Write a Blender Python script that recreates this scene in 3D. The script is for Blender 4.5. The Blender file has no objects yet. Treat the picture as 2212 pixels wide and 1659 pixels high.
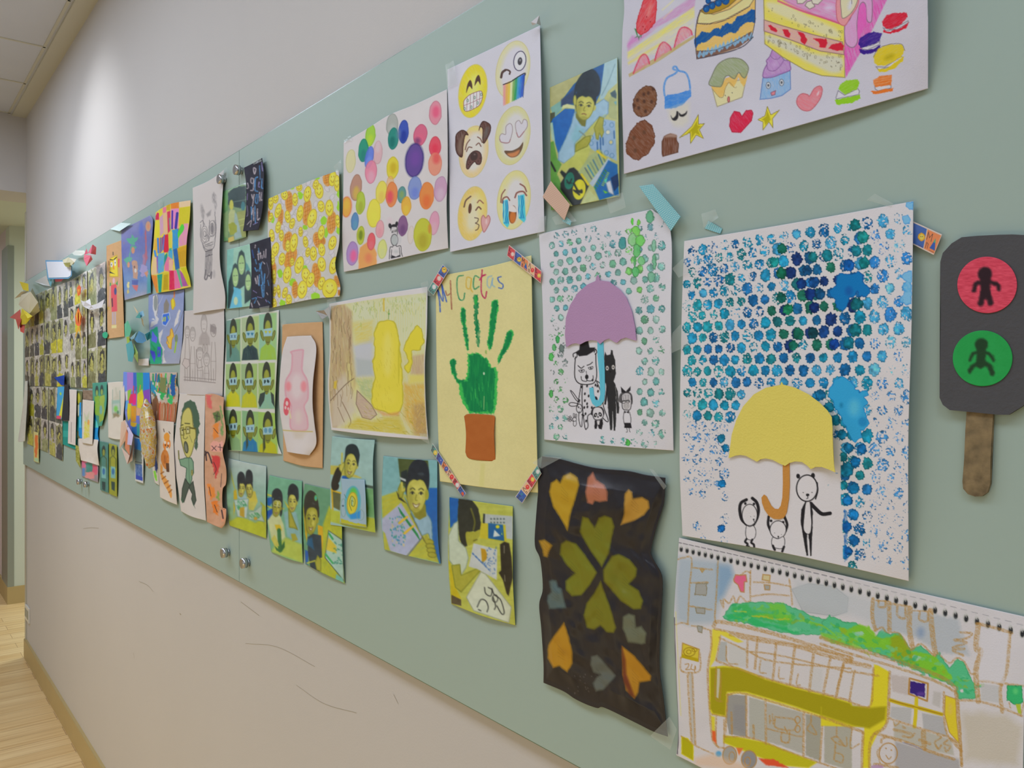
import bpy, bmesh, math
import numpy as np
from mathutils import Vector

# ---------------------------------------------------------------- camera model (photo frame 2212 x 1659)
IW, IH = 2212.0, 1659.0
F = 1765.0                       # focal length in photo pixels
XV, YV = -287.0, 818.0           # vanishing point of the wall's horizontals
CX = IW / 2
TH = math.atan((CX - XV) / F)    # view direction against the wall
K = 0.95
D = K * math.cos(TH)             # distance of the lens from the board face
CH = 1.697                       # lens height
FWD = Vector((-math.cos(TH), math.sin(TH), 0))
RGT = Vector((math.sin(TH), math.cos(TH), 0))

sc = bpy.context.scene
cam_d = bpy.data.cameras.new('camera')
cam_d.sensor_fit = 'HORIZONTAL'
cam_d.sensor_width = 36.0
cam_d.lens = 36.0 * F / IW
cam_d.shift_y = (YV - IH / 2) / IW
cam_d.clip_start = 0.02
cam = bpy.data.objects.new('camera', cam_d)
sc.collection.objects.link(cam)
CAMP = Vector((0, -D, CH))
cam.location = CAMP
cam.rotation_euler = FWD.to_track_quat('-Z', 'Y').to_euler()
sc.camera = cam

sc.view_settings.view_transform = 'Standard'
sc.view_settings.look = 'None'
sc.view_settings.gamma = 1
sc.view_settings.use_curve_mapping = False
sc.view_settings.exposure = 0.14

w = bpy.data.worlds.new('world'); sc.world = w; w.use_nodes = True
w.node_tree.nodes['Background'].inputs[0].default_value = (0.80, 0.86, 0.92, 1)
w.node_tree.nodes['Background'].inputs[1].default_value = 0.3

def area(name, loc, target, sx, sy, power, col=(1, 1, 1), spread=180):
    l = bpy.data.lights.new(name, 'AREA'); l.shape = 'RECTANGLE'; l.size = sx; l.size_y = sy
    l.energy = power; l.color = col; l.spread = math.radians(spread)
    o = bpy.data.objects.new(name, l); sc.collection.objects.link(o); o.location = loc
    o.rotation_euler = (Vector(target) - Vector(loc)).to_track_quat('-Z', 'Y').to_euler()
    return o
# ceiling panels of the corridor (all above and behind the lens) and the wall washer above the board
LC = (0.74, 0.84, 1.0)
for lx, pw in ((-4.3, 10.5), (-2.7, 6.0), (-1.1, 5.6), (0.6, 6), (2.0, 3)):
    area('ceiling_panel_or_fill_light', (lx, -1.12, 3.27), (lx, -1.12, 0), 1.2, 0.6, pw * 2.05, LC)
area('far_wall_fill', (-6.35, 1.3, 2.6), (-6.8, 1.2, 0), 0.5, 0.8, 26, (0.95, 1.0, 0.93))  # unseen lamp added to brighten the far wall
area('ceiling_panel_or_fill_light', (-8.3, -1.2, 2.78), (-8.3, -1.2, 0), 1.2, 0.6, 22, LC)  # extra unseen lamp added to light the far side wall
# unseen cool area light added to fill the wall from the front
area('cool_front_fill', (-0.9, -2.75, 2.1), (-0.9, 0, 1.8), 5.2, 1.4, 5, (0.86, 0.95, 1.0))
area('warm_low_fill', (-1.6, -2.2, 0.5), (-1.6, 0, 0.35), 6.4, 0.7, 9, (1.0, 0.76, 0.34), 120)  # unseen warm area light added to tint the lower wall
sp = bpy.data.lights.new('wall_washer', 'SPOT'); sp.energy = 26; sp.spot_size = math.radians(75); sp.spot_blend = 1.0
sp.shadow_soft_size = 0.06; sp.color = (0.93, 0.96, 1.0)
spo = bpy.data.objects.new('wall_washer', sp); sc.collection.objects.link(spo)
spo.location = (-3.8, -0.85, 3.26)
spo.rotation_euler = (Vector((-3.8, 0.03, 2.35)) - Vector(spo.location)).to_track_quat('-Z', 'Y').to_euler()

# ---------------------------------------------------------------- helpers
ILL = 0.94      # how much light comes back from a white surface facing the corridor

def lin(c):
    c = np.asarray(c, dtype=float) / 255.0
    return np.where(c <= 0.04045, c / 12.92, ((c + 0.055) / 1.055) ** 2.4)
def alb(c):
    return np.clip(lin(c) / ILL, 0.003, 0.93)

ILLP = 0.755     # the same for the sheets of paper
def albp(c):
    return np.clip(lin(c) / ILLP, 0.003, 0.93)

def ray(px, py, off=0.0):
    """pixel -> point on the plane 'off' metres in front of the board face"""
    px = np.asarray(px, float); py = np.asarray(py, float)
    a = (px - CX) / F; b = -(py - YV) / F
    dx = FWD.x + a * RGT.x; dy = FWD.y + a * RGT.y
    t = (D - off) / dy
    return t * dx, -D + t * dy, CH + t * b

def pt(px, py, off=0.0):
    x, y, z = ray(px, py, off)
    return Vector((float(x), float(y), float(z)))

def at_depth_floor(px, py, z=0.0):
    """pixel -> point on the horizontal plane z"""
    a = (px - CX) / F; b = -(py - YV) / F
    t = (z - CH) / b
    return Vector((t * (FWD.x + a * RGT.x), -D + t * (FWD.y + a * RGT.y), z))

def at_x(px, X):
    """y of the point where the pixel column meets the plane x = X"""
    a = (px - CX) / F
    t = X / (FWD.x + a * RGT.x)
    return -D + t * (FWD.y + a * RGT.y)

def zpx(py, depth):
    return CH - (py - YV) / F * depth

def tag(o, label=None, cat=None, group=None, kind=None):
    if label: o['label'] = label
    if cat: o['category'] = cat
    if group: o['group'] = group
    if kind: o['kind'] = kind
    return o

def link(o, parent=None):
    sc.collection.objects.link(o)
    if parent is not None: o.parent = parent
    return o

def mat(name, col, rough=0.6, metal=0.0, spec=0.5, noise=0.0, nscale=20, bump=0.0, bscale=200, alpha=1.0, coat=0.0, paper=False):
    m = bpy.data.materials.new(name); m.use_nodes = True
    nt = m.node_tree; b = nt.nodes['Principled BSDF']
    b.inputs['Roughness'].default_value = rough
    b.inputs['Metallic'].default_value = metal
    b.inputs['Specular IOR Level'].default_value = spec
    b.inputs['Alpha'].default_value = alpha
    b.inputs['Coat Weight'].default_value = coat
    c = tuple((albp if paper else alb)(col)) + (1,)
    tc = nt.nodes.new('ShaderNodeTexCoord')
    n = nt.nodes.new('ShaderNodeTexNoise'); n.inputs['Scale'].default_value = nscale; n.inputs['Detail'].default_value = 4
    nt.links.new(tc.outputs['Object'], n.inputs['Vector'])
    r = nt.nodes.new('ShaderNodeMix'); r.data_type = 'RGBA'
    lo = tuple(max(0, x * (1 - noise)) for x in c[:3]) + (1,); hi = tuple(min(1, x * (1 + noise)) for x in c[:3]) + (1,)
    r.inputs[6].default_value = lo; r.inputs[7].default_value = hi
    nt.links.new(n.outputs['Fac'], r.inputs[0]); nt.links.new(r.outputs[2], b.inputs['Base Color'])
    if bump:
        n2 = nt.nodes.new('ShaderNodeTexNoise'); n2.inputs['Scale'].default_value = bscale; n2.inputs['Detail'].default_value = 3
        nt.links.new(tc.outputs['Object'], n2.inputs['Vector'])
        bp = nt.nodes.new('ShaderNodeBump'); bp.inputs['Strength'].default_value = bump; bp.inputs['Distance'].default_value = 0.002
        nt.links.new(n2.outputs['Fac'], bp.inputs['Height']); nt.links.new(bp.outputs['Normal'], b.inputs['Normal'])
    return m

def attr_mat(name, rough, spec=0.4, bump=0.0, bscale=700, coat=0.0):
    m = bpy.data.materials.new(name); m.use_nodes = True
    nt = m.node_tree; b = nt.nodes['Principled BSDF']
    a = nt.nodes.new('ShaderNodeAttribute'); a.attribute_name = 'pigment'
    nt.links.new(a.outputs['Color'], b.inputs['Base Color'])
    b.inputs['Roughness'].default_value = rough; b.inputs['Specular IOR Level'].default_value = spec
    b.inputs['Coat Weight'].default_value = coat; b.inputs['Coat Roughness'].default_value = 0.15
    if bump:
        tc = nt.nodes.new('ShaderNodeTexCoord')
        n = nt.nodes.new('ShaderNodeTexNoise'); n.inputs['Scale'].default_value = bscale; n.inputs['Detail'].default_value = 3
        nt.links.new(tc.outputs['Object'], n.inputs['Vector'])
        bp = nt.nodes.new('ShaderNodeBump'); bp.inputs['Strength'].default_value = bump; bp.inputs['Distance'].default_value = 0.0006
        nt.links.new(n.outputs['Fac'], bp.inputs['Height']); nt.links.new(bp.outputs['Normal'], b.inputs['Normal'])
    return m

M_PAPER = attr_mat('drawing_paper', 0.85, 0.25, 0.35)
M_PHOTO = attr_mat('photo_print', 0.38, 0.4)
M_FOIL = attr_mat('black_plastic_sheet', 0.34, 0.4, 0.12, 90)
M_CARD = attr_mat('coloured_card', 0.8, 0.3, 0.3, 500)

def mesh_obj(name, verts, faces, material=None, parent=None, smooth=False):
    me = bpy.data.meshes.new(name); me.from_pydata([tuple(v) for v in verts], [], faces); me.update()
    if smooth:
        me.polygons.foreach_set('use_smooth', [True] * len(me.polygons))
    if material: me.materials.append(material)
    o = bpy.data.objects.new(name, me); return link(o, parent)

def box(name, x0, x1, y0, y1, z0, z1, material, parent=None, bevel=0.0):
    bm = bmesh.new(); bmesh.ops.create_cube(bm, size=1)
    for v in bm.verts:
        v.co = Vector((x0 + (v.co.x + .5) * (x1 - x0), y0 + (v.co.y + .5) * (y1 - y0), z0 + (v.co.z + .5) * (z1 - z0)))
    if bevel: bmesh.ops.bevel(bm, geom=bm.edges[:], offset=bevel, segments=2, affect='EDGES')
    me = bpy.data.meshes.new(name); bm.to_mesh(me); bm.free(); me.materials.append(material)
    return link(bpy.data.objects.new(name, me), parent)

# ---------------------------------------------------------------- value noise
def _hash(ix, iy, seed):
    n = (ix.astype(np.int64) * 374761393 + iy.astype(np.int64) * 668265263 + seed * 2147483647) & 0xffffffff
    n = ((n ^ (n >> 13)) * 1274126177) & 0xffffffff
    n = (n ^ (n >> 16)) & 0xffffffff
    return n / 4294967295.0
def vnoise(x, y, seed=0):
    x0 = np.floor(x); y0 = np.floor(y); fx = x - x0; fy = y - y0
    fx = fx * fx * (3 - 2 * fx); fy = fy * fy * (3 - 2 * fy)
    ix = x0.astype(np.int64); iy = y0.astype(np.int64)
    a = _hash(ix, iy, seed); b = _hash(ix + 1, iy, seed); c = _hash(ix, iy + 1, seed); d = _hash(ix + 1, iy + 1, seed)
    return (a * (1 - fx) + b * fx) * (1 - fy) + (c * (1 - fx) + d * fx) * fy
def fbm(x, y, seed=0, o=3):
    s = 0; a = 0.5; t = 0
    for i in range(o):
        s = s + a * vnoise(x * 2 ** i, y * 2 ** i, seed + i * 17); t += a; a *= 0.5
    return s / t

def P(s):
    """'x y x y ...' -> (n,2) array"""
    if isinstance(s, str): s = [float(t) for t in s.replace(',', ' ').split()]
    return np.asarray(s, float).reshape(-1, 2)
def spline(p, closed, n=6):
    p = np.asarray(p, float); m = len(p)
    if m < 3: return p
    if closed: q = np.vstack([p[-1:], p, p[:2]])
    else: q = np.vstack([p[:1] * 2 - p[1:2], p, p[-1:] * 2 - p[-2:-1]])
    t = np.linspace(0, 1, n, endpoint=False)[:, None]; out = []
    for i in range(len(q) - 3):
        a, b, c, d = q[i:i + 4]
        out.append(0.5 * ((2 * b) + (c - a) * t + (2 * a - 5 * b + 4 * c - d) * t ** 2 + (-a + 3 * b - 3 * c + d) * t ** 3))
    out = np.vstack(out)
    if not closed: out = np.vstack([out, p[-1:]])
    return out

def soft(C, ax):
    D = C.copy(); a = np.moveaxis(C, ax, 0); d = np.moveaxis(D, ax, 0)
    d[1:-1] = (a[:-2] + 2.4 * a[1:-1] + a[2:]) / 4.4
    return D

class Sheet:
    """a sheet on the board: a grid mesh that carries its drawing as pigment per vertex.
    quad = TL TR BR BL or four edge polylines (top L-R, right T-B, bottom L-R, left T-B)"""
    def __init__(s, name, quad, col, off=2.0, step=1.6, lift=5.0, wave=0.0, seed=1, view=None, fine=None, mat=None, poly=None):
        s.name = name; s.mat = mat or M_PAPER; s.seed = seed
        s.vx = s.vy = 0.0; s.vs = 1.0
        if view: s.v(*view)
        if isinstance(quad, (list, tuple)) and len(quad) == 4: e = [s.tr(P(q)) for q in quad]
        else:
            q = s.tr(P(quad)); e = [q[[0, 1]], q[[1, 2]], q[[3, 2]], q[[0, 3]]]
        def samp(p, n):
            d = np.r_[0, np.cumsum(np.hypot(*np.diff(p, axis=0).T))]; t = np.linspace(0, d[-1], n)
            return np.c_[np.interp(t, d, p[:, 0]), np.interp(t, d, p[:, 1])]
        e = [spline(p, False) if len(p) > 2 else p for p in e]
        L = [np.hypot(*np.diff(p, axis=0).T).sum() for p in e]
        nx = max(6, int(max(L[0], L[2]) / step)); ny = max(6, int(max(L[1], L[3]) / step))
        T, R, B, Lf = samp(e[0], nx), samp(e[1], ny), samp(e[2], nx), samp(e[3], ny)
        u = np.linspace(0, 1, nx)[None, :, None]; v = np.linspace(0, 1, ny)[:, None, None]
        G = (1 - v) * T[None] + v * B[None] + (1 - u) * Lf[:, None] + u * R[:, None] \
            - ((1 - u) * (1 - v) * T[0] + u * (1 - v) * T[-1] + (1 - u) * v * B[0] + u * v * B[-1])
        s.PX, s.PY = G[..., 0].copy(), G[..., 1].copy(); s.nx, s.ny = nx, ny
        s.U = np.broadcast_to(u[..., 0], (ny, nx)); s.V = np.broadcast_to(v[..., 0], (ny, nx))
        U, V = s.U, s.V
        s.dis = off + lift * (np.sin(np.pi * V) * U ** 4 + 0.6 * np.sin(np.pi * U) * V ** 6 + 0.4 * np.sin(np.pi * V) * (1 - U) ** 4)
        if wave: s.dis = s.dis + wave * (fbm(U * 2.2 + seed, V * 3.1, seed, 2))
        s.C = np.empty((ny, nx, 3)); s.C[:] = np.asarray(col, float)
        s.base = np.asarray(col, float)
        s.M = None
    def v(s, x0, y0, sc_): s.vx, s.vy, s.vs = x0, y0, sc_; return s
    def tr(s, p): return np.c_[s.vx + p[:, 0] / s.vs, s.vy + p[:, 1] / s.vs]
    def sub(s, x0, x1, y0, y1):
        m = (s.PX > x0) & (s.PX < x1) & (s.PY > y0) & (s.PY < y1)
        r = np.flatnonzero(m.any(1)); c = np.flatnonzero(m.any(0))
        if len(r) == 0: return None
        return slice(r[0], r[-1] + 1), slice(c[0], c[-1] + 1)
    def depth(s, px, py):
        i = np.argmin((s.PX - px) ** 2 + (s.PY - py) ** 2); return float(s.dis.ravel()[i])
    def _put(s, k, cov, col):
        if s.M is not None: cov = cov * s.M[k]
        col = np.asarray(col, float)
        s.C[k] = s.C[k] * (1 - cov[..., None]) + col * cov[..., None]
    def _tex(s, X, Y, tex):
        # tex = (keep, amount, length, angle) : crayon or brush streaks
        keep, amt, ln, ang = tex; a = math.radians(ang)
        xr = X * math.cos(a) + Y * math.sin(a); yr = -X * math.sin(a) + Y * math.cos(a)
        n = fbm(xr / ln, yr / 1.6, s.seed + 5, 2)
        return np.clip(keep + amt * (n - 0.5) * 2, 0, 1)
    def poly(s, p, col, a=1.0, blur=0.7, sm=False, jit=0.0, js=5.0, tex=None, edge=None, ew=1.5, raw=False):
        p = P(p) if raw else s.tr(P(p))
        if sm: p = spline(p, True)
        pad = blur + jit + 1
        k = s.sub(p[:, 0].min() - pad, p[:, 0].max() + pad, p[:, 1].min() - pad, p[:, 1].max() + pad)
        if k is None: return s
        X, Y = s.PX[k], s.PY[k]
        Xs, Ys = X, Y
        if jit:
            X = X + jit * 2 * (fbm(Xs / js, Ys / js, s.seed + 31, 2) - .5); Y = Y + jit * 2 * (fbm(Xs / js, Ys / js, s.seed + 77, 2) - .5)
        d2 = np.full(X.shape, 1e12); ins = np.zeros(X.shape, bool)
        n = len(p)
        for i in range(n):
            x1, y1 = p[i]; x2, y2 = p[(i + 1) % n]
            ex, ey = x2 - x1, y2 - y1; L2 = ex * ex + ey * ey + 1e-12
            t = np.clip(((X - x1) * ex + (Y - y1) * ey) / L2, 0, 1)
            d2 = np.minimum(d2, (X - x1 - t * ex) ** 2 + (Y - y1 - t * ey) ** 2)
            if y1 != y2:
                c = ((y1 > Y) != (y2 > Y)) & (X < ex * (Y - y1) / (y2 - y1) + x1); ins ^= c
        d = np.sqrt(d2) * np.where(ins, -1, 1)
        cov = np.clip(0.5 - d / (2 * blur), 0, 1) * a
        if tex: cov = cov * s._tex(Xs, Ys, tex)
        s._put(k, cov, col)
        if edge is not None:
            s._put(k, np.clip(1 - np.abs(d + ew * .4) / ew, 0, 1) * a, edge)
        return s
    def line(s, p, wd, col, a=1.0, blur=0.6, sm=True, jit=0.0, js=5.0, tex=None, closed=False):
        p = s.tr(P(p))
        if sm and len(p) > 2: p = spline(p, closed, 5)
        elif closed: p = np.vstack([p, p[:1]])
        pad = wd / 2 + blur + jit + 1
        k = s.sub(p[:, 0].min() - pad, p[:, 0].max() + pad, p[:, 1].min() - pad, p[:, 1].max() + pad)
        if k is None: return s
        X, Y = s.PX[k], s.PY[k]; Xs, Ys = X, Y
        if jit:
            X = X + jit * 2 * (fbm(Xs / js, Ys / js, s.seed + 31, 2) - .5); Y = Y + jit * 2 * (fbm(Xs / js, Ys / js, s.seed + 77, 2) - .5)
        d2 = np.full(X.shape, 1e12)
        for i in range(len(p) - 1):
            x1, y1 = p[i]; ex, ey = p[i + 1] - p[i]; L2 = ex * ex + ey * ey + 1e-12
            t = np.clip(((X - x1) * ex + (Y - y1) * ey) / L2, 0, 1)
            d2 = np.minimum(d2, (X - x1 - t * ex) ** 2 + (Y - y1 - t * ey) ** 2)
        cov = np.clip(0.5 + (wd / 2 - np.sqrt(d2)) / (2 * blur), 0, 1) * a
        if tex: cov = cov * s._tex(Xs, Ys, tex)
        s._put(k, cov, col); return s
    def ell(s, cx, cy, rx, ry, col, rot=0, a=1.0, blur=0.7, jit=0.0, js=5.0, tex=None, edge=None, ew=1.5, ring=None, soft=0):
        # centre and radii in view units; ring = line width in px
        cx, cy = s.vx + cx / s.vs, s.vy + cy / s.vs; rx /= s.vs; ry /= s.vs
        r = max(rx, ry) + blur + jit + 3 + (ring or 0)
        k = s.sub(cx - r, cx + r, cy - r, cy + r)
        if k is None: return s
        Xs, Ys = s.PX[k], s.PY[k]; X, Y = Xs, Ys
        if jit:
            X = X + jit * 2 * (fbm(Xs / js, Ys / js, s.seed + 31, 2) - .5); Y = Y + jit * 2 * (fbm(Xs / js, Ys / js, s.seed + 77, 2) - .5)
        t = math.radians(rot); dx, dy = X - cx, Y - cy
        xr = dx * math.cos(t) + dy * math.sin(t); yr = -dx * math.sin(t) + dy * math.cos(t)
        q = np.sqrt((xr / rx) ** 2 + (yr / ry) ** 2) + 1e-9
        g = np.sqrt((xr / rx ** 2) ** 2 + (yr / ry ** 2) ** 2) / q + 1e-9
        d = (q - 1) / g
        if ring is not None: cov = np.clip(0.5 + (ring / 2 - np.abs(d)) / (2 * blur), 0, 1) * a
        elif soft: cov = np.clip(-d / soft, 0, 1) * a
        else: cov = np.clip(0.5 - d / (2 * blur), 0, 1) * a
        if tex: cov = cov * s._tex(Xs, Ys, tex)
        s._put(k, cov, col)
        if edge is not None: s._put(k, np.clip(1 - np.abs(d + ew * .5) / ew, 0, 1) * a, edge)
        return s
    def mottle(s, amt=6, scale=30, seed=3):
        n = (fbm(s.PX / scale, s.PY / scale, seed + s.seed, 3) - .5) * 2 * amt
        s.C += n[..., None]; return s
    def clip(s, p=None, sm=False):
        if p is None: s.M = None; return s
        keep = s.C; s.C = np.zeros(keep.shape); s.M = None
        s.poly(p, (1, 1, 1), sm=sm); s.M = s.C[..., 0].copy(); s.C = keep; return s
    def grad(s, stops, ax='v'):
        t = s.V if ax == 'v' else s.U
        ks = [q[0] for q in stops]
        for i in range(3): s.C[..., i] = np.interp(t, ks, [q[1][i] for q in stops])
        return s
    def build(s, label=None, cat=None, group=None, parent=None, rim=0.35):
        if s.mat is M_PHOTO and s.name == 'photograph':      # prints are a little soft
            s.C = soft(soft(s.C, 0), 1)
            s.C = s.C + ((fbm(s.PX / 9, s.PY / 9, s.seed + 50, 2) - .5) * 16)[..., None]
        x, y, z = ray(s.PX, s.PY, s.dis / 1000.0)
        V3 = np.stack([x, y, z], -1).reshape(-1, 3)
        nx, ny = s.nx, s.ny
        idx = np.arange(nx * ny).reshape(ny, nx)
        f = np.stack([idx[:-1, :-1], idx[1:, :-1], idx[1:, 1:], idx[:-1, 1:]], -1).reshape(-1, 4)
        C = albp(np.clip(s.C, 0, 255)).reshape(-1, 3)
        per = np.r_[idx[0, :], idx[1:, -1], idx[-1, -2::-1], idx[-2:0:-1, 0]]
        back = V3[per].copy(); back[:, 1] += rim / 1000.0
        nb = len(V3) + np.arange(len(per))
        f2 = np.stack([per, np.roll(per, -1), np.roll(nb, -1), nb], -1)
        V3 = np.vstack([V3, back]); f = np.vstack([f, f2]); C = np.vstack([C, np.repeat(albp(s.base)[None], len(per), 0)])
        org = V3.mean(0)
        me = bpy.data.meshes.new(s.name)
        me.vertices.add(len(V3)); me.vertices.foreach_set('co', (V3 - org).ravel())
        me.loops.add(f.size); me.loops.foreach_set('vertex_index', f.ravel().astype(np.int32))
        me.polygons.add(len(f)); me.polygons.foreach_set('loop_start', np.arange(0, f.size, 4, dtype=np.int32))
        me.update(calc_edges=True)
        sm = np.ones(len(f), bool); sm[-len(per):] = False
        me.polygons.foreach_set('use_smooth', sm)
        at = me.attributes.new('pigment', 'FLOAT_COLOR', 'POINT')
        at.data.foreach_set('color', np.c_[C, np.ones(len(C))].ravel().astype(np.float32))
        me.materials.append(s.mat)
        o = bpy.data.objects.new(s.name, me)
        if parent is not None:
            link(o, parent); o.location = Vector(org) - parent.location
        else:
            link(o); o.location = org
        if label: tag(o, label, cat, group)
        return o

def empty(name, loc, label, cat, group=None):
    o = bpy.data.objects.new(name, None); o.empty_display_size = 0.03; o.location = loc
    return tag(link(o), label, cat, group)

def rs(seed): return np.random.RandomState(seed)
# ---------------------------------------------------------------- the room
def plank_mat():
    m = bpy.data.materials.new('laminate_floor'); m.use_nodes = True; nt = m.node_tree; b = nt.nodes['Principled BSDF']
    N = nt.nodes.new; L = nt.links.new
    tc = N('ShaderNodeTexCoord'); mp = N('ShaderNodeMapping'); mp.inputs['Rotation'].default_value = (0, 0, math.pi / 2)
    L(tc.outputs['Object'], mp.inputs[0])
    br = N('ShaderNodeTexBrick'); br.inputs['Scale'].default_value = 1; br.inputs['Brick Width'].default_value = 1.2
    br.inputs['Row Height'].default_value = 0.115; br.inputs['Mortar Size'].default_value = 0.0012
    br.inputs['Color1'].default_value = tuple(alb((240, 212, 160))) + (1,); br.inputs['Color2'].default_value = tuple(alb((230, 198, 142))) + (1,)
    br.inputs['Mortar'].default_value = tuple(alb((168, 132, 92))) + (1,)
    L(mp.outputs[0], br.inputs['Vector'])
    m2 = N('ShaderNodeMapping'); m2.inputs['Scale'].default_value = (1.5, 45, 1); L(mp.outputs[0], m2.inputs[0])
    n = N('ShaderNodeTexNoise'); n.inputs['Scale'].default_value = 1.0; n.inputs['Detail'].default_value = 6; L(m2.outputs[0], n.inputs['Vector'])
    cr = N('ShaderNodeValToRGB'); cr.color_ramp.elements[0].position = .35; cr.color_ramp.elements[0].color = (.74, .62, .48, 1)
    cr.color_ramp.elements[1].position = .6; cr.color_ramp.elements[1].color = (1, 1, 1, 1); L(n.outputs['Fac'], cr.inputs[0])
    mx = N('ShaderNodeMix'); mx.data_type = 'RGBA'; mx.blend_type = 'MULTIPLY'; mx.inputs[0].default_value = .7
    L(br.outputs['Color'], mx.inputs[6]); L(cr.outputs[0], mx.inputs[7]); L(mx.outputs[2], b.inputs['Base Color'])
    b.inputs['Roughness'].default_value = .35
    return m
M_WALL = mat('painted_wall', (204, 200, 197), .9, spec=.2, noise=.02, nscale=2.5, bump=.12, bscale=260)
M_WALL2 = mat('pale_green_wall', (205, 212, 196), .8, spec=.2, noise=.02, nscale=3)
M_CEIL = mat('ceiling_tile', (212, 214, 220), .95, spec=.1, noise=.03, nscale=4, bump=.2, bscale=120)
M_CEILB = mat('ceiling_frame', (208, 204, 186), .8, spec=.2)
M_BASE = mat('skirting_wood', (186, 164, 112), .5, noise=.06, nscale=8)
M_BOARD = mat('green_glass', (167, 187, 178), .5, spec=.3, noise=.012, nscale=1.3)
M_BEDGE = mat('glass_edge', (96, 130, 108), .2, spec=.6)
M_STEEL = mat('brushed_steel', (190, 192, 196), .22, metal=1.0)
M_GREY = mat('grey_metal_frame', (150, 158, 148), .4, metal=.3)
M_DARK = mat('dark_door', (60, 38, 26), .5)
M_BROWN = mat('brown_door', (176, 112, 60), .5, noise=.05)
M_WHITE = mat('white_plastic', (225, 222, 212), .4)

WY = 0.016                                  # the painted wall lies this far behind the board face
X0 = float(ray(50, 800, 0)[0])              # where the wall ends
XR = 2.6
wl = box('wall_main', X0, XR, WY, WY + .14, 0, 3.36, M_WALL); tag(wl, kind='structure')
ZC = CH + (YV - 250) / 337.0 * K            # ceiling height
ZB = CH + (YV - 416) / 337.0 * K            # soffit of the beam
# far part of the corridor
fb = at_depth_floor(20, 1305)               # foot of the far block's corner
fy1 = fb.y
XF = fb.x
fl = box('floor', XF - 3, XR, -3.0, 3.0, -.06, 0, plank_mat()); tag(fl, kind='structure')
# ceiling: frame strip along the wall, tiles beyond
cl = box('ceiling', X0 - .3, XR, -3.0, WY, ZC, ZC + .06, M_CEIL); tag(cl, kind='structure')
t = box('trim_1', X0, XR, WY - .075, WY, ZC - .012, ZC, M_CEILB); tag(t, kind='structure')
bm = bmesh.new()
gaps = [at_x(0, 0)] if False else []
for i in range(9):
    xx = X0 + 0.02 + i * .62
    r = bmesh.ops.create_cube(bm, size=1)
    for v in r['verts']: v.co = Vector((xx + v.co.x * .012, -1.5 + v.co.y * 2.86, ZC - .001 + v.co.z * .006))
for yy in (-.075, -.68, -1.28, -1.9):
    r = bmesh.ops.create_cube(bm, size=1)
    for v in r['verts']: v.co = Vector(((X0 + XR) / 2 + v.co.x * (XR - X0), yy + v.co.y * .012, ZC - .001 + v.co.z * .006))
me = bpy.data.meshes.new('trim_2'); bm.to_mesh(me); bm.free(); me.materials.append(M_CEILB)
tag(link(bpy.data.objects.new('trim_2', me)), kind='structure')
t = box('wall_beam', X0 - .34, X0, -3.0, .5, ZB, ZC + .06, M_WALL); tag(t, kind='structure')
t = box('ceiling_far', XF - 3, X0 - .34, -3.0, 3.0, ZB + .02, ZB + .07, M_WALL2); tag(t, kind='structure')
t = box('baseboard_main', X0 - .002, XR, WY - .013, WY + .15, 0, .114, M_BASE, bevel=.002); tag(t, kind='structure')
t = box('trim_3', X0 - .012, X0 + .03, WY - .006, WY + .155, .114, 2.71, mat('corner_strip', (186, 182, 166), .4)); tag(t, kind='structure')
t = box('wall_far', XF - .2, XF, fy1, 2.5, 0, ZB + .02, M_WALL2); tag(t, kind='structure')
t = box('wall_far_side', XF - 3.0, XF - .201, fy1, fy1 + .1, 0, ZB + .02, mat('lilac_wall', (212, 200, 200), .9)); tag(t, kind='structure')
t = box('trim_4', XF - .33, XF + .008, fy1 - .012, fy1 + .03, .13, 2.70, M_GREY); tag(t, kind='structure')
t = box('baseboard_far', XF - 3, XF + .012, fy1 - .014, 2.5, 0, .13, M_BASE); tag(t, kind='structure')
t = box('wall_front', XF - 3, XR, -3.06, -3.0, 0, ZC + .1, M_WALL); tag(t, kind='structure')
t = box('wall_right', XR, XR + .06, -3.06, 3.0, 0, ZC + .1, M_WALL); tag(t, kind='structure')
t = box('wall_end', XF - 3.06, XF - 3, -3.06, 3.0, 0, ZC + .1, M_WALL); tag(t, kind='structure')
XD = XF - .9
# brown door leaf with a dark edge far down the corridor, at the picture's left rim
yd = at_x(-2, XD)
d1 = box('door_1', XD - .04, XD, yd - .8, yd, 0.01, 2.1, M_BROWN); tag(d1, kind='structure')
d2 = box('door_edge', XD - .045, XD + .004, yd, yd + .035, 0.01, 2.1, M_DARK, parent=d1)

# wall socket near the far end of the wall
q = pt(61, 1325, -WY)
sk = empty('wall_socket', (q.x, WY, q.z), 'small white double wall socket near the far end of the lower wall', 'socket')
def chbox(name, cx_, cz, wx, wz, y0, y1, m, parent, bev=.001):
    o = box(name, -wx / 2, wx / 2, y0, y1, -wz / 2, wz / 2, m, parent, bev); o.location = (cx_, 0, cz); return o
chbox('face_plate', 0, 0, .15, .09, -.009, 0, M_WHITE, sk, .002)
for sx in (-.035, .035): chbox('socket_insert', sx, 0, .05, .05, -.0105, -.008, M_GREY, sk)

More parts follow.
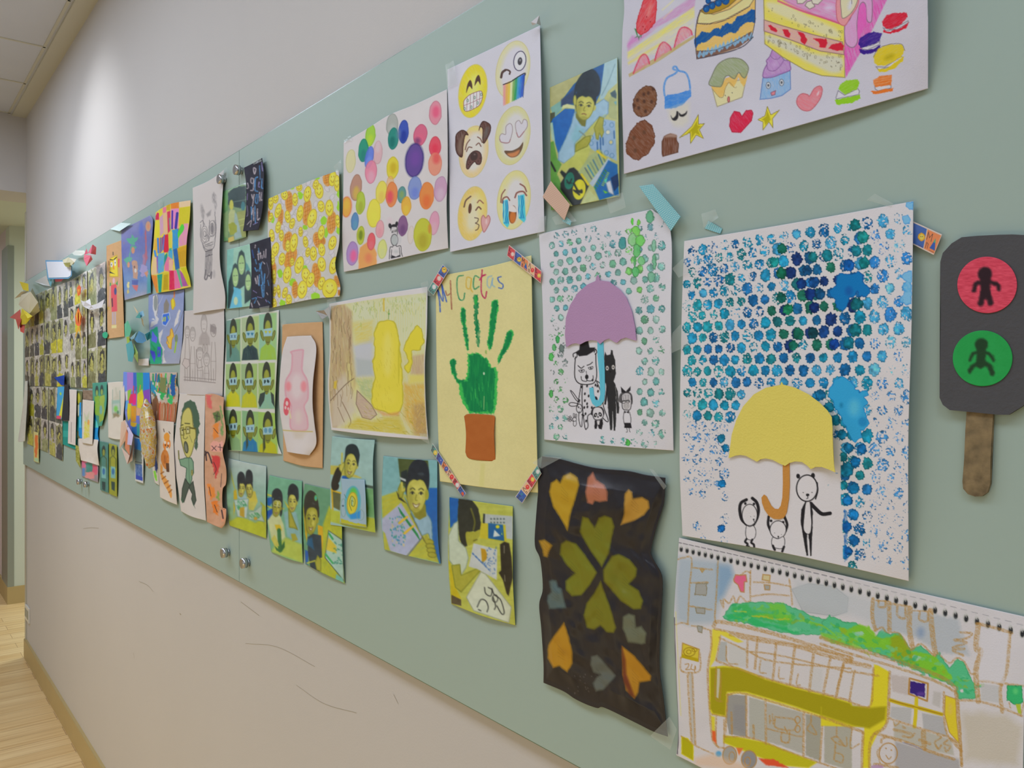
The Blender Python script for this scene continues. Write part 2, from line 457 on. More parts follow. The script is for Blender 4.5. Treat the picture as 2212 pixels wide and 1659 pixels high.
# ---------------------------------------------------------------- the glass board: panels side by side
def board(px0, px1, label):
    xa = float(ray(px0, 800)[0]) if px0 is not None else X0 + .004
    xb = float(ray(px1, 800)[0]) if px1 is not None else XR - .25
    zt = CH + (YV - 607) / (57 - XV) * K; zb = CH - (1004 - YV) / (53.6 - XV) * K
    e = empty('glass_board', (xa, 0, zb), label, 'glass board')
    o = box('glass_panel', 0, xb - xa - .002, 0, .008, 0, zt - zb, M_BOARD, e, .0008)
    for (z0, z1) in ((-.0012, 0.0), (zt - zb, zt - zb + .0012)):
        box('polished_edge', 0, xb - xa - .002, 0.0012, .008, z0, z1, M_BEDGE, e)
    return e, xa, xb, zt, zb
B1 = board(None, 186, 'far pale green glass board panel covered in posters of faces')
B2 = board(186, 517, 'middle pale green glass board panel behind the rainbow hands and pencil drawings')
B3 = board(517, None, 'large near pale green glass board panel carrying the two umbrella paintings')
ZT, ZBB = B1[3], B1[4]

def knob(px, py, label, r=.0125):
    p = pt(px, py, 0)
    e = empty('standoff_knob', (p.x, 0, p.z), label, 'glass standoff')
    for nm, rad, y0, y1 in (('cap', r, -.020, -.006), ('collar', r * .72, -.006, 0.0)):
        bm = bmesh.new()
        bmesh.ops.create_cone(bm, cap_ends=True, segments=40, radius1=rad, radius2=rad, depth=y1 - y0)
        bmesh.ops.rotate(bm, verts=bm.verts, matrix=__import__('mathutils').Matrix.Rotation(math.pi / 2, 3, 'X'))
        bmesh.ops.translate(bm, verts=bm.verts, vec=(0, (y0 + y1) / 2, 0))
        ed = [e_ for e_ in bm.edges if len(e_.link_faces) == 2 and e_.calc_face_angle() > 1]
        bmesh.ops.bevel(bm, geom=ed, offset=.0009, segments=2, affect='EDGES')
        me = bpy.data.meshes.new(nm); bm.to_mesh(me); bm.free(); me.materials.append(M_STEEL)
        for pl in me.polygons: pl.use_smooth = len(pl.vertices) == 4
        link(bpy.data.objects.new(nm, me), e)
    return e
knob(495, 1193, 'steel knob left of the seam low on the board under the photo of two children')
knob(538, 1215, 'steel knob right of the seam low on the board, nearest the camera')
knob(487, 389, 'steel knob at the top corner of the tall pencil drawing')
knob(523, 369, 'steel knob touching the upper black chalk card')
knob(177, 1040, 'tiny steel knob low on the far board, left one of the pair')
knob(192, 1046, 'tiny steel knob low on the far board, right one of the pair')
#print('XF', XF, 'fy1', fy1, 'X0', X0, 'ZC', ZC, 'ZB', ZB)

# hairline scratches on the painted wall
M_SCR = mat('scratch', (168, 158, 136), .8)
for pts_, w in (('180 1142 196 1140 213 1141', .9), ('300 1256 318 1264 331 1278', .8), ('530 1390 600 1398 680 1440', .45), ('640 1480 700 1520 770 1540', .45), ('388 1325 391 1328', 2.2), ('288 1410 290 1422', 1.6), ('520 1300 560 1330', .7), ('860 1520 850 1500', .9)):
    p_ = spline(P(pts_), False, 6); V_, F_ = [], []
    for i, (x, y) in enumerate(p_):
        k = (x - XV) / 1200; V_ += [pt(x, y - w * k, -WY + .0004), pt(x, y + w * k, -WY + .0004)]
        if i: F_.append((2 * i - 2, 2 * i - 1, 2 * i + 1, 2 * i))
    mesh_obj('scratch', V_, F_, M_SCR, wl)
# ---------------------------------------------------------------- sheets of the near board
def blot(s, x, y, r, col, solid=1.0, seed=0, a=1.0, edge=True, rx=1.0):
    """stamped paint ring, x y r in photo pixels; solid 1 = full blot, 0 = a few specks"""
    k = s.sub(x - r * 1.5, x + r * 1.5, y - r * 1.5, y + r * 1.5)
    if k is None: return
    X, Y = s.PX[k], s.PY[k]
    ang = np.arctan2(Y - y, X - x); n1 = fbm(ang * 2.6 + seed * 3.1, np.full(X.shape, seed * 1.7), seed, 2)
    rr = r * (0.82 + 0.42 * (n1 - .3) + .05 * np.sin(ang * 11 + seed))
    d = np.hypot((X - x) / rx, Y - y) - rr
    cov = np.clip(.5 - d / 1.3, 0, 1)
    n = fbm(X / 3.2, Y / 3.2, seed + 9, 3)
    if solid < 1: cov = cov * np.clip((n - (0.62 - solid * .55)) * 14, 0, 1)
    col = np.asarray(col, float)
    m = fbm(X / 7, Y / 7, seed + 3, 2)[..., None]
    c = col * (0.72 + 0.5 * m) + 18 * (m - .5)
    if edge: c = c * (1 - .38 * np.clip(1 - np.abs(d + 1.2) / 1.6, 0, 1))[..., None]
    s._put(k, cov * a, c)

# ---- six round faces
s = Sheet('face_drawing', '82 400 695 108 725 1475 100 1612', (204, 203, 213), off=3, step=1.25, lift=9, seed=3, view=(940, 20, 3.073))
s.mottle(4, 40)
YEL = (222, 208, 60)
def shade_face(cx, cy, rx, ry, outer, inner, rot=9, edge=(190, 176, 70), inx=.72, soft=18, a=1):
    s.ell(cx, cy, rx, ry, outer, rot, a=a, blur=1.5, tex=(.92, .25, 9, 60))
    s.ell(cx + rx * .05, cy, rx * inx, ry * inx, inner, rot, soft=soft)
    s.ell(cx, cy, rx, ry, edge, rot, ring=1.2, a=.55)
shade_face(250, 543, 92, 178, (222, 206, 48), (232, 224, 120), inx=.8, soft=24)
s.poly('206 556 214 500 232 470 244 490 246 530 226 512', (84, 62, 54), sm=True).poly('262 508 270 460 288 436 300 462 300 502 284 478', (84, 62, 54), sm=True)
s.poly('188 622 196 598 230 566 296 541 314 556 314 590 292 640 224 676 194 672', (224, 216, 220), sm=True, edge=(120, 70, 66), ew=1.1)
for l in ('190 640 250 616 314 586', '212 588 210 674', '234 568 232 672', '256 556 254 662', '276 548 275 648', '296 543 296 634'): s.line(l, .9, (140, 96, 100))
for x, y in ((216, 606), (262, 586), (306, 566), (240, 650), (282, 622), (196, 660)): s.ell(x, y, 5, 9, (88, 132, 110), ring=1.2)
# rainbow tongue
shade_face(516, 400, 108, 192, (214, 210, 150), (207, 205, 214), rot=12, inx=.9, soft=10, a=.75)
s.ell(562, 343, 40, 65, (214, 214, 222), 8).ell(562, 343, 40, 65, (52, 46, 76), 8, ring=1.6).ell(563, 345, 15, 26, (70, 68, 74), 8).ell(564, 338, 6, 9, (140, 140, 146), 8)
s.line('438 452 446 420 470 402 496 412 494 430', 3.6, (86, 66, 62))
s.line('438 452 446 420 466 404', 5, (86, 66, 62))
cs = [(222, 150, 150), (230, 170, 90), (226, 190, 70), (224, 222, 170), (120, 170, 90), (44, 150, 90), (60, 150, 200), (50, 120, 210), (44, 84, 190)]
for i in range(9):
    t0, t1 = i / 9, (i + 1) / 9
    s.poly([452 + 142 * t0, 500 - 72 * t0, 452 + 142 * t1 + 3, 500 - 72 * t1, 452 + 128 * t1 + 3, 640 - 62 * t1, 452 + 128 * t0, 640 - 62 * t0], cs[i], blur=1.5, tex=(.92, .2, 14, 95))
s.line('452 500 500 482 548 450 594 424 598 436', 2.0, (40, 36, 50)); s.line('594 430 584 585', 1, (60, 70, 110))
# pug
shade_face(256, 945, 94, 172, (226, 196, 130), (212, 208, 200), rot=8, inx=.88, soft=12, a=.85)
s.ell(258, 795, 45, 24, (222, 212, 120), a=.7, soft=8)
for p_ in ('134 880 140 830 176 802 206 812 220 836 200 838 188 900 180 980 150 966 136 930', '290 806 300 766 322 742 364 764 368 806 346 860 322 892 314 860 316 800 302 782'):
    s.poly(p_, (92, 62, 54), sm=True, tex=(.94, .2, 8, 80), edge=(60, 36, 32))
s.poly('150 940 156 880 184 830 178 900 172 960', (130, 110, 96), sm=True, blur=3, a=.8).poly('322 860 330 800 352 782 350 830', (104, 100, 98), sm=True, blur=3, a=.8)
for l in ('200 932 210 894 230 866', '282 848 300 860 312 884', '208 944 222 916 244 918', '272 902 290 888 304 910'): s.line(l, 2.2, (120, 84, 72))
s.poly('206 1050 212 1000 236 956 270 938 300 952 310 990 300 1028 276 1030 262 1014 240 1036 220 1062', (104, 74, 70), sm=True, edge=(60, 40, 38))
s.ell(258, 976, 24, 30, (72, 56, 54), 20).ell(262, 964, 10, 9, (120, 104, 102), soft=3)
for x, y in ((220, 1030), (232, 1016), (286, 1008), (298, 990), (224, 1000)): s.ell(x, y, 2.5, 3.5, (50, 34, 34))
# heart eyes
shade_face(515, 838, 112, 196, (208, 206, 130), (208, 207, 208), rot=10, inx=.9, soft=14, a=.8)
for h in ('486 886 436 880 428 846 444 826 468 830 470 780 496 758 512 778 510 826', '556 850 536 800 534 756 556 738 574 760 588 732 608 740 612 776 590 812'):
    s.poly(h, (206, 203, 212), sm=True).line(h, 1.3, (150, 134, 138), closed=True)
s.line('428 862 440 882 486 886 500 864', 2, (164, 128, 132)).line('540 820 556 850 590 812', 2, (164, 120, 126))
s.poly('460 940 510 938 556 916 584 882 576 930 548 972 508 984 476 968', (106, 84, 66), sm=True).poly('478 960 520 950 560 934 546 968 508 982', (196, 130, 84), sm=True, blur=2)
# kiss
shade_face(248, 1356, 94, 180, (224, 192, 90), (214, 208, 176), rot=8, inx=.86, soft=20, a=.9)
s.ell(300, 1280, 50, 100, (222, 214, 120), a=.35, soft=12)
s.line('192 1312 204 1270 236 1242', 3, (110, 84, 74)); s.line('280 1284 296 1268 320 1288', 2.4, (150, 100, 84)); s.line('270 1334 288 1312 304 1326', 3, (120, 84, 74))
s.ell(231, 1322, 11, 34, (98, 66, 52), 6)
s.line('262 1384 286 1390 280 1412 268 1420 290 1432 284 1458 268 1468', 1.8, (96, 74, 66))
s.poly('324 1482 306 1430 306 1386 320 1366 336 1384 352 1366 366 1386 360 1424', (208, 160, 160), sm=True, edge=(170, 104, 104)).ell(340, 1410, 12, 24, (220, 196, 196), soft=5)
# crying
shade_face(522, 1266, 108, 196, (216, 210, 130), (209, 207, 208), rot=8, inx=.88, soft=16, a=.85)
for x0, y0, w_ in ((448, 1270, 34), (550, 1236, 42)):
    s.poly([x0, y0, x0 + w_, y0 - 8, x0 + w_ + 10, y0 + 160, x0 + w_ - 2, y0 + 180, x0 + 4, y0 + 150], (80, 196, 214), blur=1)
    for q_ in (6, 17, 29): s.line([x0 + q_, y0 + 4, x0 + q_ + 6, y0 + 50, x0 + q_ - 2, y0 + 95, x0 + q_ + 9, y0 + 150], 2.2, (40, 130, 186))
    s.line([x0 + 12, y0, x0 + 14, y0 + 60, x0 + 10, y0 + 140], 2, (150, 226, 232))
for l, w_ in (('436 1282 442 1232 464 1198', 2.6), ('564 1160 592 1178 606 1210', 3), ('446 1286 452 1256 478 1246 494 1268', 3), ('530 1250 544 1218 584 1210 606 1236', 3.4)): s.line(l, w_, (140, 92, 84))
s.ell(514, 1362, 26, 60, (116, 72, 50), 4).ell(515, 1380, 21, 40, (196, 116, 56), 4, blur=2).poly('492 1340 500 1310 516 1303 534 1320 538 1346', (216, 210, 208), sm=True)
face_sheet = s.build('white sheet of six pencil-drawn round faces, pug and rainbow tongue among them', 'drawing')
# curled top corner of that sheet
v0 = pt(1147, 46, .006); 
mesh_obj('paper_corner', [pt(1147, 48, .012), pt(1165, 33, .016), pt(1168.5, 55, .004), pt(1159, 51, .02), pt(1150, 55, .004)], [(0, 1, 3), (1, 2, 3), (0, 3, 4)], mat('curled_corner', (208, 204, 205), .8), None)
_c = bpy.data.objects['paper_corner']; _c.name = 'curled_corner'; _c.parent = face_sheet; _c.location = -face_sheet.location

# ---- coloured balloons
s = Sheet('balloon_painting', ['88 505 300 380 480 268 700 178 970 50', '970 50 976 700 966 1040 980 1408', '90 1610 230 1582 420 1530 700 1462 980 1408', '88 505 84 1000 74 1300 90 1610'], (204, 199, 200), off=2, step=1.4, lift=8, wave=3, seed=7, view=(720, 180, 3.95))
s.mottle(5, 45)
def wc(cx, cy, rx, ry, c, c2=None, rot=4, a=.9, d=(0, .4)):
    s.ell(cx, cy, rx, ry, c, rot, a=a, blur=1, jit=1.2, js=14, edge=tuple(x * .86 for x in c), ew=1.3)
    if c2 is not None: s.ell(cx + d[0] * rx, cy + d[1] * ry, rx * .85, ry * .62, c2, rot, a=a, soft=min(rx, ry) / 3.95 * .6)
wc(870, 253, 52, 102, (212, 130, 148), (232, 90, 124), d=(.1, -.1))
wc(502, 352, 50, 94, (162, 168, 162), (176, 182, 178)); wc(600, 413, 43, 102, (44, 72, 172), (36, 58, 150)); wc(512, 472, 42, 94, (30, 130, 118), (24, 110, 104), d=(-.2, .3))
s.ell(556, 430, 30, 60, (108, 130, 160), soft=8, a=.8)
wc(316, 446, 42, 92, (150, 200, 56), (176, 208, 60), rot=8); wc(256, 574, 42, 100, (30, 140, 112), (40, 128, 118)); wc(380, 590, 40, 100, (208, 160, 168), (206, 190, 196), d=(0, -.5), a=.7)
wc(306, 632, 36, 96, (92, 120, 214), (110, 140, 226), rot=10); wc(322, 756, 50, 100, (222, 130, 156), (214, 160, 178), rot=4)
wc(148, 662, 42, 100, (208, 204, 140), (206, 200, 160), a=.7)
wc(742, 440, 56, 94, (206, 92, 124), (214, 100, 130), rot=10); s.ell(720, 490, 40, 40, (116, 60, 110), soft=8, a=.8)
wc(692, 656, 76, 144, (86, 60, 140), (112, 74, 156), rot=6, d=(.1, -.1)); s.ell(692, 656, 76, 144, (46, 44, 110), 6, ring=3, a=.6, blur=2)
wc(868, 540, 50, 86, (218, 70, 90), (226, 60, 84), d=(0, .2)); wc(868, 690, 56, 98, (230, 140, 116), (232, 90, 90), d=(.2, -.5))
wc(506, 722, 50, 96, (214, 200, 50), (196, 170, 40), d=(.1, 0)); wc(194, 890, 48, 112, (176, 130, 110), (200, 170, 80), rot=6); wc(232, 1020, 38, 98, (168, 190, 56), (160, 170, 60), rot=4)
wc(410, 930, 46, 98, (220, 208, 80), (216, 190, 90), rot=8); wc(486, 870, 34, 80, (224, 170, 110), a=.6); wc(498, 948, 50, 108, (226, 130, 72), (230, 80, 96), d=(-.3, .2))
wc(584, 950, 36, 70, (84, 140, 140), (130, 160, 100), d=(0, 0)); wc(696, 894, 56, 100, (122, 142, 200), (110, 130, 206)); wc(796, 960, 62, 116, (236, 130, 60), (228, 110, 60)); wc(914, 902, 54, 110, (192, 150, 182), (202, 176, 196), rot=8)
wc(114, 1054, 42, 86, (230, 160, 60), (228, 180, 70), d=(0, -.2)); s.ell(114, 1054, 42, 86, (222, 110, 90), 4, ring=2, blur=2, a=.6)
wc(346, 1106, 58, 120, (224, 212, 66), (228, 214, 80)); wc(622, 1046, 42, 82, (228, 170, 56), (226, 186, 70)); wc(186, 1178, 32, 76, (80, 130, 180), (96, 150, 180)); wc(592, 1214, 42, 88, (126, 84, 130), (110, 74, 120))
wc(396, 1244, 36, 76, (218, 158, 166), (214, 150, 160)); wc(234, 1296, 32, 80, (176, 190, 50), (110, 130, 40), d=(0, 0)); wc(662, 1294, 30, 78, (210, 196, 186), a=.6)
wc(860, 1192, 44, 102, (212, 150, 176), (210, 168, 184), rot=6); wc(764, 1290, 76, 142, (186, 190, 50), (170, 160, 50), rot=2); s.ell(822, 1240, 22, 50, (200, 130, 60), soft=5, a=.8)
wc(324, 1358, 34, 72, (220, 100, 104), (216, 110, 120)); wc(162, 1452, 50, 104, (164, 130, 190), (226, 100, 150), d=(.2, .2)); wc(418, 1414, 38, 82, (204, 208, 120), (200, 204, 140))
s.poly('216 1584 214 1480 230 1400 284 1356 340 1380 370 1450 370 1550', (226, 154, 84), sm=False, blur=1.2, jit=.8, a=.92); s.ell(300, 1490, 50, 60, (222, 120, 90), soft=10, a=.7)
wc(324, 1350, 34, 72, (220, 96, 104), (216, 110, 120)); s.ell(480, 1180, 40, 50, (210, 186, 196), soft=8, a=.5)
BK = (44, 42, 48)
s.ell(484, 1216, 13, 22, BK, -10).ell(540, 1200, 12, 22, BK, 10).poly('490 1260 492 1216 516 1202 540 1212 548 1250 548 1300 530 1230 500 1236', BK, sm=True)
s.poly('494 1250 500 1226 540 1226 546 1300 500 1320', (196, 192, 194)); s.line('500 1272 512 1268', 1.6, BK).line('524 1266 538 1260', 1.6, BK).line('500 1264 512 1258', 1, BK).line('522 1256 538 1250', 1, BK)
s.ell(522, 1336, 30, 48, (170, 176, 176), a=.9).ell(522, 1336, 30, 48, BK, ring=1.1).ell(560, 1330, 22, 46, (186, 186, 190), a=.5)
s.line('510 1382 506 1396 484 1404 478 1500', 1.3, BK).line('536 1382 542 1392 574 1388 580 1440 590 1476', 1.3, BK).line('498 1420 492 1490', 1.1, BK).line('562 1400 570 1470', 1.1, BK)
s.poly('494 1496 498 1466 534 1480 566 1464 574 1478', BK).ell(536, 1436, 30, 24, (186, 186, 186), soft=5)
s.build('watercolour of many coloured balloon ovals with a small bubble gum girl', 'painting')

# ---- cake sheet
s = Sheet('cake_drawing', ['-10 -520 420 -640 1600 -1000 2862 -1330', '2862 -1330 2866 0 2870 200 2869 814', '75 1600 1000 1344 1574 1185 2869 814', '-10 -520 75 0 60 330 56 800 75 1600'], (196, 194, 206), off=3, step=1.6, lift=12, seed=11, view=(1330, 0, 4.254))
s.mottle(4, 60)
PEN = (120, 112, 110)
cr = (.8, .35, 10, -50)
s.poly('105 420 380 190 700 -30 740 -30 720 70 400 240 110 470', (196, 150, 190), tex=(.75, .5, 12, -35), blur=2).poly('108 400 150 330 250 340 110 430', (200, 130, 190), tex=cr, blur=3)
s.poly('108 480 380 300 722 60 724 160 400 350 112 540', (222, 214, 110), tex=(.7, .5, 14, -35), blur=2).poly('110 520 400 340 724 140 722 300 400 480 116 600', (214, 210, 170), tex=(.5, .5, 14, -35), blur=3).poly('112 575 400 400 440 400 118 590', (220, 208, 100), a=.7, blur=2)
s.poly('118 680 400 510 722 322 724 346 400 560 124 710', (186, 166, 110), tex=(.85, .3, 10, -30))
for h in ('162 676 190 600 230 520 270 500 300 540 310 586', '360 556 380 480 410 410 450 388 500 430 508 458', '538 434 556 360 590 270 640 250 690 280 702 320'):
    s.poly(h, (214, 130, 150), sm=False, tex=(.7, .4, 8, 60)).line(h, 3.2, (206, 56, 90), a=.9, tex=(.8, .3, 5, 60))
s.poly('192 290 188 230 214 120 262 -20 372 -20 378 60 366 200 330 250 280 300 230 326', (214, 66, 74), sm=False, jit=1, tex=(.88, .3, 9, -60), edge=(190, 40, 56)).ell(310, 90, 44, 90, (222, 150, 140), 15, soft=12, a=.6)
s.poly('196 330 172 262 186 264 200 308 212 370 224 322 232 348 240 320 176 350', (60, 130, 76), blur=1)
for x, y in ((250, 245), (285, 155), (318, 200), (270, 270)): s.ell(x, y, 6, 8, (180, 40, 50))
s.line('430 90 500 30 540 -10', 4, (216, 212, 160), a=.5).line('440 170 520 90', 3, (216, 212, 160), a=.4)
# slice with blue cream
s.poly('776 96 860 30 1000 -30 1290 -30 1280 180 1250 350 1120 440 900 510 745 540 736 470 732 300 748 180', (228, 182, 96), tex=(.92, .2, 14, -20))
s.poly('776 105 900 130 1050 80 1200 -30 1288 -30 1230 60 1010 180 860 220 748 216 756 160', (212, 206, 148), tex=(.92, .2, 14, -20), edge=(120, 100, 80))
s.poly('780 100 840 60 920 10 1060 -30 1130 -20 1040 60 960 100 880 128 820 130', (170, 136, 40), edge=(110, 90, 60))
for x, y, r in ((832, 78, 30), (886, 50, 30), (944, 22, 32), (1010, 0, 36), (850, 8, 24), (985, -20, 30)): s.ell(x, y, r, r * 1.2, (26, 90, 156), edge=(18, 60, 120)); s.ell(x - 6, y + 4, r * .3, r * .4, (60, 140, 200), soft=3)
s.poly('722 420 726 360 760 330 790 290 860 300 910 258 960 262 1010 214 1070 216 1120 150 1190 130 1250 80 1284 90 1280 210 1210 200 1150 240 1110 300 1040 300 980 340 900 330 840 380 770 400 740 440', (20, 84, 156), jit=2, js=4, tex=(.95, .15, 8, -50))
s.poly('745 470 900 460 1060 396 1246 290 1250 350 1130 436 900 510 748 538', (124, 92, 80))
for i in range(7):
    x = 790 + i * 72; y = 500 - i * 26
    s.poly([x - 40, y + 14, x - 14, y - 46, x + 2, y - 6, x + 26, y - 50, x + 44, y - 4, x + 16, y + 34, x - 4, y + 4, x - 26, y + 36], (128, 176, 212), tex=(.9, .2, 6, 80))
for l, w_ in (('776 96 750 180 732 320 738 450 746 542', 1.8), ('756 540 900 510 1060 470 1180 420 1262 340', 2), ('1284 -20 1280 180 1262 290 1240 356', 1.5), ('745 216 860 222 1020 180 1230 60', 1), ('776 96 860 34 960 -10', 1.6), ('745 468 900 462 1060 400 1248 290', 1)): s.line(l, w_, (70, 62, 74))
# cookies
s.ell(268, 932, 104, 150, (120, 78, 52), 22, jit=1.5, tex=(.93, .2, 7, 40), edge=(84, 56, 44))
for x, y in ((258, 868), (300, 856), (344, 818), (200, 920), (262, 932), (330, 934), (170, 972), (212, 992), (274, 1022)): s.ell(x, y, 13, 17, (76, 50, 40), a=.85, blur=1.5)
s.poly('96 1400 94 1320 140 1200 200 1130 262 1098 330 1150 362 1250 352 1330 300 1410 210 1470 150 1460', (118, 70, 46), jit=1.5, tex=(.92, .22, 9, 50), edge=(96, 56, 40))
for x, y in ((262, 1216), (168, 1268), (180, 1384)): s.ell(x, y, 15, 20, (92, 64, 48), a=.7, blur=1.5)
s.poly('422 1400 424 1300 446 1250 500 1226 560 1244 562 1290 580 1320 574 1400 430 1440', (110, 66, 46), tex=(.9, .25, 12, 88), edge=(90, 60, 48)).poly('440 1262 500 1228 556 1240 556 1262 500 1260', (160, 130, 116), sm=True, blur=2)
# blue cupcake
s.poly('448 900 470 870 560 860 690 820 696 880 620 960 540 996 450 1000', (66, 134, 214), tex=(.9, .25, 6, -10), jit=1.5)
s.line('450 880 444 800 470 720 540 680 566 650 530 636 532 616 556 614 580 650 640 668 672 730 684 810', 4.2, (88, 146, 214), tex=(.85, .3, 5, 60))
s.ell(530, 1070, 50, 70, (212, 208, 190), soft=12, a=.5).poly('478 1010 640 950 676 950 670 1120 620 1166 540 1160 500 1100', (206, 202, 184), blur=6, a=.7)
s.poly('506 1060 524 1086 552 1060 560 1024 576 1030 574 1080 550 1108 520 1100', (44, 42, 46), sm=True, blur=1).poly('582 1036 604 1052 636 1040 656 1018 650 1048 620 1072 588 1066', (44, 42, 46), sm=True, blur=1)
# green cupcake
s.poly('880 800 1204 716 1164 896 930 984', (212, 206, 160), edge=(150, 140, 120)).poly('872 790 960 800 1010 720 1120 680 1214 650 1204 740 1176 800 1150 760 1130 710 1084 804 1060 790 1040 760 1010 800 994 880 960 896 930 870 900 830', (220, 180, 96), sm=False, jit=1, tex=(.92, .2, 10, 0))
s.poly('856 780 880 700 930 600 1000 548 1080 530 1160 546 1214 600 1220 650 1190 716 1160 706 1130 670 1096 724 1060 712 1034 696 1004 714 980 780 950 800', (150, 162, 124), sm=True, tex=(.88, .3, 12, 40), edge=(110, 112, 96))
s.line('890 820 930 870 960 896 990 886 1004 820 1036 760 1060 770 1090 804 1110 800', 1, (150, 130, 90)).ell(1038, 914, 12, 28, (206, 120, 120), edge=(130, 70, 70)).ell(1008, 878, 3, 4, BK).ell(1070, 853, 3, 4, BK)
# heart + stars + heart 2
s.poly('1068 1216 1044 1160 1052 1080 1088 1020 1140 1030 1160 1066 1196 1014 1250 1010 1264 1040 1250 1110 1150 1220', (206, 36, 70), tex=(.93, .2, 8, 60), edge=(170, 30, 56))
def star(p, c=(206, 192, 40)): s.poly(p, (222, 210, 70), blur=.8).line(p, 1.2, (130, 116, 40), closed=True, sm=False)
star('760 1052 760 1142 816 1136 768 1192 806 1272 740 1240 688 1318 686 1216 586 1266 700 1160'); s.poly('752 1100 752 1150 786 1160 756 1190 780 1250 730 1224 696 1276 696 1210 640 1240 710 1170', (176, 166, 20), blur=1.5)
star('1394 978 1426 1056 1504 1012 1440 1092 1446 1176 1408 1120 1352 1196 1352 1120 1306 1100 1372 1064'); s.poly('1392 1010 1414 1068 1424 1100 1376 1150 1364 1110 1340 1100 1380 1070', (176, 166, 20), blur=1.5)
s.v(1640, 0, 4.879)
s.poly('528 1170 450 1160 396 1100 400 1030 450 984 512 994 530 1008 580 930 640 904 668 940 650 1030 590 1120', (216, 120, 130), sm=True, tex=(.85, .25, 10, 30), edge=(180, 90, 100)).ell(620, 985, 18, 34, (224, 196, 204), 25, soft=4)
# lilac cupcake
s.poly('36 820 330 740 334 940 240 1010 120 1040 6 1050', (130, 172, 214), tex=(.8, .35, 9, 80), edge=(84, 116, 180))
s.poly('40 816 46 740 80 670 72 640 110 590 140 520 190 498 230 520 232 580 268 630 320 640 330 690 330 740 240 780 130 818', (178, 130, 190), sm=True, tex=(.85, .3, 9, 60), edge=(120, 84, 140))
s.line('78 660 96 736 160 746 216 700 262 632', 1.2, (130, 90, 150)).line('112 580 150 620 200 620 230 590', 1.2, (130, 90, 150)).ell(160, 680, 40, 44, (200, 170, 210), soft=8, a=.7)
for x, y in ((96, 900), (236, 870)): s.ell(x, y, 23, 34, (196, 202, 210)).ell(x, y, 23, 34, (80, 84, 100), ring=1).ell(x, y, 10, 14, (76, 80, 90))
s.poly('118 976 176 950 168 1000 130 1010', (214, 130, 140), edge=(120, 90, 120))
# big slice
s.poly('44 -30 200 -30 560 140 905 270 900 350 905 820 660 800 480 740 240 600 56 464', (222, 208, 84), tex=(.92, .2, 16, 20), edge=(130, 120, 90))
s.poly('90 20 300 60 520 170 800 300 850 400 700 380 440 260 120 110', (212, 208, 176), sm=True, blur=5, a=.85).poly('70 370 300 430 560 560 860 600 870 740 760 770 560 680 330 560 100 440', (200, 200, 196), sm=True, blur=5, a=.85)
s.poly('48 205 250 270 560 360 880 440 900 580 640 540 350 430 48 330', (206, 160, 168), edge=(130, 100, 96), tex=(.85, .25, 14, 20))
for h in ('92 262 130 268 196 320 184 338 120 316', '246 312 300 314 332 360 320 398 270 380', '396 336 460 344 510 420 480 472 436 440 440 390', '568 404 700 410 722 450 700 504 632 500 640 460', '734 510 760 470 860 446 888 480 884 530 820 534'): s.poly(h, (202, 34, 56), jit=1.5)
R_ = rs(4)
for i in range(95):
    t = R_.rand(); q = R_.rand(); x = 80 + 800 * t
    y = (55 + 270 * t + (q) * (100 + 30 * t)) if i % 3 == 0 else (375 + 215 * t + q * (70 + 110 * t))
    s.ell(x, y, 5 + 6 * R_.rand(), 8 + 9 * R_.rand(), (120, 112, 84), ring=.8, a=.8) if R_.rand() < .55 else s.ell(x, y, 4, 6, (104, 98, 76), a=.8)
s.poly('190 -30 900 -30 905 262 700 200 420 110', (210, 130, 182), tex=(.75, .4, 14, 20), blur=1.5)
s.line('200 10 420 104 700 196 905 268', 4, (206, 80, 130), a=.8); s.ell(740, 80, 80, 60, (212, 206, 226), soft=14, a=.8)
s.poly('820 -30 1330 -30 1350 -10 1200 300 1064 560 912 820 895 560 900 270 850 250 815 200', (214, 84, 172), tex=(.75, .4, 14, 75), blur=1.2)
s.poly('900 270 960 190 1040 -20 1180 -30 1190 200 1160 240 1130 200 1120 60 1090 26 1056 80 1034 250 1040 420 1010 490 960 500 905 440', (206, 160, 200), sm=True, tex=(.9, .2, 14, 80), edge=(120, 100, 116))
s.poly('1054 80 1090 30 1124 70 1130 200 1100 300 1040 410 1036 230', (218, 96, 182), sm=True, tex=(.85, .3, 10, 80))
s.poly('830 -30 1030 -30 1040 60 960 190 905 272 840 244 812 160', (222, 150, 150), sm=True, tex=(.9, .2, 14, 75), edge=(190, 90, 110)).poly('868 -30 1028 -30 1020 60 960 150 880 196 862 120', (210, 204, 170), sm=True, edge=(130, 110, 110)).ell(960, 50, 44, 80, (206, 204, 214), 15, soft=10).line('978 -20 974 40', 1.2, PEN)
for h in ('388 -30 400 40 460 40 540 -30', '480 60 530 100 590 70 560 0 500 20', '540 -30 560 40 620 50 700 -30'): s.poly(h, (212, 206, 190), sm=False, edge=(120, 104, 104))
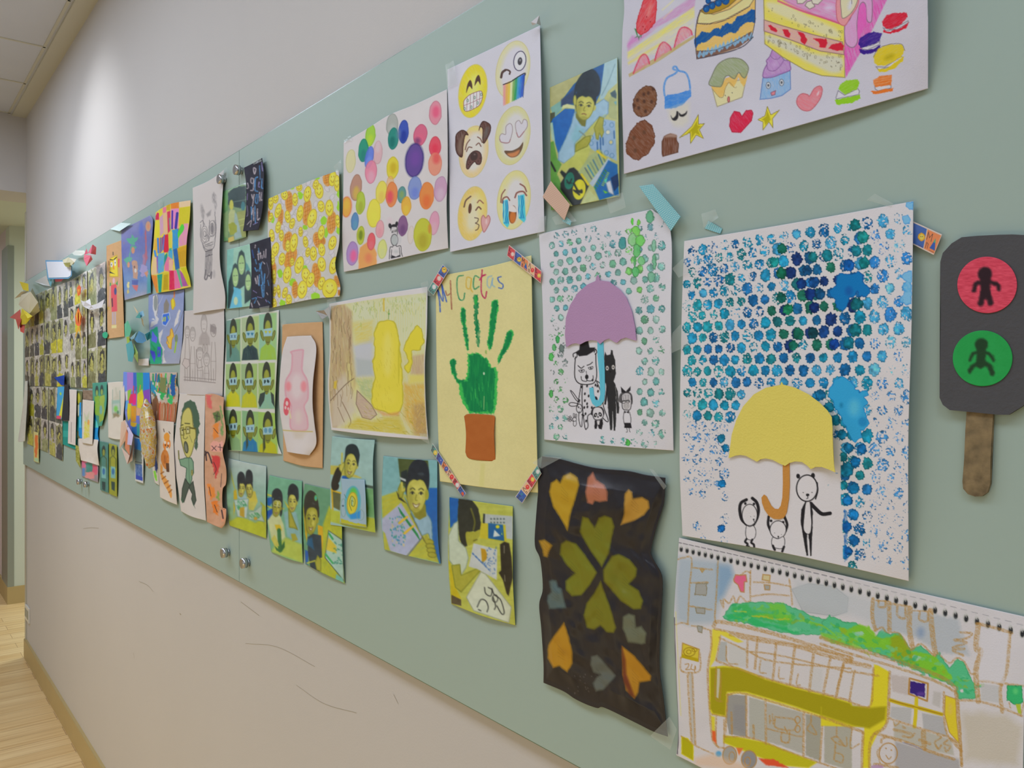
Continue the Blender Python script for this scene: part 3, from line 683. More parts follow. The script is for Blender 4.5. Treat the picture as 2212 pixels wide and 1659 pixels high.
# macarons
def mac(top, mid, bot, c): s.poly(mid, (206, 204, 212), edge=(120, 116, 130)).poly(bot, c, jit=1.5, js=4).poly(top, c, jit=1.5, js=4, tex=(.93, .2, 10, -30))
mac('1300 260 1296 220 1340 160 1420 136 1558 130 1560 180 1500 250 1400 304 1330 300', '1300 290 1400 310 1570 216 1576 240 1460 310 1330 326', '1306 312 1360 336 1480 300 1580 232 1550 296 1460 336 1370 356 1310 340', (206, 32, 56))
mac('1048 460 1056 410 1130 350 1200 336 1296 352 1270 430 1200 466 1100 500 1060 500', '1070 500 1200 470 1276 430 1270 470 1140 528 1090 520', '1052 510 1120 530 1200 520 1280 470 1260 530 1180 564 1110 576 1060 556', (56, 30, 136))
mac('1212 660 1206 590 1260 510 1370 470 1500 470 1530 530 1500 600 1420 650 1320 692 1250 690', '1224 700 1320 706 1500 590 1520 610 1400 700 1260 740', '1240 730 1340 726 1524 590 1518 640 1430 720 1340 756 1260 756', (214, 192, 40)); s.ell(1370, 600, 80, 50, (176, 160, 20), -25, soft=12, a=.8).line('1206 600 1250 516 1370 468 1496 464 1534 530', 1.2, PEN)
mac('836 940 850 890 920 846 1040 830 1054 880 1030 940 900 998', '830 950 900 1000 1040 930 1060 960 1050 1000 810 1046 806 1030', '792 1050 860 1040 1060 1000 1064 1040 980 1084 820 1106', (140, 196, 36))
mac('1200 850 1260 806 1400 784 1396 850 1390 896 1290 910 1220 916', '1214 900 1390 890 1392 930 1250 960 1220 940', '1174 962 1240 956 1416 926 1400 960 1300 984 1210 994', (224, 116, 44))
for y in (820, 845, 872): s.line([1205, y + 20, 1300, y + 6, 1392, y - 14], 1.2, (232, 160, 110), a=.8)
s.build('large white sheet of cake, cupcake, macaron and star drawings at the top', 'drawing')

# ---- My Cactas
s = Sheet('cactus_handprint', ['62 225 380 165 663 92', '663 92 672 600 690 1000 705 1585', '88 1513 400 1556 705 1585', '62 225 66 700 74 1100 88 1513'], (212, 204, 146), off=2, step=1.4, lift=8, wave=2, seed=17, view=(920, 520, 2.911))
s.mottle(5, 50).mottle(4, 3)
G1 = (8, 122, 70); G2 = (60, 184, 84); G3 = (6, 104, 62)
def gp(p, sm=True):
    s.poly(p, G2, sm=sm, jit=2.5, js=4, blur=1); q = s.tr(P(p)); c = q.mean(0); s.poly(c + (q - c) * [.86, .95], G1, sm=sm, jit=3.5, js=5, blur=1.5, tex=(.9, .3, 20, 90), raw=True)
gp('222 430 232 418 244 430 250 480 256 560 266 620 268 684 258 684 244 620 230 540 220 470')
s.poly('298 350 312 338 326 350 330 420 326 500 340 560 340 660 328 662 314 600 304 500 304 420', G1, sm=True, jit=3, js=4, tex=(.8, .6, 18, 85)); s.ell(314, 376, 14, 34, (40, 170, 70), soft=4)
gp('414 400 428 376 448 372 456 390 444 500 426 600 416 660 402 690 388 650 398 560 408 460'); gp('512 580 530 562 548 572 546 610 520 670 480 730 454 778 456 730 484 670 500 620')
gp('152 752 180 746 186 790 190 840 214 880 250 874 240 900 206 900 176 860 156 800')
gp('262 710 330 704 370 740 384 732 412 800 440 794 452 840 450 920 446 1000 430 1090 272 1086 240 1030 212 960 206 896 250 880 264 810', sm=False)
R_ = rs(8)
for i in range(26): x = 215 + 220 * R_.rand(); y = 880 + 190 * R_.rand(); s.line([x, y, x + 4, y + 20 + 30 * R_.rand()], 1.2, (70, 190, 90), a=.6)
s.ell(365, 835, 5, 9, (200, 220, 190)); s.line('366 980 364 1060', 2.2, (150, 190, 120), a=.7).line('318 870 344 1060', 1.2, G3)
s.ell(378, 700, 5, 14, (130, 170, 80), a=.8, jit=2)
s.poly('262 1098 330 1090 420 1100 434 1120 428 1240 438 1388 300 1376 262 1360 244 1320 252 1230 240 1110', (150, 110, 70), a=.0)
s.poly('345 1400 372 1400 366 1545 334 1542', (206, 200, 130), blur=2, a=.8)
CB = (36, 78, 190); CR = (150, 84, 70); CG = (30, 130, 90); CO = (206, 170, 60); CM = (176, 20, 84); CS = (130, 170, 200)
for l, c, w_ in (('90 446 86 380 70 296', CB, 3.4), ('70 296 108 380 100 276', CB, 3), ('100 276 130 384', CB, 3), ('124 316 134 344 152 332', CR, 2.6), ('154 252 158 340 162 430', CR, 3), ('234 218 200 230 196 300 210 366 236 370 244 330', CG, 2.8), ('284 236 258 232 254 290 276 300 286 240', CO, 2.8), ('286 240 282 300 294 322', CO, 2.8),
                 ('334 232 308 222 298 270 306 304 334 288', CG, 3), ('354 184 348 260 350 330 372 362 382 320', CM, 3), ('338 246 356 222 374 214', CM, 3.6), ('414 222 390 232 386 276 404 296 420 236', CS, 2.8), ('420 236 418 276 432 290', CS, 2.8), ('472 226 452 234 462 260 484 276 480 300 458 296', CB, 2.8)):
    s.line(l, w_, c, a=.9, tex=(.8, .35, 5, 60))
cact = s.build('yellow sheet with green handprint cactus in a brown pot, lettered My Cactas', 'handprint painting')
s = Sheet('paper_pot', ['240 1104 262 1090 330 1090 420 1098 434 1112', '434 1112 430 1160 428 1240 438 1388', '248 1330 262 1362 300 1376 380 1384 438 1388', '240 1104 248 1160 252 1230 248 1330'], (170, 96, 40), off=5.0, step=2, lift=2, seed=2, view=(920, 520, 2.911), mat=M_CARD)
s.mottle(4, 12); s.build(parent=cact)

# ---- cut paper helper: outline polygon extruded a little, standing off the sheet
def cutout(name, outline, col, off, parent, sm=False, n=5, th=.6, rough=.8, lift=None, view=None, mat_=None, tess=None, on=None):
    p = P(outline)
    if view: p = np.c_[view[0] + p[:, 0] / view[2], view[1] + p[:, 1] / view[2]]
    if sm: p = spline(p, True, n)
    m = mat_ or mat(name + '_card', col, rough, paper=True, noise=.03, nscale=30, bump=.25, bscale=500)
    bm = bmesh.new()
    vs = []
    for (x, y) in p:
        d = off / 1000 + (lift(x, y) / 1000 if lift else 0) + (on.depth(x, y) / 1000 if on else 0)
        vs.append(bm.verts.new(pt(x, y, d)))
    f = bm.faces.new(vs)
    bmesh.ops.triangulate(bm, faces=[f])
    if lift or tess or on:
        for _ in range(tess or 3):
            bmesh.ops.subdivide_edges(bm, edges=[e for e in bm.edges if e.calc_length() > .006], cuts=1)
        for v in bm.verts:
            if lift or on:
                # photo pixel of this vertex, then put it at its lifted distance
                d = Vector(v.co) - CAMP; t_ = d.dot(FWD); px = CX + F * d.dot(RGT) / t_; py = YV - F * d.z / t_
                v.co = pt(px, py, (off + (lift(px, py) if lift else 0) + (on.depth(px, py) if on else 0)) / 1000)
    bm.normal_update()
    r = bmesh.ops.extrude_face_region(bm, geom=bm.faces[:])
    for v in [g for g in r['geom'] if isinstance(g, bmesh.types.BMVert)]: v.co.y += th / 1000
    bmesh.ops.recalc_face_normals(bm, faces=bm.faces[:])
    me = bpy.data.meshes.new(name); 
    org = sum((v.co for v in bm.verts), Vector()) / len(bm.verts)
    for v in bm.verts: v.co -= org
    bm.to_mesh(me); bm.free(); me.materials.append(m)
    o = bpy.data.objects.new(name, me); link(o, parent); o.location = org - (parent.location if parent else Vector())
    return o

# ---- purple umbrella
s = Sheet('umbrella_painting', ['42 225 300 165 765 65', '765 65 884 205 886 800 903 1610', '75 1540 500 1580 903 1610', '42 225 66 700 72 1200 75 1540'], (206, 205, 212), off=2, step=1.25, lift=9, seed=23, view=(1150, 430, 2.962))
s.mottle(3, 50)
R_ = rs(21)
cols = [(104, 174, 160), (120, 182, 172), (84, 160, 158), (140, 186, 176), (96, 168, 130), (90, 172, 186)]
def stamps(s, x0, x1, dS, h0, h1, dH, fn, r0, view, seed0=0):
    i1 = 1.0 / (x0 - XV); i2 = 1.0 / (x1 - XV); n = int((i1 - i2) / dS); m = int((h1 - h0) / dH); q = seed0
    for j in range(m + 1):
        for i in range(n + 1):
            sI = i1 - dS * (i + (.5 if j % 2 else 0)); X = 1 / sI; px = X + XV; py = YV + (h0 + dH * j) * X
            q += 1; r = fn(px, py, q)
            if r is None: continue
            col, solid, a = r; blot(s, px + R_.uniform(-1, 1), py + R_.uniform(-1, 1), r0 * X / 1800 * R_.uniform(.8, 1.1), col, solid, q, a, rx=.86)
def f1(x, y, q):
    zx, zy = (x - 1150) * 2.962, (y - 430) * 2.962
    c = cols[R_.randint(len(cols))]
    if zx < 70 or zx > 860 or zy < 160 - 0.1 * zx + 60 or zy > 1590 - .02 * zx: return None
    if zx < 110: return None
    if zy > 640 and 222 < zx < 655 and zy < 1540: return None
    if 215 < zx < 655 and ((zx - 435) / 215) ** 2 + ((zy - 900) / 390) ** 2 < .9 and zy < 930: return None
    if zy > 1480 and zx > 160: return (c, R_.uniform(0, .35), .9)
    sol = 1.0 if R_.rand() < .55 else R_.uniform(.35, .7)
    if zx < 215 and zy > 760: sol = R_.uniform(.05, .4)
    if zx < 215 and zy > 780 and zy < 1300: c = (84, 160, 96) if R_.rand() < .5 else (110, 130, 130)
    if zy < 260: sol = R_.uniform(0, .5); c = (100, 160, 170)
    if 600 < zx < 720 and zy < 700: c = (112, 200, 96) if R_.rand() < .6 else c
    if zx > 780: sol *= .6
    return (c, sol, .85)
stamps(s, 1165, 1445, 8.5e-6, -.26, .12, .0132, f1, 10.5, None, 100)
for x, y, rx, ry, c in ((752, 115, 26, 40, (96, 172, 130)), (664, 204, 28, 32, (120, 206, 90)), (640, 262, 30, 42, (140, 200, 140)), (690, 265, 30, 36, (110, 204, 96)), (668, 330, 24, 44, (100, 190, 110)), (654, 400, 8, 34, (96, 184, 110)), (778, 300, 16, 40, (130, 190, 160)), (780, 400, 14, 50, (110, 180, 140)), (762, 500, 24, 36, (116, 180, 150)), (576, 282, 24, 40, (70, 150, 150)), (638, 142, 10, 22, (90, 220, 60)), (680, 148, 12, 18, (110, 210, 70)), (660, 466, 24, 34, (90, 186, 110)), (698, 396, 24, 28, (120, 196, 130)), (160, 900, 14, 24, (60, 170, 90)), (140, 950, 14, 22, (90, 180, 110)), (188, 954, 15, 26, (100, 120, 116)), (612, 1560, 14, 20, (70, 180, 70)), (120, 1246, 11, 24, (80, 180, 90)), (122, 1010, 14, 24, (80, 190, 90))):
    s.ell(x, y, rx, ry, c, jit=2, js=5, a=.9, edge=tuple(k * .7 for k in c))
s.poly('222 945 230 700 330 600 440 560 540 600 650 700 655 905 600 930 380 940', (206, 205, 212), blur=2)
BK = (36, 34, 38)
# tall dog with top hat
s.line('276 1010 272 1060 272 1140 300 1180 360 1186 400 1170 412 1120 408 1060 406 990', 2, BK).line('262 1010 262 990 282 984 286 1006 272 1022', 2, BK).line('396 980 404 960 412 980 402 992', 2, BK)
s.poly('276 980 300 964 304 930 310 905 356 905 366 950 402 950 396 972 350 1000 300 1006', BK, sm=False, blur=1)
s.line('292 1066 312 1082 330 1070', 1.8, BK).line('350 1064 370 1056 384 1044', 1.8, BK).line('296 1096 330 1092 328 1106 312 1110 298 1100', 1.2, BK).line('358 1078 386 1072 384 1086 368 1090 358 1082', 1.2, BK).ell(316, 1100, 5, 5, BK).ell(374, 1082, 5, 5, BK)
s.ell(348, 1138, 11, 15, BK).line('344 1100 348 1128', 1, BK).line('348 1150 346 1166 318 1160 312 1136', 1.5, BK).line('348 1160 372 1164 388 1150 388 1130', 1.5, BK)
s.line('312 1184 300 1260 284 1330', 1.8, BK).line('320 1190 318 1300 336 1460 350 1466 356 1450 354 1390 380 1370', 1.8, BK).line('412 1170 440 1240 456 1330 484 1410 476 1424 440 1390', 1.8, BK).line('404 1160 430 1176 450 1200', 1.8, BK)
for x, y in ((316, 1202), (336, 1246), (350, 1196), (384, 1210), (386, 1158), (360, 1260), (336, 1290), (350, 1310), (404, 1190), (420, 1230), (408, 1280), (332, 1334), (352, 1330), (380, 1334), (344, 1420), (300, 1290), (416, 1196), (438, 1176), (340, 1374)): s.ell(x, y, 5.5, 9, BK, 10)
s.ell(408, 1278, 9, 16, BK, -15)
# black cat figure
s.poly('462 1170 460 1010 466 978 476 1000 500 994 504 966 514 968 518 1000 530 1030 534 1120 520 1166 530 1184 546 1230 556 1340 552 1374 540 1370 534 1260 536 1400 530 1482 520 1480 514 1380 510 1478 498 1480 484 1340 478 1250 470 1180', (44, 44, 46), jit=.6)
for x in (479, 517): s.ell(x, 1082 - (x > 500) * 6, 10, 15, (210, 206, 204)).ell(x, 1082 - (x > 500) * 6, 10, 15, (90, 88, 88), ring=1).ell(x, 1082 - (x > 500) * 6, 4, 6, BK)
s.ell(498, 1104, 6, 6, (30, 28, 30)); s.line('480 1200 474 1250 466 1310', 4, BK).line('530 1200 546 1300', 1, (130, 130, 130)).line('514 1360 516 1470', 1, (180, 180, 180))
# panda
s.ell(388, 1356, 11, 28, BK, 20).ell(446, 1356, 12, 28, BK, -20).poly('384 1380 390 1340 420 1328 448 1344 456 1384 440 1410 400 1412', (206, 204, 210), sm=True, edge=BK)
s.ell(404, 1382, 10, 15, BK, 25).ell(434, 1378, 10, 15, BK, -25).ell(406, 1382, 4, 5, (200, 200, 200)).ell(433, 1378, 4, 5, (200, 200, 200)).ell(420, 1394, 5, 5, BK)
s.poly('400 1414 396 1470 412 1470 418 1440 426 1470 442 1474 452 1440 448 1408 420 1420', BK, sm=False, jit=1).poly('412 1420 432 1418 428 1444 416 1444', (204, 202, 206))
# glasses girl
s.poly('558 1300 556 1260 576 1236 610 1232 636 1250 642 1300 626 1316', (90, 88, 90), sm=True).poly('572 1300 568 1256 600 1238 632 1256 630 1340 600 1352 576 1340', (206, 203, 208), sm=True, edge=BK)
for i in range(7): s.line([574 + i * 9, 1250, 572 + i * 9.5, 1284], .7, BK)
s.poly('566 1200 586 1222 600 1232 590 1240 570 1238', BK).poly('628 1198 606 1222 598 1232 616 1236 628 1224', BK); s.line('574 1296 596 1290 620 1294', 2.4, (90, 90, 90)); s.ell(584, 1298, 11, 9, BK, ring=1).ell(612, 1295, 11, 9, BK, ring=1)
for r in (5, 11, 17): s.ell(602, 1322, r, r * 1.2, (120, 116, 116), ring=.8)
s.poly('586 1354 602 1362 620 1352 616 1372 602 1364 590 1370', BK).line('586 1364 582 1400 588 1440', 1.1, BK).line('622 1364 630 1400 630 1430', 1.1, BK).poly('590 1432 630 1432 636 1466 588 1464', BK).line('604 1466 608 1488 600 1492', 1, BK).line('620 1466 622 1486 626 1490', 1, BK)
# rabbits at the left
s.line('290 1280 262 1240 244 1224 250 1240 278 1284 300 1302', 1.5, BK).line('296 1310 250 1302 234 1314 252 1326 290 1322', 1.5, BK).ell(300, 1340, 18, 28, BK, ring=1.4).ell(296, 1332, 4, 6, BK).ell(308, 1340, 3, 4, BK).line('300 1360 296 1400 306 1450 316 1454 318 1420 322 1370', 1.5, BK).line('318 1380 330 1386', 3, BK)
s.ell(270, 1410, 12, 12, BK, ring=1).line('262 1400 262 1374 270 1376 268 1398', 1, BK).line('274 1398 278 1376 284 1382 280 1402', 1, BK).line('264 1420 262 1444 272 1454 282 1440 280 1420', 1, BK)
for a_ in range(5): s.ell(240 + 9 * math.cos(a_ * 1.26), 1406 + 12 * math.sin(a_ * 1.26), 5, 7, BK, ring=.9)
s.line('248 1414 262 1424', .9, BK)
um = s.build('white sheet with lilac paper umbrella over black-and-white animals and teal dots', 'painting')
VF = (1150, 430, 2.962)
cutout('umbrella_handle', '416 905 452 905 456 1000 462 1100 464 1230 458 1290 436 1320 408 1330 384 1310 368 1270 364 1208 388 1206 392 1250 404 1284 424 1288 434 1250 428 1120 416 1000', (92, 184, 208), .8, um, view=VF, sm=False, on=s)
tag(cutout('umbrella_canopy', '216 948 208 870 214 760 240 680 290 600 350 548 404 524 408 500 416 484 428 500 430 520 490 528 560 580 600 630 636 720 656 820 664 906 640 900 600 886 566 896 540 920 520 912 490 892 460 904 432 928 410 906 376 902 340 912 306 930 280 922 250 928', (170, 134, 172), 2.2, um, view=VF, sm=False, on=s), 'lilac paper canopy')

# ---- yellow umbrella
s = Sheet('umbrella_painting', ['1478 520.8 1700 484 1972.9 434.7', '1972.9 434.7 1969 700 1962 950 1962.8 1255.4', '1474.1 1157.2 1700 1196 1962.8 1255.4', '1478 520.8 1472 700 1468 980 1474.1 1157.2'], (208, 205, 209), off=2.5, step=1.3, lift=10, wave=3, seed=31)
s.mottle(3, 60)
R_ = rs(77)
b1 = [(20, 130, 190), (24, 110, 178), (14, 140, 178), (30, 150, 200), (10, 96, 160), (16, 126, 140), (60, 160, 212)]
def f2(x, y, q):
    H = (y - YV) / (x - XV)
    if x < 1484 or x > 1962: return None
    top = 520.8 + (x - 1478) * -.174
    if y < top + 3 or y > 1225: return None
    if 1575 < x < 1812 and y > 835 + 0: 
        if ((x - 1690) / 118) ** 2 + ((y - 985) / 160) ** 2 < 1 or y > 960: return None
    c = b1[R_.randint(len(b1))]; sol = 1.0 if R_.rand() < .6 else R_.uniform(.25, .75); a = .95
    cd = math.hypot((x - 1755) / 90, (y - 660) / 110)
    if cd < 1 and R_.rand() < .75: c = [(10, 60, 130), (14, 100, 110), (12, 46, 110), (14, 96, 150), (20, 110, 90)][R_.randint(5)]; sol = 1
    if x < 1560 and y > 640 and R_.rand() < .5: c = (30, 160, 180)
    dist = (x - 1900) / 60
    if x > 1880: sol = min(sol, R_.uniform(.1, .9) - .15 * max(0, dist)); c = [(60, 160, 214), (90, 180, 220), (40, 130, 210)][R_.randint(3)]
    if x > 1880 and y > 840: sol = R_.uniform(-.02, .35); c = (60, 140, 210)
    if x < 1580 and y > 905: sol = R_.uniform(0, .35) - (y - 905) / 1400; c = (50, 130, 200)
    if x < 1500 and y > 860: sol = min(sol, .08)
    if y < top + 60: sol = min(sol, R_.uniform(.1, .85))
    if x > 1815 and x < 1880 and y > 1080: sol = min(sol, R_.uniform(.1, .8))
    if x > 1868 and y > 1080: sol = min(sol, .05)
    if x < 1640 and y < 700: sol = min(sol, R_.uniform(.05, 1.0))
    if x < 1560 and y > 1060 and R_.rand() < .7: return None
    return (c, max(sol, 0), a)
stamps(s, 1484, 1968, 7.02e-6, -.195, .20, .0133, f2, 13.0, None, 900)
s.v(1440, 420, 3.95)
def dk(x, y, r, c, sd): blot(s, 1440 + x / 3.95, 420 + y / 3.95, r / 3.95, c, 1, sd, rx=.9)
for i, (x, y, r, c) in enumerate(((985, 465, 56, (10, 100, 84)), (980, 672, 62, (12, 104, 80)), (980, 880, 58, (12, 100, 90)), (1035, 980, 60, (20, 130, 90)), (1125, 1190, 66, (22, 116, 96)), (1250, 1185, 62, (10, 70, 84)), (1080, 1290, 56, (14, 112, 96)), (1258, 968, 60, (10, 44, 110)), (1150, 762, 58, (10, 60, 130)), (1258, 750, 60, (14, 74, 140)), (1225, 850, 64, (10, 50, 120)), (1310, 850, 60, (12, 80, 130)), (1368, 520, 66, (16, 120, 136)), (1250, 535, 58, (20, 120, 130)), (1610, 262, 62, (16, 124, 130)), (1675, 362, 66, (24, 140, 140)), (1685, 585, 64, (14, 130, 136)), (1555, 605, 66, (10, 90, 170)), (1620, 935, 70, (14, 110, 124)), (1610, 1158, 70, (14, 116, 130)), (1555, 1270, 66, (14, 116, 140)), (1430, 1280, 60, (10, 60, 140)), (1620, 480, 60, (24, 130, 150)), (922, 575, 52, (24, 150, 150)), (1200, 650, 58, (14, 80, 130)))): dk(x, y, r * .9, c, 40 + i)
s.poly('1446 700 1480 670 1560 680 1640 654 1680 690 1680 750 1730 790 1736 840 1700 880 1650 870 1626 830 1600 872 1560 880 1540 960 1500 1000 1444 970 1440 900 1392 860 1390 810 1440 780', (12, 116, 184), jit=3, js=7, blur=1, edge=(10, 80, 150)).ell(1555, 825, 48, 55, (20, 84, 160), soft=8, a=.7)
for p_ in ('2046 68 2106 58 2106 130 2070 128 2044 100', '1996 700 2030 660 2092 646 2090 760 2092 930 2050 940 2000 920 1984 890 2010 860 2030 830 2008 780 2040 740', '2010 190 2060 176 2086 210 2070 250 2030 250'): s.poly(p_, (104, 176, 220), jit=2.5, js=6, blur=1, a=.85, edge=(60, 140, 210))
s.v(1440, 800, 3.457)
s.poly('1250 70 1310 46 1370 80 1410 130 1440 160 1496 150 1506 180 1480 200 1504 240 1474 270 1480 320 1500 370 1516 400 1480 440 1450 450 1460 500 1410 540 1370 500 1350 440 1320 400 1300 330 1256 290 1240 230 1210 190 1214 150', (50, 160, 214), jit=3, js=8, blur=1, edge=(24, 120, 190)).ell(1400, 280, 70, 90, (90, 186, 226), soft=16, a=.8).ell(1465, 385, 44, 46, (30, 130, 190), soft=6, a=.8).ell(1305, 260, 24, 30, (16, 110, 160), soft=8, a=.7)
for i, (x, y, r, c) in enumerate(((1360, 580, 46, (14, 110, 160)), (1458, 588, 44, (16, 110, 176)), (1408, 685, 48, (10, 106, 166)), (1345, 740, 64, (14, 118, 156)), (1400, 884, 46, (14, 120, 176)), (1318, 860, 40, (14, 128, 150)), (1352, 972, 46, (14, 110, 176)), (1400, 1078, 46, (20, 120, 190)), (1345, 1170, 42, (10, 100, 176)), (1400, 1270, 46, (20, 110, 180)), (1360, 1350, 34, (10, 90, 160)), (1150, 182, 46, (14, 110, 160)), (1212, 275, 44, (14, 120, 150)), (1262, 370, 44, (12, 120, 150)), (1310, 480, 44, (12, 110, 150)), (1318, 650, 40, (14, 120, 140)), (414, 845, 34, (20, 130, 200)), (410, 1180, 34, (20, 110, 190)), (408, 510, 36, (20, 120, 160)), (440, 580, 34, (10, 110, 160)))):
    blot(s, 1440 + x / 3.457, 800 + y / 3.457, r / 3.457, c, .85 if i > 12 else 1, 90 + i, rx=.95)
s.poly('1322 1040 1350 1050 1352 1400 1330 1440 1320 1300', (14, 90, 170), jit=3, js=5, tex=(.55, .8, 8, 88))
s.poly('462 656 520 620 640 560 740 500 1000 500 1200 560 1300 640 1300 960 1310 1040 1318 1440 480 1260 480 800', (208, 205, 209), blur=1.2)
# bears
def bear_head(cx, cy, rx, ry, rot=0, w_=2.2): s.ell(cx, cy, rx, ry, (210, 207, 211), rot).ell(cx, cy, rx, ry, BK, rot, ring=w_)
def limb(p, w_): s.line(p, w_, BK, blur=.8)
limb('596 1150 560 1110 546 1040 556 990 596 966', 6.5); limb('640 955 672 986 686 1040 676 1100 650 1150', 6.5)
s.ell(588, 995, 9, 10, BK).ell(652, 998, 9, 10, BK)
bear_head(620, 1080, 56, 80, 0, 1.6)
s.poly('596 1160 588 1220 600 1258 630 1268 660 1250 668 1200 650 1160 620 1166', (210, 207, 211), sm=True, edge=BK, ew=1.2)
limb('596 1260 586 1280 604 1296 600 1310', 4.5); limb('640 1264 632 1286 650 1300 654 1318', 4.5); s.line('604 1314 616 1314', 3, BK)
s.ell(650, 1114, 6, 6, BK).line('652 1120 654 1132', 1.2, BK).ell(628, 1092, 1.8, 2, BK).ell(654, 1090, 1.8, 2, BK)
limb('778 1200 758 1150 762 1092', 5.5); limb('888 1200 900 1150 876 1084', 5.5); s.ell(780, 1124, 10, 10, BK).ell(870, 1134, 10, 10, BK)
bear_head(832, 1190, 60, 66, 0, 1.6)
s.poly('792 1246 782 1290 800 1322 850 1334 878 1316 884 1270 870 1240 830 1256', (210, 207, 211), sm=True, edge=BK, ew=1.2)
limb('794 1310 800 1326 808 1340', 5); limb('876 1318 870 1334 864 1352', 5); s.ell(834, 1242, 6, 6, BK).ell(806, 1214, 1.8, 2, BK).ell(858, 1226, 1.8, 2, BK).line('834 1246 834 1256', 1, BK)
s.ell(982, 790, 14, 18, BK, -10).ell(1092, 788, 15, 22, BK, 5)
s.poly('1034 982 1080 984 1092 1060 1090 1180 1084 1300 1082 1386 1072 1386 1064 1260 1056 1250 1048 1250 1058 1384 1046 1386 1034 1330 1012 1200 1000 1120 1006 1040', BK, sm=False, jit=.5)
limb('1076 994 1110 1030 1160 1072 1220 1068', 8)
s.poly('1042 990 1068 988 1074 1060 1080 1140 1072 1210 1046 1218 1024 1180 1030 1080', (210, 207, 211), sm=True); s.line('1054 1230 1056 1300 1066 1370', 3, (205, 202, 206))
bear_head(1048, 880, 78, 98, 2, 2.6); s.line('1112 960 1128 900 1124 840', 3, BK)
s.ell(1053, 930, 13, 10, BK).line('1053 938 1054 954 1046 958', 1.6, BK).ell(1020, 913, 4, 2.5, BK).ell(1086, 912, 4, 2.5, BK)
s.ell(1208, 860, 4, 6, (120, 170, 190), jit=2).ell(1270, 768, 8, 2, (40, 110, 190))
um2 = s.build('largest sheet, yellow paper umbrella over three bears and bright blue dots', 'painting')
VG = (1440, 800, 3.457)
cutout('umbrella_handle', '866 690 916 690 918 860 912 960 896 1060 876 1100 840 1112 800 1108 762 1086 730 1040 712 990 708 950 726 928 744 940 760 970 780 1010 806 1034 834 1036 852 1010 864 950 868 850', (190, 132, 58), .8, um2, view=VG, sm=False, on=s)
def lf(px, py): # the right rim of the canopy is folded forward
    t_ = max(0.0, (px - 1735) / 65.0); return 7 * t_ ** 1.5 + 1.5 * math.sin(px / 22.0) * t_
cutout('umbrella_canopy', '462 656 470 600 486 480 520 370 570 270 650 180 740 130 850 108 852 96 860 86 868 106 960 130 1060 180 1140 240 1200 300 1232 350 1238 430 1238 600 1248 700 1258 762 1210 740 1160 722 1110 722 1076 738 1050 712 1010 684 960 680 916 692 884 714 840 694 790 668 740 658 700 664 674 682 640 664 590 638 550 632 510 638', (214, 200, 96), 2.0, um2, view=VG, sm=False, lift=lf, on=s)

# ---- black sheet with leaf hearts
s = Sheet('heart_collage', ['80 40 180 55 290 85 400 108 560 122 660 144 770 160', '770 160 762 300 725 420 690 560 700 610 745 690 755 760 748 900 740 1050 738 1230 760 1400 784 1610', '88 1308 200 1356 260 1396 330 1430 390 1450 430 1448 600 1530 700 1580 784 1610', '80 40 62 200 45 400 40 540 70 620 84 780 64 870 76 1010 88 1200 88 1308'], (30, 28, 34), off=3, step=1.8, lift=4, wave=0, seed=41, view=(1140, 970, 2.591), mat=M_FOIL)
wv = fbm(s.U * 4.4, s.V * 6.8, 5, 3); s.dis = s.dis + 15 * wv * np.clip(np.minimum.reduce([s.U, 1 - s.U, s.V, 1 - s.V]) * 12, .25, 1)
hearts = [('222 458 190 400 140 320 120 240 130 190 160 168 180 188 200 150 240 132 280 160 288 200 270 270 240 360', (186, 148, 24)), ('366 128 384 170 430 200 448 240 446 290 400 298 376 290 362 312 332 302 322 240 336 160', (180, 112, 84)),
          ('520 426 536 370 542 250 564 224 584 240 590 276 640 268 676 290 680 330 650 370 600 400', (186, 140, 50)), ('414 662 370 600 320 520 290 460 306 376 340 386 374 438 396 386 430 372 470 384 486 432 470 500 456 580', (116, 118, 18)),
          ('388 690 350 760 300 818 246 824 214 790 210 740 262 694 210 640 180 590 186 530 214 510 270 530 320 590', (118, 120, 18)), ('422 676 470 600 510 588 570 616 612 670 608 710 568 756 620 790 646 850 634 894 590 898 520 850 460 780 424 740', (116, 116, 18)),
          ('408 738 430 800 460 880 494 1000 480 1030 440 1024 408 988 370 1012 330 1000 312 930 330 860 370 810', (116, 116, 18)), ('62 512 96 506 138 540 120 570 110 606 88 600 80 560', (180, 140, 34)),
          ('216 890 120 896 106 850 112 820 130 800 118 740 140 730 160 734 170 770 190 780 200 830', (84, 104, 104)), ('204 970 230 1050 250 1140 250 1200 222 1250 178 1216 140 1226 112 1170 112 1100 150 1040', (182, 134, 22)),
          ('494 1268 460 1310 420 1350 380 1358 364 1310 382 1280 404 1262 366 1250 350 1210 356 1160 390 1150', (90, 98, 94)), ('526 1100 600 1160 690 1270 686 1296 626 1306 620 1360 598 1398 550 1350 530 1260', (180, 128, 22)), ('566 920 600 930 606 998 636 990 664 1030 660 1086 640 1094 560 1080 530 1000 532 940', (102, 110, 92))]
for h, c in hearts:
    c = tuple(k * .95 for k in c)
    s.poly(h, c, jit=.8, js=9, blur=1, edge=tuple(k * .72 for k in c), ew=2.5)
    q = s.tr(P(h)); c0 = q.mean(0)
    for k in range(4): a_ = k * .5 - .8; s.line(np.c_[(np.array([c0 + [-7, -16 + k * 8], c0 + [8, 2 + k * 5]]) - [s.vx, s.vy]) * s.vs].ravel(), .9, tuple(x * .84 for x in c), a=.7)
s.poly('526 1104 548 1180 552 1260 600 1390 570 1380 534 1300 528 1200', (92, 30, 14), blur=3, a=.8)
for i in range(16): s.ell(220 + R_.rand() * 140, 1260 + R_.rand() * 110, 2.5, 3, (120, 116, 116), a=.7)
s.build('crinkled black sheet with olive four-leaf clover and orange leaf hearts', 'collage')

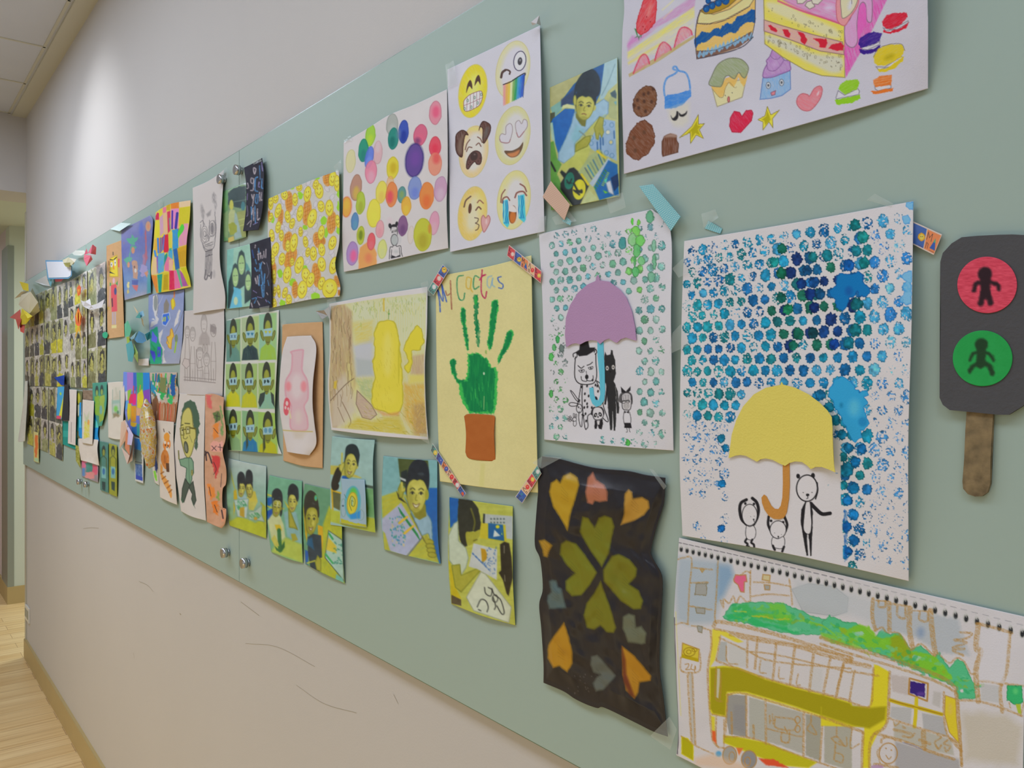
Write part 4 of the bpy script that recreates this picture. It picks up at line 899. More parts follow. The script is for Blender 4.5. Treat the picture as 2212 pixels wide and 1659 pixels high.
# ---- traffic light
VJ = (1940, 450, 2.592)
tl = empty('traffic_light_craft', pt(2122, 720, 0), 'dark card traffic light with red and green figures on a wooden stick', 'paper craft')
cutout('stick_handle', '384 1130 532 1130 526 1300 518 1420 516 1540 500 1590 470 1612 430 1614 390 1600 364 1570 360 1530 370 1400 376 1250', (112, 96, 72), 4.5, tl, view=VJ, th=3,
       mat_=None)
tl.children[0].data.materials[0] = mat('stained_wood_stick', (112, 96, 68), .7, noise=1.7, nscale=95, bump=.3, bscale=90)
cutout('signal_card', '236 300 250 250 300 196 356 162 440 154 560 148 640 146 716 150 760 160 800 200 806 400 800 700 792 1010 760 1060 690 1112 660 1130 620 1156 560 1156 460 1146 380 1138 290 1130 250 1100 232 1060 234 900 238 600 236 400', (78, 78, 82), 7, tl, view=VJ, th=2.5, mat_=mat('dark_card', (80, 80, 84), .85, noise=.08, nscale=40, bump=.3, bscale=300))
def sig(name, cx, cy, rx, ry, c, parts, seed, lines=0):
    n = 40; T = [cx + rx * math.cos(math.pi * 2 * i / n + math.pi) for i in range(n)]
    k = 12
    def arc(a0, a1): 
        o = []
        for i in range(k + 1): a = math.radians(a0 + (a1 - a0) * i / k); o += [cx + rx * math.cos(a), cy + ry * math.sin(a)]
        return o
    q = Sheet(name, [arc(225, 315), arc(-45, 45), arc(135, 45), arc(225, 135)], c, off=7.8, step=1.5, lift=0, seed=seed, view=VJ, mat=M_CARD)
    q.mottle(4, 14)
    if lines:
        nn = fbm(q.PX / 12, q.PY / 2.2, 3, 2); q.C += ((nn - .5) * 34)[..., None]
    for kind, a_ in parts:
        if kind == 'e': q.ell(*a_, (44, 26, 34) if lines else (30, 62, 36), blur=2.6, jit=1.5, js=6)
        else: q.line(a_[0], a_[1], (44, 26, 34) if lines else (30, 62, 36), blur=2.6, jit=1.5, js=6)
    return q.build(parent=tl)
sig('red_signal', 498.5, 429, 167, 158, (206, 70, 92), [('e', (486, 368, 40, 40)), ('l', ('488 400 490 480', 22)), ('l', ('462 414 436 424 426 460', 9)), ('l', ('516 412 556 428 562 452', 9)), ('l', ('474 480 462 534', 12)), ('l', ('504 480 518 530', 12))], 5, 1)
sig('green_signal', 473, 840, 167, 156, (36, 152, 74), [('e', (466, 764, 37, 36)), ('l', ('466 800 462 870', 20)), ('l', ('450 804 420 816 404 848', 7)), ('l', ('486 804 516 820 534 850', 7)), ('l', ('456 866 420 884 402 912', 9)), ('l', ('476 866 512 884 526 924', 11))], 6)
# ---------------------------------------------------------------- bus sketch torn from a spiral pad
s = Sheet('bus_painting', ['88 38 700 178 1304 318 2530 596', '2530 596 2520 1100 2494 2600', '68 1570 700 1870 2494 2600', '88 38 52 580 66 1000 82 1400 68 1570'], (203, 201, 207), off=3, step=1.6, lift=6, seed=51, view=(1440, 1150, 3.26))
s.mottle(4, 60); R2 = rs(3)
OC = (176, 136, 76); GY = (158, 160, 158)
def oc(p, w_=2.2, a=.85): s.line(p, w_ * 1.65, OC, a=a, tex=(.62, .6, 3, 20), jit=.6, js=4)
s.poly('80 170 440 210 470 300 420 420 380 500 340 640 160 650 70 620 60 400', (156, 174, 190), blur=8, a=.75).poly('360 230 450 240 470 300 400 440 356 480', (124, 158, 192), blur=7, a=.8)
s.poly('880 400 1000 360 1180 380 1280 460 1270 560 1180 590 960 560', (164, 174, 180), blur=4, a=.7, edge=(140, 150, 160)).poly('900 330 1500 480 1600 700 1300 590 900 500', (180, 188, 196), blur=10, a=.6)
for l in ('80 190 120 178 176 190 160 400 150 640', '66 648 110 636 154 650', '176 248 320 262', '166 356 290 352', '160 518 320 546', '176 656 296 684', '362 200 352 400 340 600 350 640', '590 270 588 400 590 480', '612 350 740 356 870 380', '600 450 720 436 860 446', '864 330 878 440 884 510', '380 480 400 530 400 470 440 500 470 450 490 500 520 450 560 490 590 480'): oc(l)
s.poly('206 360 286 360 280 446 200 440', GY, jit=2, edge=(130, 120, 90)).poly('200 530 270 530 270 576 210 570', GY, jit=1, edge=(130, 120, 90)).poly('214 656 254 662 250 710 220 700', GY, jit=1, edge=(130, 120, 90)).poly('232 256 272 258 250 286', (170, 160, 120), edge=OC)
s.poly('470 330 484 296 520 300 560 296 568 350 550 350 548 424 520 420 500 370 474 350', (226, 100, 140), edge=OC, ew=2); oc('520 300 560 276 590 284')
s.poly('676 294 732 300 728 346 670 336', (200, 190, 150), edge=OC, ew=2).poly('684 366 730 370 728 408 690 406', GY, edge=OC, ew=2)
# the green planting on the roof
s.poly('396 590 420 560 460 500 560 490 800 494 900 530 1000 580 1200 630 1304 640 1304 800 1200 780 1100 720 900 720 700 680 560 640 420 620', (90, 186, 140), jit=3, js=8, edge=(70, 160, 110))
s.v(1812, 1200, 3.615)
s.poly('-140 520 -80 470 0 500 60 530 130 520 200 560 280 640 340 570 400 620 470 600 560 730 640 700 740 800 780 750 860 880 930 800 990 860 1030 950 1060 1000 1064 1110 1000 1124 930 1110 910 1020 800 980 620 900 480 840 380 800 240 740 80 680 -60 630', (84, 186, 136), jit=3, js=8, edge=(70, 160, 110))
s.poly('-60 530 60 580 150 540 240 560 300 640 400 640 440 610 500 650 560 740 640 760 760 790 850 900 890 960 820 980 620 880 420 800 400 730 240 720 100 660', (126, 194, 44), jit=4, js=9, blur=2, a=.9).poly('410 640 470 610 540 720 600 800 540 840 420 790 400 700', (148, 160, 30), jit=3, blur=3, a=.8).poly('-140 600 60 640 200 730 140 730 -60 680 -140 640', (130, 196, 60), blur=2, a=.8)
s.ell(600, 800, 36, 24, (150, 200, 160), jit=3).ell(960, 1056, 14, 12, (205, 205, 208), jit=1).ell(160, 610, 40, 18, (150, 200, 170), jit=3)
s.v(1440, 1150, 3.26)
s.poly('460 520 560 500 620 560 780 570 860 590 900 640 820 660 700 620 560 600 460 560', (60, 180, 90), jit=3, blur=3, a=.8).poly('700 500 820 500 860 560 900 600 860 640 760 590 640 600 620 580 760 570', (116, 196, 60), jit=3, blur=3, a=.8).poly('420 580 520 570 700 640 900 680 930 710 880 710 740 660 640 670 560 620 430 610', (40, 180, 100), jit=2, blur=2, a=.8)
s.line('480 555 560 560', 3, (190, 200, 60), a=.7).line('600 586 700 596 760 610 860 612', 4, (190, 190, 50), a=.7, jit=2).line('940 620 1080 650 1180 720', 5, (130, 200, 60), a=.7, jit=2)
for i in range(130):
    t = R2.rand(); x = 470 + 1750 * t; y = 505 + 560 * max(0, t - .12) ** 1.25 + 130 * R2.rand() + 60 * t
    s.ell(x, y, R2.uniform(8, 34), R2.uniform(6, 18), [(60, 176, 110), (100, 190, 70), (40, 164, 100), (130, 200, 60), (110, 196, 150), (150, 176, 40)][R2.randint(6)], R2.uniform(-40, 50), a=.55, jit=3, js=5)
# bus body
s.poly('318 690 330 660 380 640 700 700 1000 770 1304 850 1304 900 1000 860 640 780 450 720 380 690 340 720 320 900 300 900', (204, 201, 206)); s.poly('322 680 420 700 540 770 500 780 380 720 340 900 300 960 316 800', (216, 206, 70), blur=1.5)
s.poly('300 950 400 940 500 950 700 1030 900 1090 1100 1140 1304 1200 1304 1370 1100 1300 900 1230 700 1170 560 1130 430 1130 420 1300 320 1280 300 1240', (160, 152, 20), edge=(214, 206, 60), ew=3)
s.poly('400 1430 500 1440 700 1480 900 1560 1060 1620 1000 1659 800 1640 620 1570 400 1480', (186, 182, 30), blur=2, edge=(214, 206, 60)).poly('310 1290 340 1300 340 1420 320 1400', (210, 200, 60), blur=2)
s.poly('370 770 420 760 1304 940 1304 1190 900 1080 560 950 350 900', (203, 201, 206), a=.9)
s.poly('352 900 380 770 426 770 424 916', (172, 176, 178), jit=1, blur=1.5); s.poly('430 780 560 820 560 950 440 930', (190, 192, 192), blur=2, a=.7).poly('650 880 740 900 740 1030 640 1000', (190, 192, 196), blur=3, a=.6).poly('1010 950 1100 960 1090 1130 1010 1110', (192, 194, 196), blur=3, a=.6)
s.poly('430 1140 560 1150 560 1440 440 1420 420 1300', (150, 150, 148), jit=1).poly('580 1160 690 1190 700 1470 580 1440', (172, 174, 168), jit=1, blur=1.5).poly('700 1200 960 1270 960 1560 800 1500 700 1470', (172, 172, 166), jit=1, blur=1.5).poly('980 1280 1090 1300 1080 1610 980 1570', (158, 158, 148), jit=1, blur=1.5).poly('1110 1310 1304 1370 1304 1680 1110 1620', (168, 168, 158), jit=1, blur=1.5).poly('470 1210 555 1220 555 1430 470 1380', (140, 140, 144), blur=3, a=.7)
s.line('424 1146 520 1130 700 1180 900 1240 1100 1300 1304 1370', 5, (222, 212, 100), a=.8, tex=(.8, .4, 4, 10))
for l, w_ in (('330 660 380 630 700 700 1000 790 1304 890', 5), ('340 680 640 740 900 790 1304 880', 3), ('310 690 316 800 290 960 300 1200 320 1440 350 1500', 3), ('380 730 350 900', 2), ('370 740 560 830 760 910 1304 960', 2.4), ('450 720 640 760 900 800 1100 860 1304 910', 4.5), ('420 800 428 912 500 930', 2), ('352 905 500 960 740 1040 1000 1110 1304 1190', 3), ('570 760 566 950', 3), ('640 740 622 960', 3.4), ('772 780 748 1040', 3.4), ('904 800 870 1066', 3.6), ('1034 860 1004 1120', 3.6), ('1154 880 1100 1150', 3.6), ('1248 920 1190 1170', 3.6), ('662 900 656 980 700 992', 2), ('794 950 790 1024 826 1030', 2), ('926 1000 914 1070 940 1076', 2), ('560 840 700 850 900 890 1304 990', 2.2),
             ('430 1140 420 1300 410 1440', 3), ('424 1146 520 1130 700 1180 960 1260 1304 1370', 2.6), ('560 1150 564 1440', 3), ('696 1180 700 1490', 3), ('966 1270 964 1570', 3.4), ('1100 1300 1080 1610', 3), ('320 1280 420 1300', 2.4), ('350 1300 350 1490 400 1520', 2.4), ('404 1320 404 1520', 2), ('410 1440 600 1450 900 1560 1304 1700', 2.4), ('726 1290 726 1350', 2), ('730 1324 760 1326', 2), ('744 1280 750 1350', 2), ('764 1300 900 1320 900 1390 770 1376 764 1300', 2.4), ('810 1410 810 1470 860 1476 866 1410', 2.4), ('830 1370 850 1410', 2), ('700 1380 900 1430 960 1440', 2), ('1018 1280 1014 1340 990 1390 1056 1424 1018 1350', 2.2), ('1160 1450 1200 1440 1246 1500 1190 1480 1160 1450', 2.2), ('1190 1480 1180 1600', 2.4), ('1190 1550 1240 1570 1236 1620 1190 1610', 2.2), ('610 1360 616 1450', 3), ('456 1270 460 1420', 3), ('350 950 342 1100 350 1180 390 1190', 2.6), ('380 980 380 1100 372 1180', 2.6), ('1200 1340 1196 1440', 2.2)): oc(l, w_)
for x in (922, ): s.ell(x, 1320, 18, 24, OC, ring=2).ell(x, 1384, 18, 24, OC, ring=2)
s.poly('356 960 376 960 374 1060 364 1170 350 1160', (190, 188, 170), blur=1)
s.ell(444, 1570, 52, 66, (158, 158, 156), edge=OC, ew=2).ell(580, 1600, 56, 66, (140, 140, 144), edge=OC, ew=2).ell(570, 1612, 20, 30, OC, ring=2).ell(460, 1580, 20, 34, OC, ring=1.6)
s.poly('320 1396 344 1400 350 1490 322 1460', (220, 100, 50), blur=1.5).poly('490 1516 540 1520 510 1570', (222, 120, 60), blur=1.5).poly('650 1590 760 1600 860 1659 700 1640', (216, 84, 50), blur=1.5, jit=1.5).ell(366, 1560, 20, 20, (90, 160, 210), blur=2)
# stop sign, road
s.poly('110 776 232 822 226 912 104 880', (206, 190, 60), edge=OC, ew=2).poly('104 856 226 890 220 912 104 882', (180, 160, 20)).ell(160, 842, 40, 30, (150, 120, 30), ring=1.6).ell(156, 842, 16, 14, (150, 120, 30), ring=1.4).ell(196, 828, 18, 12, (150, 120, 30), ring=1.2)
oc('100 880 100 970 170 988 234 970 236 850'); s.line('130 930 156 926 150 950 134 966 166 966', 1.8, OC).line('178 930 172 962 202 966 200 940 196 980', 1.8, OC)
s.poly('158 990 184 990 200 1490 176 1480', (184, 182, 180), blur=1); oc('154 990 150 1060 176 1480', 2.6); oc('180 990 190 1200 202 1490', 2.6)
s.poly('104 1436 150 1450 190 1500 190 1610 104 1560', (176, 172, 20), edge=(214, 206, 60)); oc('104 1436 200 1500 330 1560', 2)
s.line('64 560 100 1290', 2, (212, 204, 120), a=.6).line('54 600 66 1000 82 1400 76 1560', 1.6, (40, 34, 50))
s.poly('200 1590 330 1560 560 1640 600 1700 200 1640', (214, 180, 150), blur=6, a=.6)
# spiral holes
n = 42
for i in range(n):
    t = i / (n - 1.0); x = 1470.5 + (2212 - 1470.5) * (t ** 1.0) * 1.01
    # holes keep their spacing on the wall
    iX = 1 / (1471.0 - XV) + (1 / (2208.0 - XV) - 1 / (1471.0 - XV)) * t; x = 1 / iX + XV
    y = 1186 + (x - 1470) * .222 + ((x - 1470) ** 2) * 3.4e-5
    k = (x - XV) / 1760.0
    s.v(0, 0, 1); s.ell(x, y, 4.4 * k, 7.4 * k, (176, 178, 176), blur=1.2).ell(x + .6, y + .6, 3.2 * k, 5.2 * k, (44, 46, 50), blur=.9).line([x - 1.6 * k, y - 13 * k, x + .6, y - 3], 1.6, (196, 198, 200))
    s.line([x - 3 * k - 5 * k, y - 15 * k, x + 1.5 * k, y - 12.8 * k], 1.2, (70, 70, 84) if i < 24 else (150, 150, 160), sm=False)
s.v(1812, 1200, 3.615)
s.poly('260 360 380 360 560 420 740 460 940 500 950 580 1020 780 900 770 780 760 700 700 600 650 460 600 300 590 262 560', (168, 178, 188), blur=5, a=.8, jit=3).ell(640, 600, 50, 60, (130, 152, 184), soft=12, a=.8)
for l, w_ in (('266 340 262 480 286 580', 5), ('392 370 396 580', 6), ('556 410 550 560 574 720', 7), ('716 430 730 600 752 770', 7), ('290 350 370 356', 2), ('400 376 550 398', 3), ('580 430 720 436', 2), ('312 352 312 400 360 400 366 356', 3), ('456 400 460 470 516 490 520 410', 3), ('632 440 630 500 690 514 696 446', 3), ('946 600 1040 610 990 650 900 660 1000 680 890 720 980 730 890 740 970 780', 3), ('280 590 340 560 370 600 450 600 500 640 560 740 640 690 740 780 770 760 860 840 920 800 980 830 1030 920 1070 920', 2.4), ('1074 530 1200 560 1350 604', 4), ('1090 540 1070 720 1110 750 1070 900 1090 1140', 7), ('1334 610 1310 900 1260 1040 1276 1220', 5), ('1100 980 1180 984 1280 1010', 3), ('940 1130 1100 1140 1300 1200 1430 1254', 3), ('1300 1000 1440 1020', 3), ('1330 1150 1340 1190', 2), ('1446 1150 1420 1250', 2.4)): oc(l, w_)
s.poly('1110 570 1330 610 1290 1000 1100 980', (206, 205, 214), a=.7, blur=2); s.poly('1110 1000 1250 1020 1250 1150 1110 1130', (184, 186, 190), blur=1.5, a=.8).poly('1316 1010 1430 1020 1440 1150 1380 1166 1310 1130', (54, 178, 110), jit=2, edge=(40, 140, 90)).ell(1380, 1060, 30, 34, (90, 200, 120), soft=6).poly('1380 1160 1420 1160 1424 1240 1400 1230', (170, 190, 60))
s.poly('960 1220 1300 1240 1430 1330 1400 1640 980 1600', (184, 176, 156), blur=10, a=.6, jit=4, js=20)
oc('-140 640 100 720 380 800 620 880 820 960 920 1040', 5); oc('-140 690 100 770 400 860 700 960 900 1060 930 1130 940 1320 960 1640', 3.4)
s.poly('276 850 310 860 396 910 380 1100 376 1300 300 1400 250 1500 240 1659 186 1659 190 1440 200 1340 -140 1330 -140 1180 240 1180 264 1000', (214, 204, 46), blur=1.5).poly('-140 1090 100 1170 240 1190 330 1180 370 1180 360 1280 240 1350 120 1330 -140 1245', (160, 152, 20), blur=3)
s.poly('100 840 270 880 262 1000 240 1170 100 1150', (203, 202, 208))
for l, w_ in (('60 826 240 866', 6), ('34 850 -10 1040', 3), ('122 900 80 1140', 3), ('270 880 264 1020 240 1180 100 1150', 3), ('100 905 310 940', 3), ('396 910 376 1300 270 1400 240 1500 240 1659', 4), ('190 1380 180 1659', 4), ('-140 1260 60 1330 190 1380', 4), ('0 1450 60 1490 60 1420', 2), ('104 1350 90 1500 160 1470', 2)): oc(l, w_)
s.poly('400 930 540 950 540 1090 420 1060', (184, 176, 176), blur=2, a=.8, jit=2).poly('560 980 600 990 676 1000 672 1110 600 1090 556 1070', (58, 36, 124), jit=1.5).ell(640, 1080, 40, 24, (90, 60, 150), soft=5)
s.line('552 960 546 1080 690 1136 696 1000 560 960', 4, OC, sm=False).poly('740 1060 800 1070 790 1190 730 1160', (180, 178, 178), blur=2, a=.8)
s.line('402 1130 500 1160 660 1200 804 1240', 8, (196, 176, 30)).line('606 1120 600 1240 590 1340', 8, (206, 190, 40)).line('402 1130 600 1184 804 1240', 2, (160, 120, 30))
s.poly('410 1180 570 1190 560 1320 400 1260', (178, 180, 184), blur=1.5).poly('650 1230 810 1260 850 1420 660 1350', (172, 174, 180), blur=1.5).poly('430 1300 640 1360 880 1440 900 1560 700 1520 430 1420', (172, 172, 162), blur=2, a=.8).poly('440 1450 700 1530 940 1590 950 1680 440 1680', (166, 166, 172), blur=3)
s.poly('830 1090 916 1120 920 1260 940 1470 860 1380 824 1240', (214, 196, 50), blur=1.2, edge=OC).ell(870, 1200, 30, 60, (214, 190, 80), soft=8)
for l, w_ in (('820 1070 820 1240 850 1400 960 1530', 3), ('910 1060 940 1300 960 1640', 4), ('390 1270 600 1340 880 1430 960 1530', 3), ('290 1390 500 1450 740 1540 900 1590', 4), ('430 1300 440 1330 480 1300', 2), ('500 1330 520 1350 496 1340', 2), ('430 1360 560 1390', 4), ('500 1410 560 1420 590 1390', 3), ('660 1380 668 1480', 7), ('630 1440 710 1470', 4), ('650 1500 710 1530', 4), ('770 1400 800 1420 750 1460 780 1510 800 1480', 2.6), ('850 1440 820 1470 870 1490 840 1530 826 1500', 2.6), ('330 1460 340 1430 390 1420 440 1440', 3), ('280 1630 360 1640 460 1659', 4), ('320 1500 300 1540 330 1640', 2)): oc(l, w_)
s.ell(386, 1545, 70, 80, OC, ring=2.4).ell(368, 1506, 6, 6, OC).ell(410, 1520, 6, 6, OC).line('368 1560 390 1590 410 1570', 1.8, OC).line('500 1460 600 1490 650 1516', 1.6, (110, 130, 200), a=.7).ell(300, 1650, 50, 16, (170, 130, 180), a=.7)
s.build('spiral-pad page with a yellow double-decker bus and green hedge, lowest sheet', 'painting')

# ---------------------------------------------------------------- photographs
SK = (160, 160, 52); SK2 = (188, 186, 84); HR = (26, 36, 44)
def face(s, cx, cy, rx, ry, rot=0, skin=SK2, hair=HR, smile=True, hairtop=1.25, sh=(120, 120, 36), fringe=.15):
    """portrait head in view units: hair cap, face oval, brows, eyes, nose, mouth"""
    t = math.radians(rot); c_, s_ = math.cos(t), math.sin(t)
    def q(u, v): return [cx + (u * rx) * c_ - (v * ry) * s_, cy + (u * rx) * s_ + (v * ry) * c_]
    s.ell(q(0, -.32)[0], q(0, -.32)[1], rx * 1.12, ry * .92 * hairtop * .8, hair, rot, blur=1)
    s.ell(q(1.02, .1)[0], q(1.02, .1)[1], rx * .16, ry * .2, skin, rot)
    s.poly(sum([q(*p) for p in ((-.95, -.3), (-.9, .3), (-.62, .78), (-.2, 1.0), (.2, 1.0), (.62, .78), (.92, .3), (.98, -.3), (.6, -.62), (0, -.7), (-.6, -.62))], []), skin, sm=True, blur=.9, edge=sh, ew=1.2)
    s.poly(sum([q(*p) for p in ((-1.08, -.1), (-1.08, -.7), (-.7, -1.1), (0, -1.25), (.7, -1.1), (1.1, -.7), (1.08, -.1), (.9, -.35), (.6, -fringe - .3), (.3, -fringe - .38), (0, -fringe - .28), (-.4, -fringe - .36), (-.8, -fringe - .2))], []), hair, sm=False, blur=1)
    w_ = max(.7, rx / s.vs * .07); f_ = rx / s.vs
    s.ell(*q(-.62, .3), rx * .5, ry * .75, sh, rot, a=.4, soft=f_ * .4); s.ell(*q(.1, -.25), rx * .6, ry * .35, (206, 204, 110), rot, a=.5, soft=f_ * .4); s.ell(*q(.34, .28), rx * .32, ry * .24, (204, 200, 104), rot, a=.6, soft=f_ * .25)
    s.ell(*q(0, .88), rx * .5, ry * .16, sh, rot, a=.35, soft=f_ * .15); s.ell(*q(.3, -.98), rx * .4, ry * .12, (70, 84, 92), rot, a=.5, soft=f_ * .15)
    for e in (-.42, .42):
        s.line(q(e - .24, -.16) + q(e, -.24) + q(e + .22, -.16), w_ * 1.2, (60, 64, 30))
        s.ell(*q(e, .02), rx * .17, ry * .06, (214, 214, 170), rot); s.ell(*q(e, .02), rx * .1, ry * .07, (24, 26, 24), rot)
        s.line(q(e - .22, .03) + q(e, -.06) + q(e + .2, .03), w_ * .9, (50, 54, 26))
    s.line(q(-.02, .1) + q(-.1, .36) + q(.08, .38), w_, sh); s.ell(*q(.3, .3), rx * .22, ry * .14, SK2, rot, soft=2)
    if smile:
        s.poly(sum([q(*p) for p in ((-.36, .52), (0, .6), (.36, .52), (.16, .74), (-.16, .74))], []), (214, 216, 190), sm=True, edge=(110, 84, 40)); 
    else: s.line(q(-.22, .62) + q(0, .58) + q(.22, .64), w_ * 1.6, (130, 90, 50))
def photo(name_label, quad, bg, view, off=2, seed=1, lift=5, step=1.25, group=None, **k):
    return Sheet('photograph', quad, bg, off=off, step=step, lift=lift, seed=seed, view=view, mat=M_PHOTO, **k)

# boy writing at a table, under the ceiling of drawings
s = photo('', '115 370 720 100 740 1345 125 1470', (176, 180, 110), (1160, 100, 4.15), seed=61, lift=7, step=1.2)
s.mottle(5, 20)
s.poly('115 370 400 240 350 330 115 590', (170, 170, 112)).poly('120 550 210 490 230 560 150 640', (120, 170, 160)).poly('118 600 160 590 160 660 118 690', (70, 74, 50))
s.poly('218 490 330 340 500 200 610 150 615 300 570 420 520 520 340 530 220 540', (18, 84, 150)).poly('216 540 216 480 350 370 360 500 300 520', (36, 60, 100), blur=2)
s.poly('604 150 720 100 718 330 640 400 600 470 560 480', (158, 190, 196)).line('700 160 640 320 580 440', 2, (120, 156, 166)).poly('660 440 716 400 716 660 650 640 620 560', (160, 170, 110))
s.poly('656 420 700 390 714 430 710 470 670 450', (36, 70, 80)).poly('690 500 712 490 710 530', (90, 160, 180))
s.poly('118 700 140 650 250 560 340 560 330 640 300 720 240 860 190 960 160 860', (16, 96, 176)).poly('230 530 270 516 340 530 342 566 270 550 220 560', (200, 206, 150)).poly('118 690 140 680 164 870 130 830', (160, 190, 170))
s.poly('118 860 150 850 180 1000 220 1060 180 1140 300 1440 125 1470', (90, 150, 60)).line('124 1040 164 1118', 4, (20, 30, 26))
s.poly('190 1020 190 960 240 860 300 720 330 600 350 580 380 690 430 720 440 660 520 520 600 470 640 500 640 600 600 640 560 630 500 700 440 760 340 870 340 980 240 1050', (148, 184, 206), sm=False, blur=1, jit=1, edge=(100, 140, 176)).poly('300 820 350 700 380 720 440 760 340 880', (120, 176, 190), blur=4, a=.7)
s.poly('450 900 520 760 600 650 700 670 716 1030 620 980 520 940', (140, 172, 204)); s.poly('330 980 440 800 620 610 560 640 480 720 440 800 480 920 400 1140 300 1080 180 1160 230 1060', (182, 188, 90), blur=1.5)
for x, y in ((670, 705), (634, 770), (664, 862), (488, 820), (486, 870), (622, 955), (672, 980), (598, 690)): s.ell(x, y, 18, 20, (70, 120, 160), ring=1.1)
s.ell(636, 770, 18, 18, (210, 212, 190)).ell(662, 860, 14, 16, (200, 190, 130))
for x, y in ((590, 850), (568, 850), (540, 890), (568, 905), (690, 790)): s.line([x, y - 30, x + 3, y + 34], 2.6, (36, 90, 150))
s.poly('340 950 346 880 430 810 480 800 480 850 450 900 400 920', SK, sm=False, blur=1.2, edge=(110, 116, 30)).line('380 760 430 800', 2.4, (110, 130, 130)).poly('510 730 560 630 600 640 590 720 600 770 580 820 560 780 550 840 530 830 520 770', SK, blur=1, edge=(116, 120, 30)).poly('520 560 560 590 620 640 590 640 530 610', (140, 176, 200), a=.5)
s.poly('350 640 346 600 440 660 432 718 400 712', (110, 110, 30)); face(s, 430, 530, 84, 128, 6, SK2, (18, 34, 44), False, 1.5, fringe=.3)
s.poly('330 430 350 330 420 230 500 204 560 280 566 400 530 454 460 420 380 430 350 410 348 500 338 520 322 480', (16, 34, 46), sm=True, blur=1); s.ell(340, 485, 16, 48, SK2, edge=(116, 120, 40))
s.poly('206 1130 220 1110 260 1140 290 1096 330 1086 400 1150 470 1240 380 1430 320 1430 210 1280 210 1230 240 1180', (26, 34, 34), blur=1).ell(290, 1206, 44, 78, (16, 110, 90), 10).ell(378, 1284, 58, 92, (206, 200, 30), 8)
s.line('266 1200 290 1230 310 1190', 3, (20, 40, 36)).line('330 1230 370 1300 400 1310', 4, (30, 34, 24)).line('330 1290 380 1330', 3.4, (30, 34, 24)).ell(398, 1300, 12, 18, (30, 34, 24)).line('350 1300 376 1300', 6, (30, 34, 24)).line('270 1220 310 1226', 2.4, (20, 40, 36))
s.poly('370 1130 470 980 560 920 640 1010 520 1230 470 1240', (160, 176, 120), blur=1.5)
for i, c in enumerate(((70, 90, 100), (40, 120, 160), (110, 140, 110), (60, 110, 140), (150, 160, 110), (40, 100, 140), (90, 120, 90))): s.line([430 + i * 24, 1090 - i * 24, 490 + i * 20, 1190 - i * 26], 2.4, c)
s.line('540 940 610 1000', 4.5, (210, 190, 20)).line('400 1150 460 1240', 5, (206, 190, 30)).poly('470 1230 640 1000 660 1020 500 1260', (170, 186, 200))
s.poly('510 1260 640 1020 720 1060 736 1340 690 1340 560 1380', (20, 100, 170), blur=1).poly('650 1060 670 1100 610 1210 570 1200', (170, 180, 40), a=.0)
for i in range(9): s.line([630 + i * -6.2, 1130 + i * 14, 646 - i * 6, 1138 + i * 14], 1.6, (190, 200, 70))
s.poly('614 1220 660 1200 694 1340 640 1310', (196, 204, 216), edge=(100, 120, 150)).poly('600 1200 630 1180 620 1230', (80, 200, 170)).poly('590 1290 640 1310 610 1320', (110, 190, 40)).poly('660 1180 726 1140 736 1250 690 1300', (14, 50, 100)).poly('390 1430 470 1290 550 1370', (180, 190, 130))
for i in range(8): s.line([516 + i * 13, 1262 - i * 22, 530 + i * 13, 1278 - i * 22], 2.4, (30 + 20 * (i % 3), 130, 60))
s.build('photo of a boy writing at a table beside the six-face drawing', 'photo print')

# boy with peace sign
s = photo('', ['105 170 340 195 545 205', '545 205 544 600 550 850 572 1050', '115 935 330 990 572 1050', '105 170 92 500 90 720 115 935'], (120, 172, 176), (800, 940, 3.77), seed=62, lift=7)
s.mottle(5, 20)
s.poly('225 190 470 205 480 330 300 440 250 400 236 300', (70, 84, 40)).poly('250 300 300 280 300 400 250 370', (24, 40, 44)).poly('240 340 290 360 290 380 244 360', (180, 190, 190))
s.poly('480 430 550 430 550 850 574 1050 524 1020 500 800 450 640 440 560', (14, 96, 176)).poly('90 500 236 450 330 520 470 780 560 1040 290 980 110 930', (180, 178, 50), blur=1.5, tex=(.9, .2, 18, -20))
s.poly('96 680 250 550 340 700 420 830 290 984 160 940 120 800 94 770', (164, 172, 200)).line('420 836 300 984', 2.4, (90, 100, 130)).line('330 640 440 860', 3, (110, 110, 40))
R2 = rs(3)
for i in range(80): x = 150 + R2.rand() * 120; y = 660 + R2.rand() * 240; s.ell(x + (y - 660) * .1, y, 5, 8, [(30, 120, 160), (40, 150, 110), (200, 190, 130), (60, 140, 180)][R2.randint(4)], a=.8)
for i in range(16): s.line([230 + i * 10, 590 + i * 14, 250 + i * 10, 640 + i * 14], 2, (30, 130, 70))
s.line('236 716 300 666', 5, (214, 180, 50)).line('278 800 350 740', 5, (214, 180, 50))
s.poly('330 600 360 670 440 600 500 700 510 900 470 800 420 820 380 740 300 560 270 480', (140, 176, 196), jit=1, blur=1.2, edge=(90, 130, 150)).poly('350 630 450 560 456 660 400 690 366 670', (130, 128, 36))
s.poly('210 450 230 520 300 560 330 620 300 560 240 500', (50, 50, 30)).poly('224 440 240 400 250 380 262 430 300 420 300 440 270 470 262 510 236 510', SK, edge=(116, 120, 30)).line('256 390 262 450', 5, SK2).line('268 450 300 430', 5, SK2)
face(s, 378, 470, 84, 160, 3, SK2, (24, 34, 44), True, 1.4, fringe=.35); s.poly('300 330 320 250 370 200 440 210 476 280 480 400 462 430 450 340 420 300 380 310 330 300', (22, 32, 44), sm=True); s.ell(460, 485, 16, 44, SK)
for i, y in enumerate((870, 905, 940, 975)): s.ell(480 + i * 8, y, 38, 24, SK, 10, edge=(110, 110, 30))
s.ell(455, 840, 14, 26, SK)
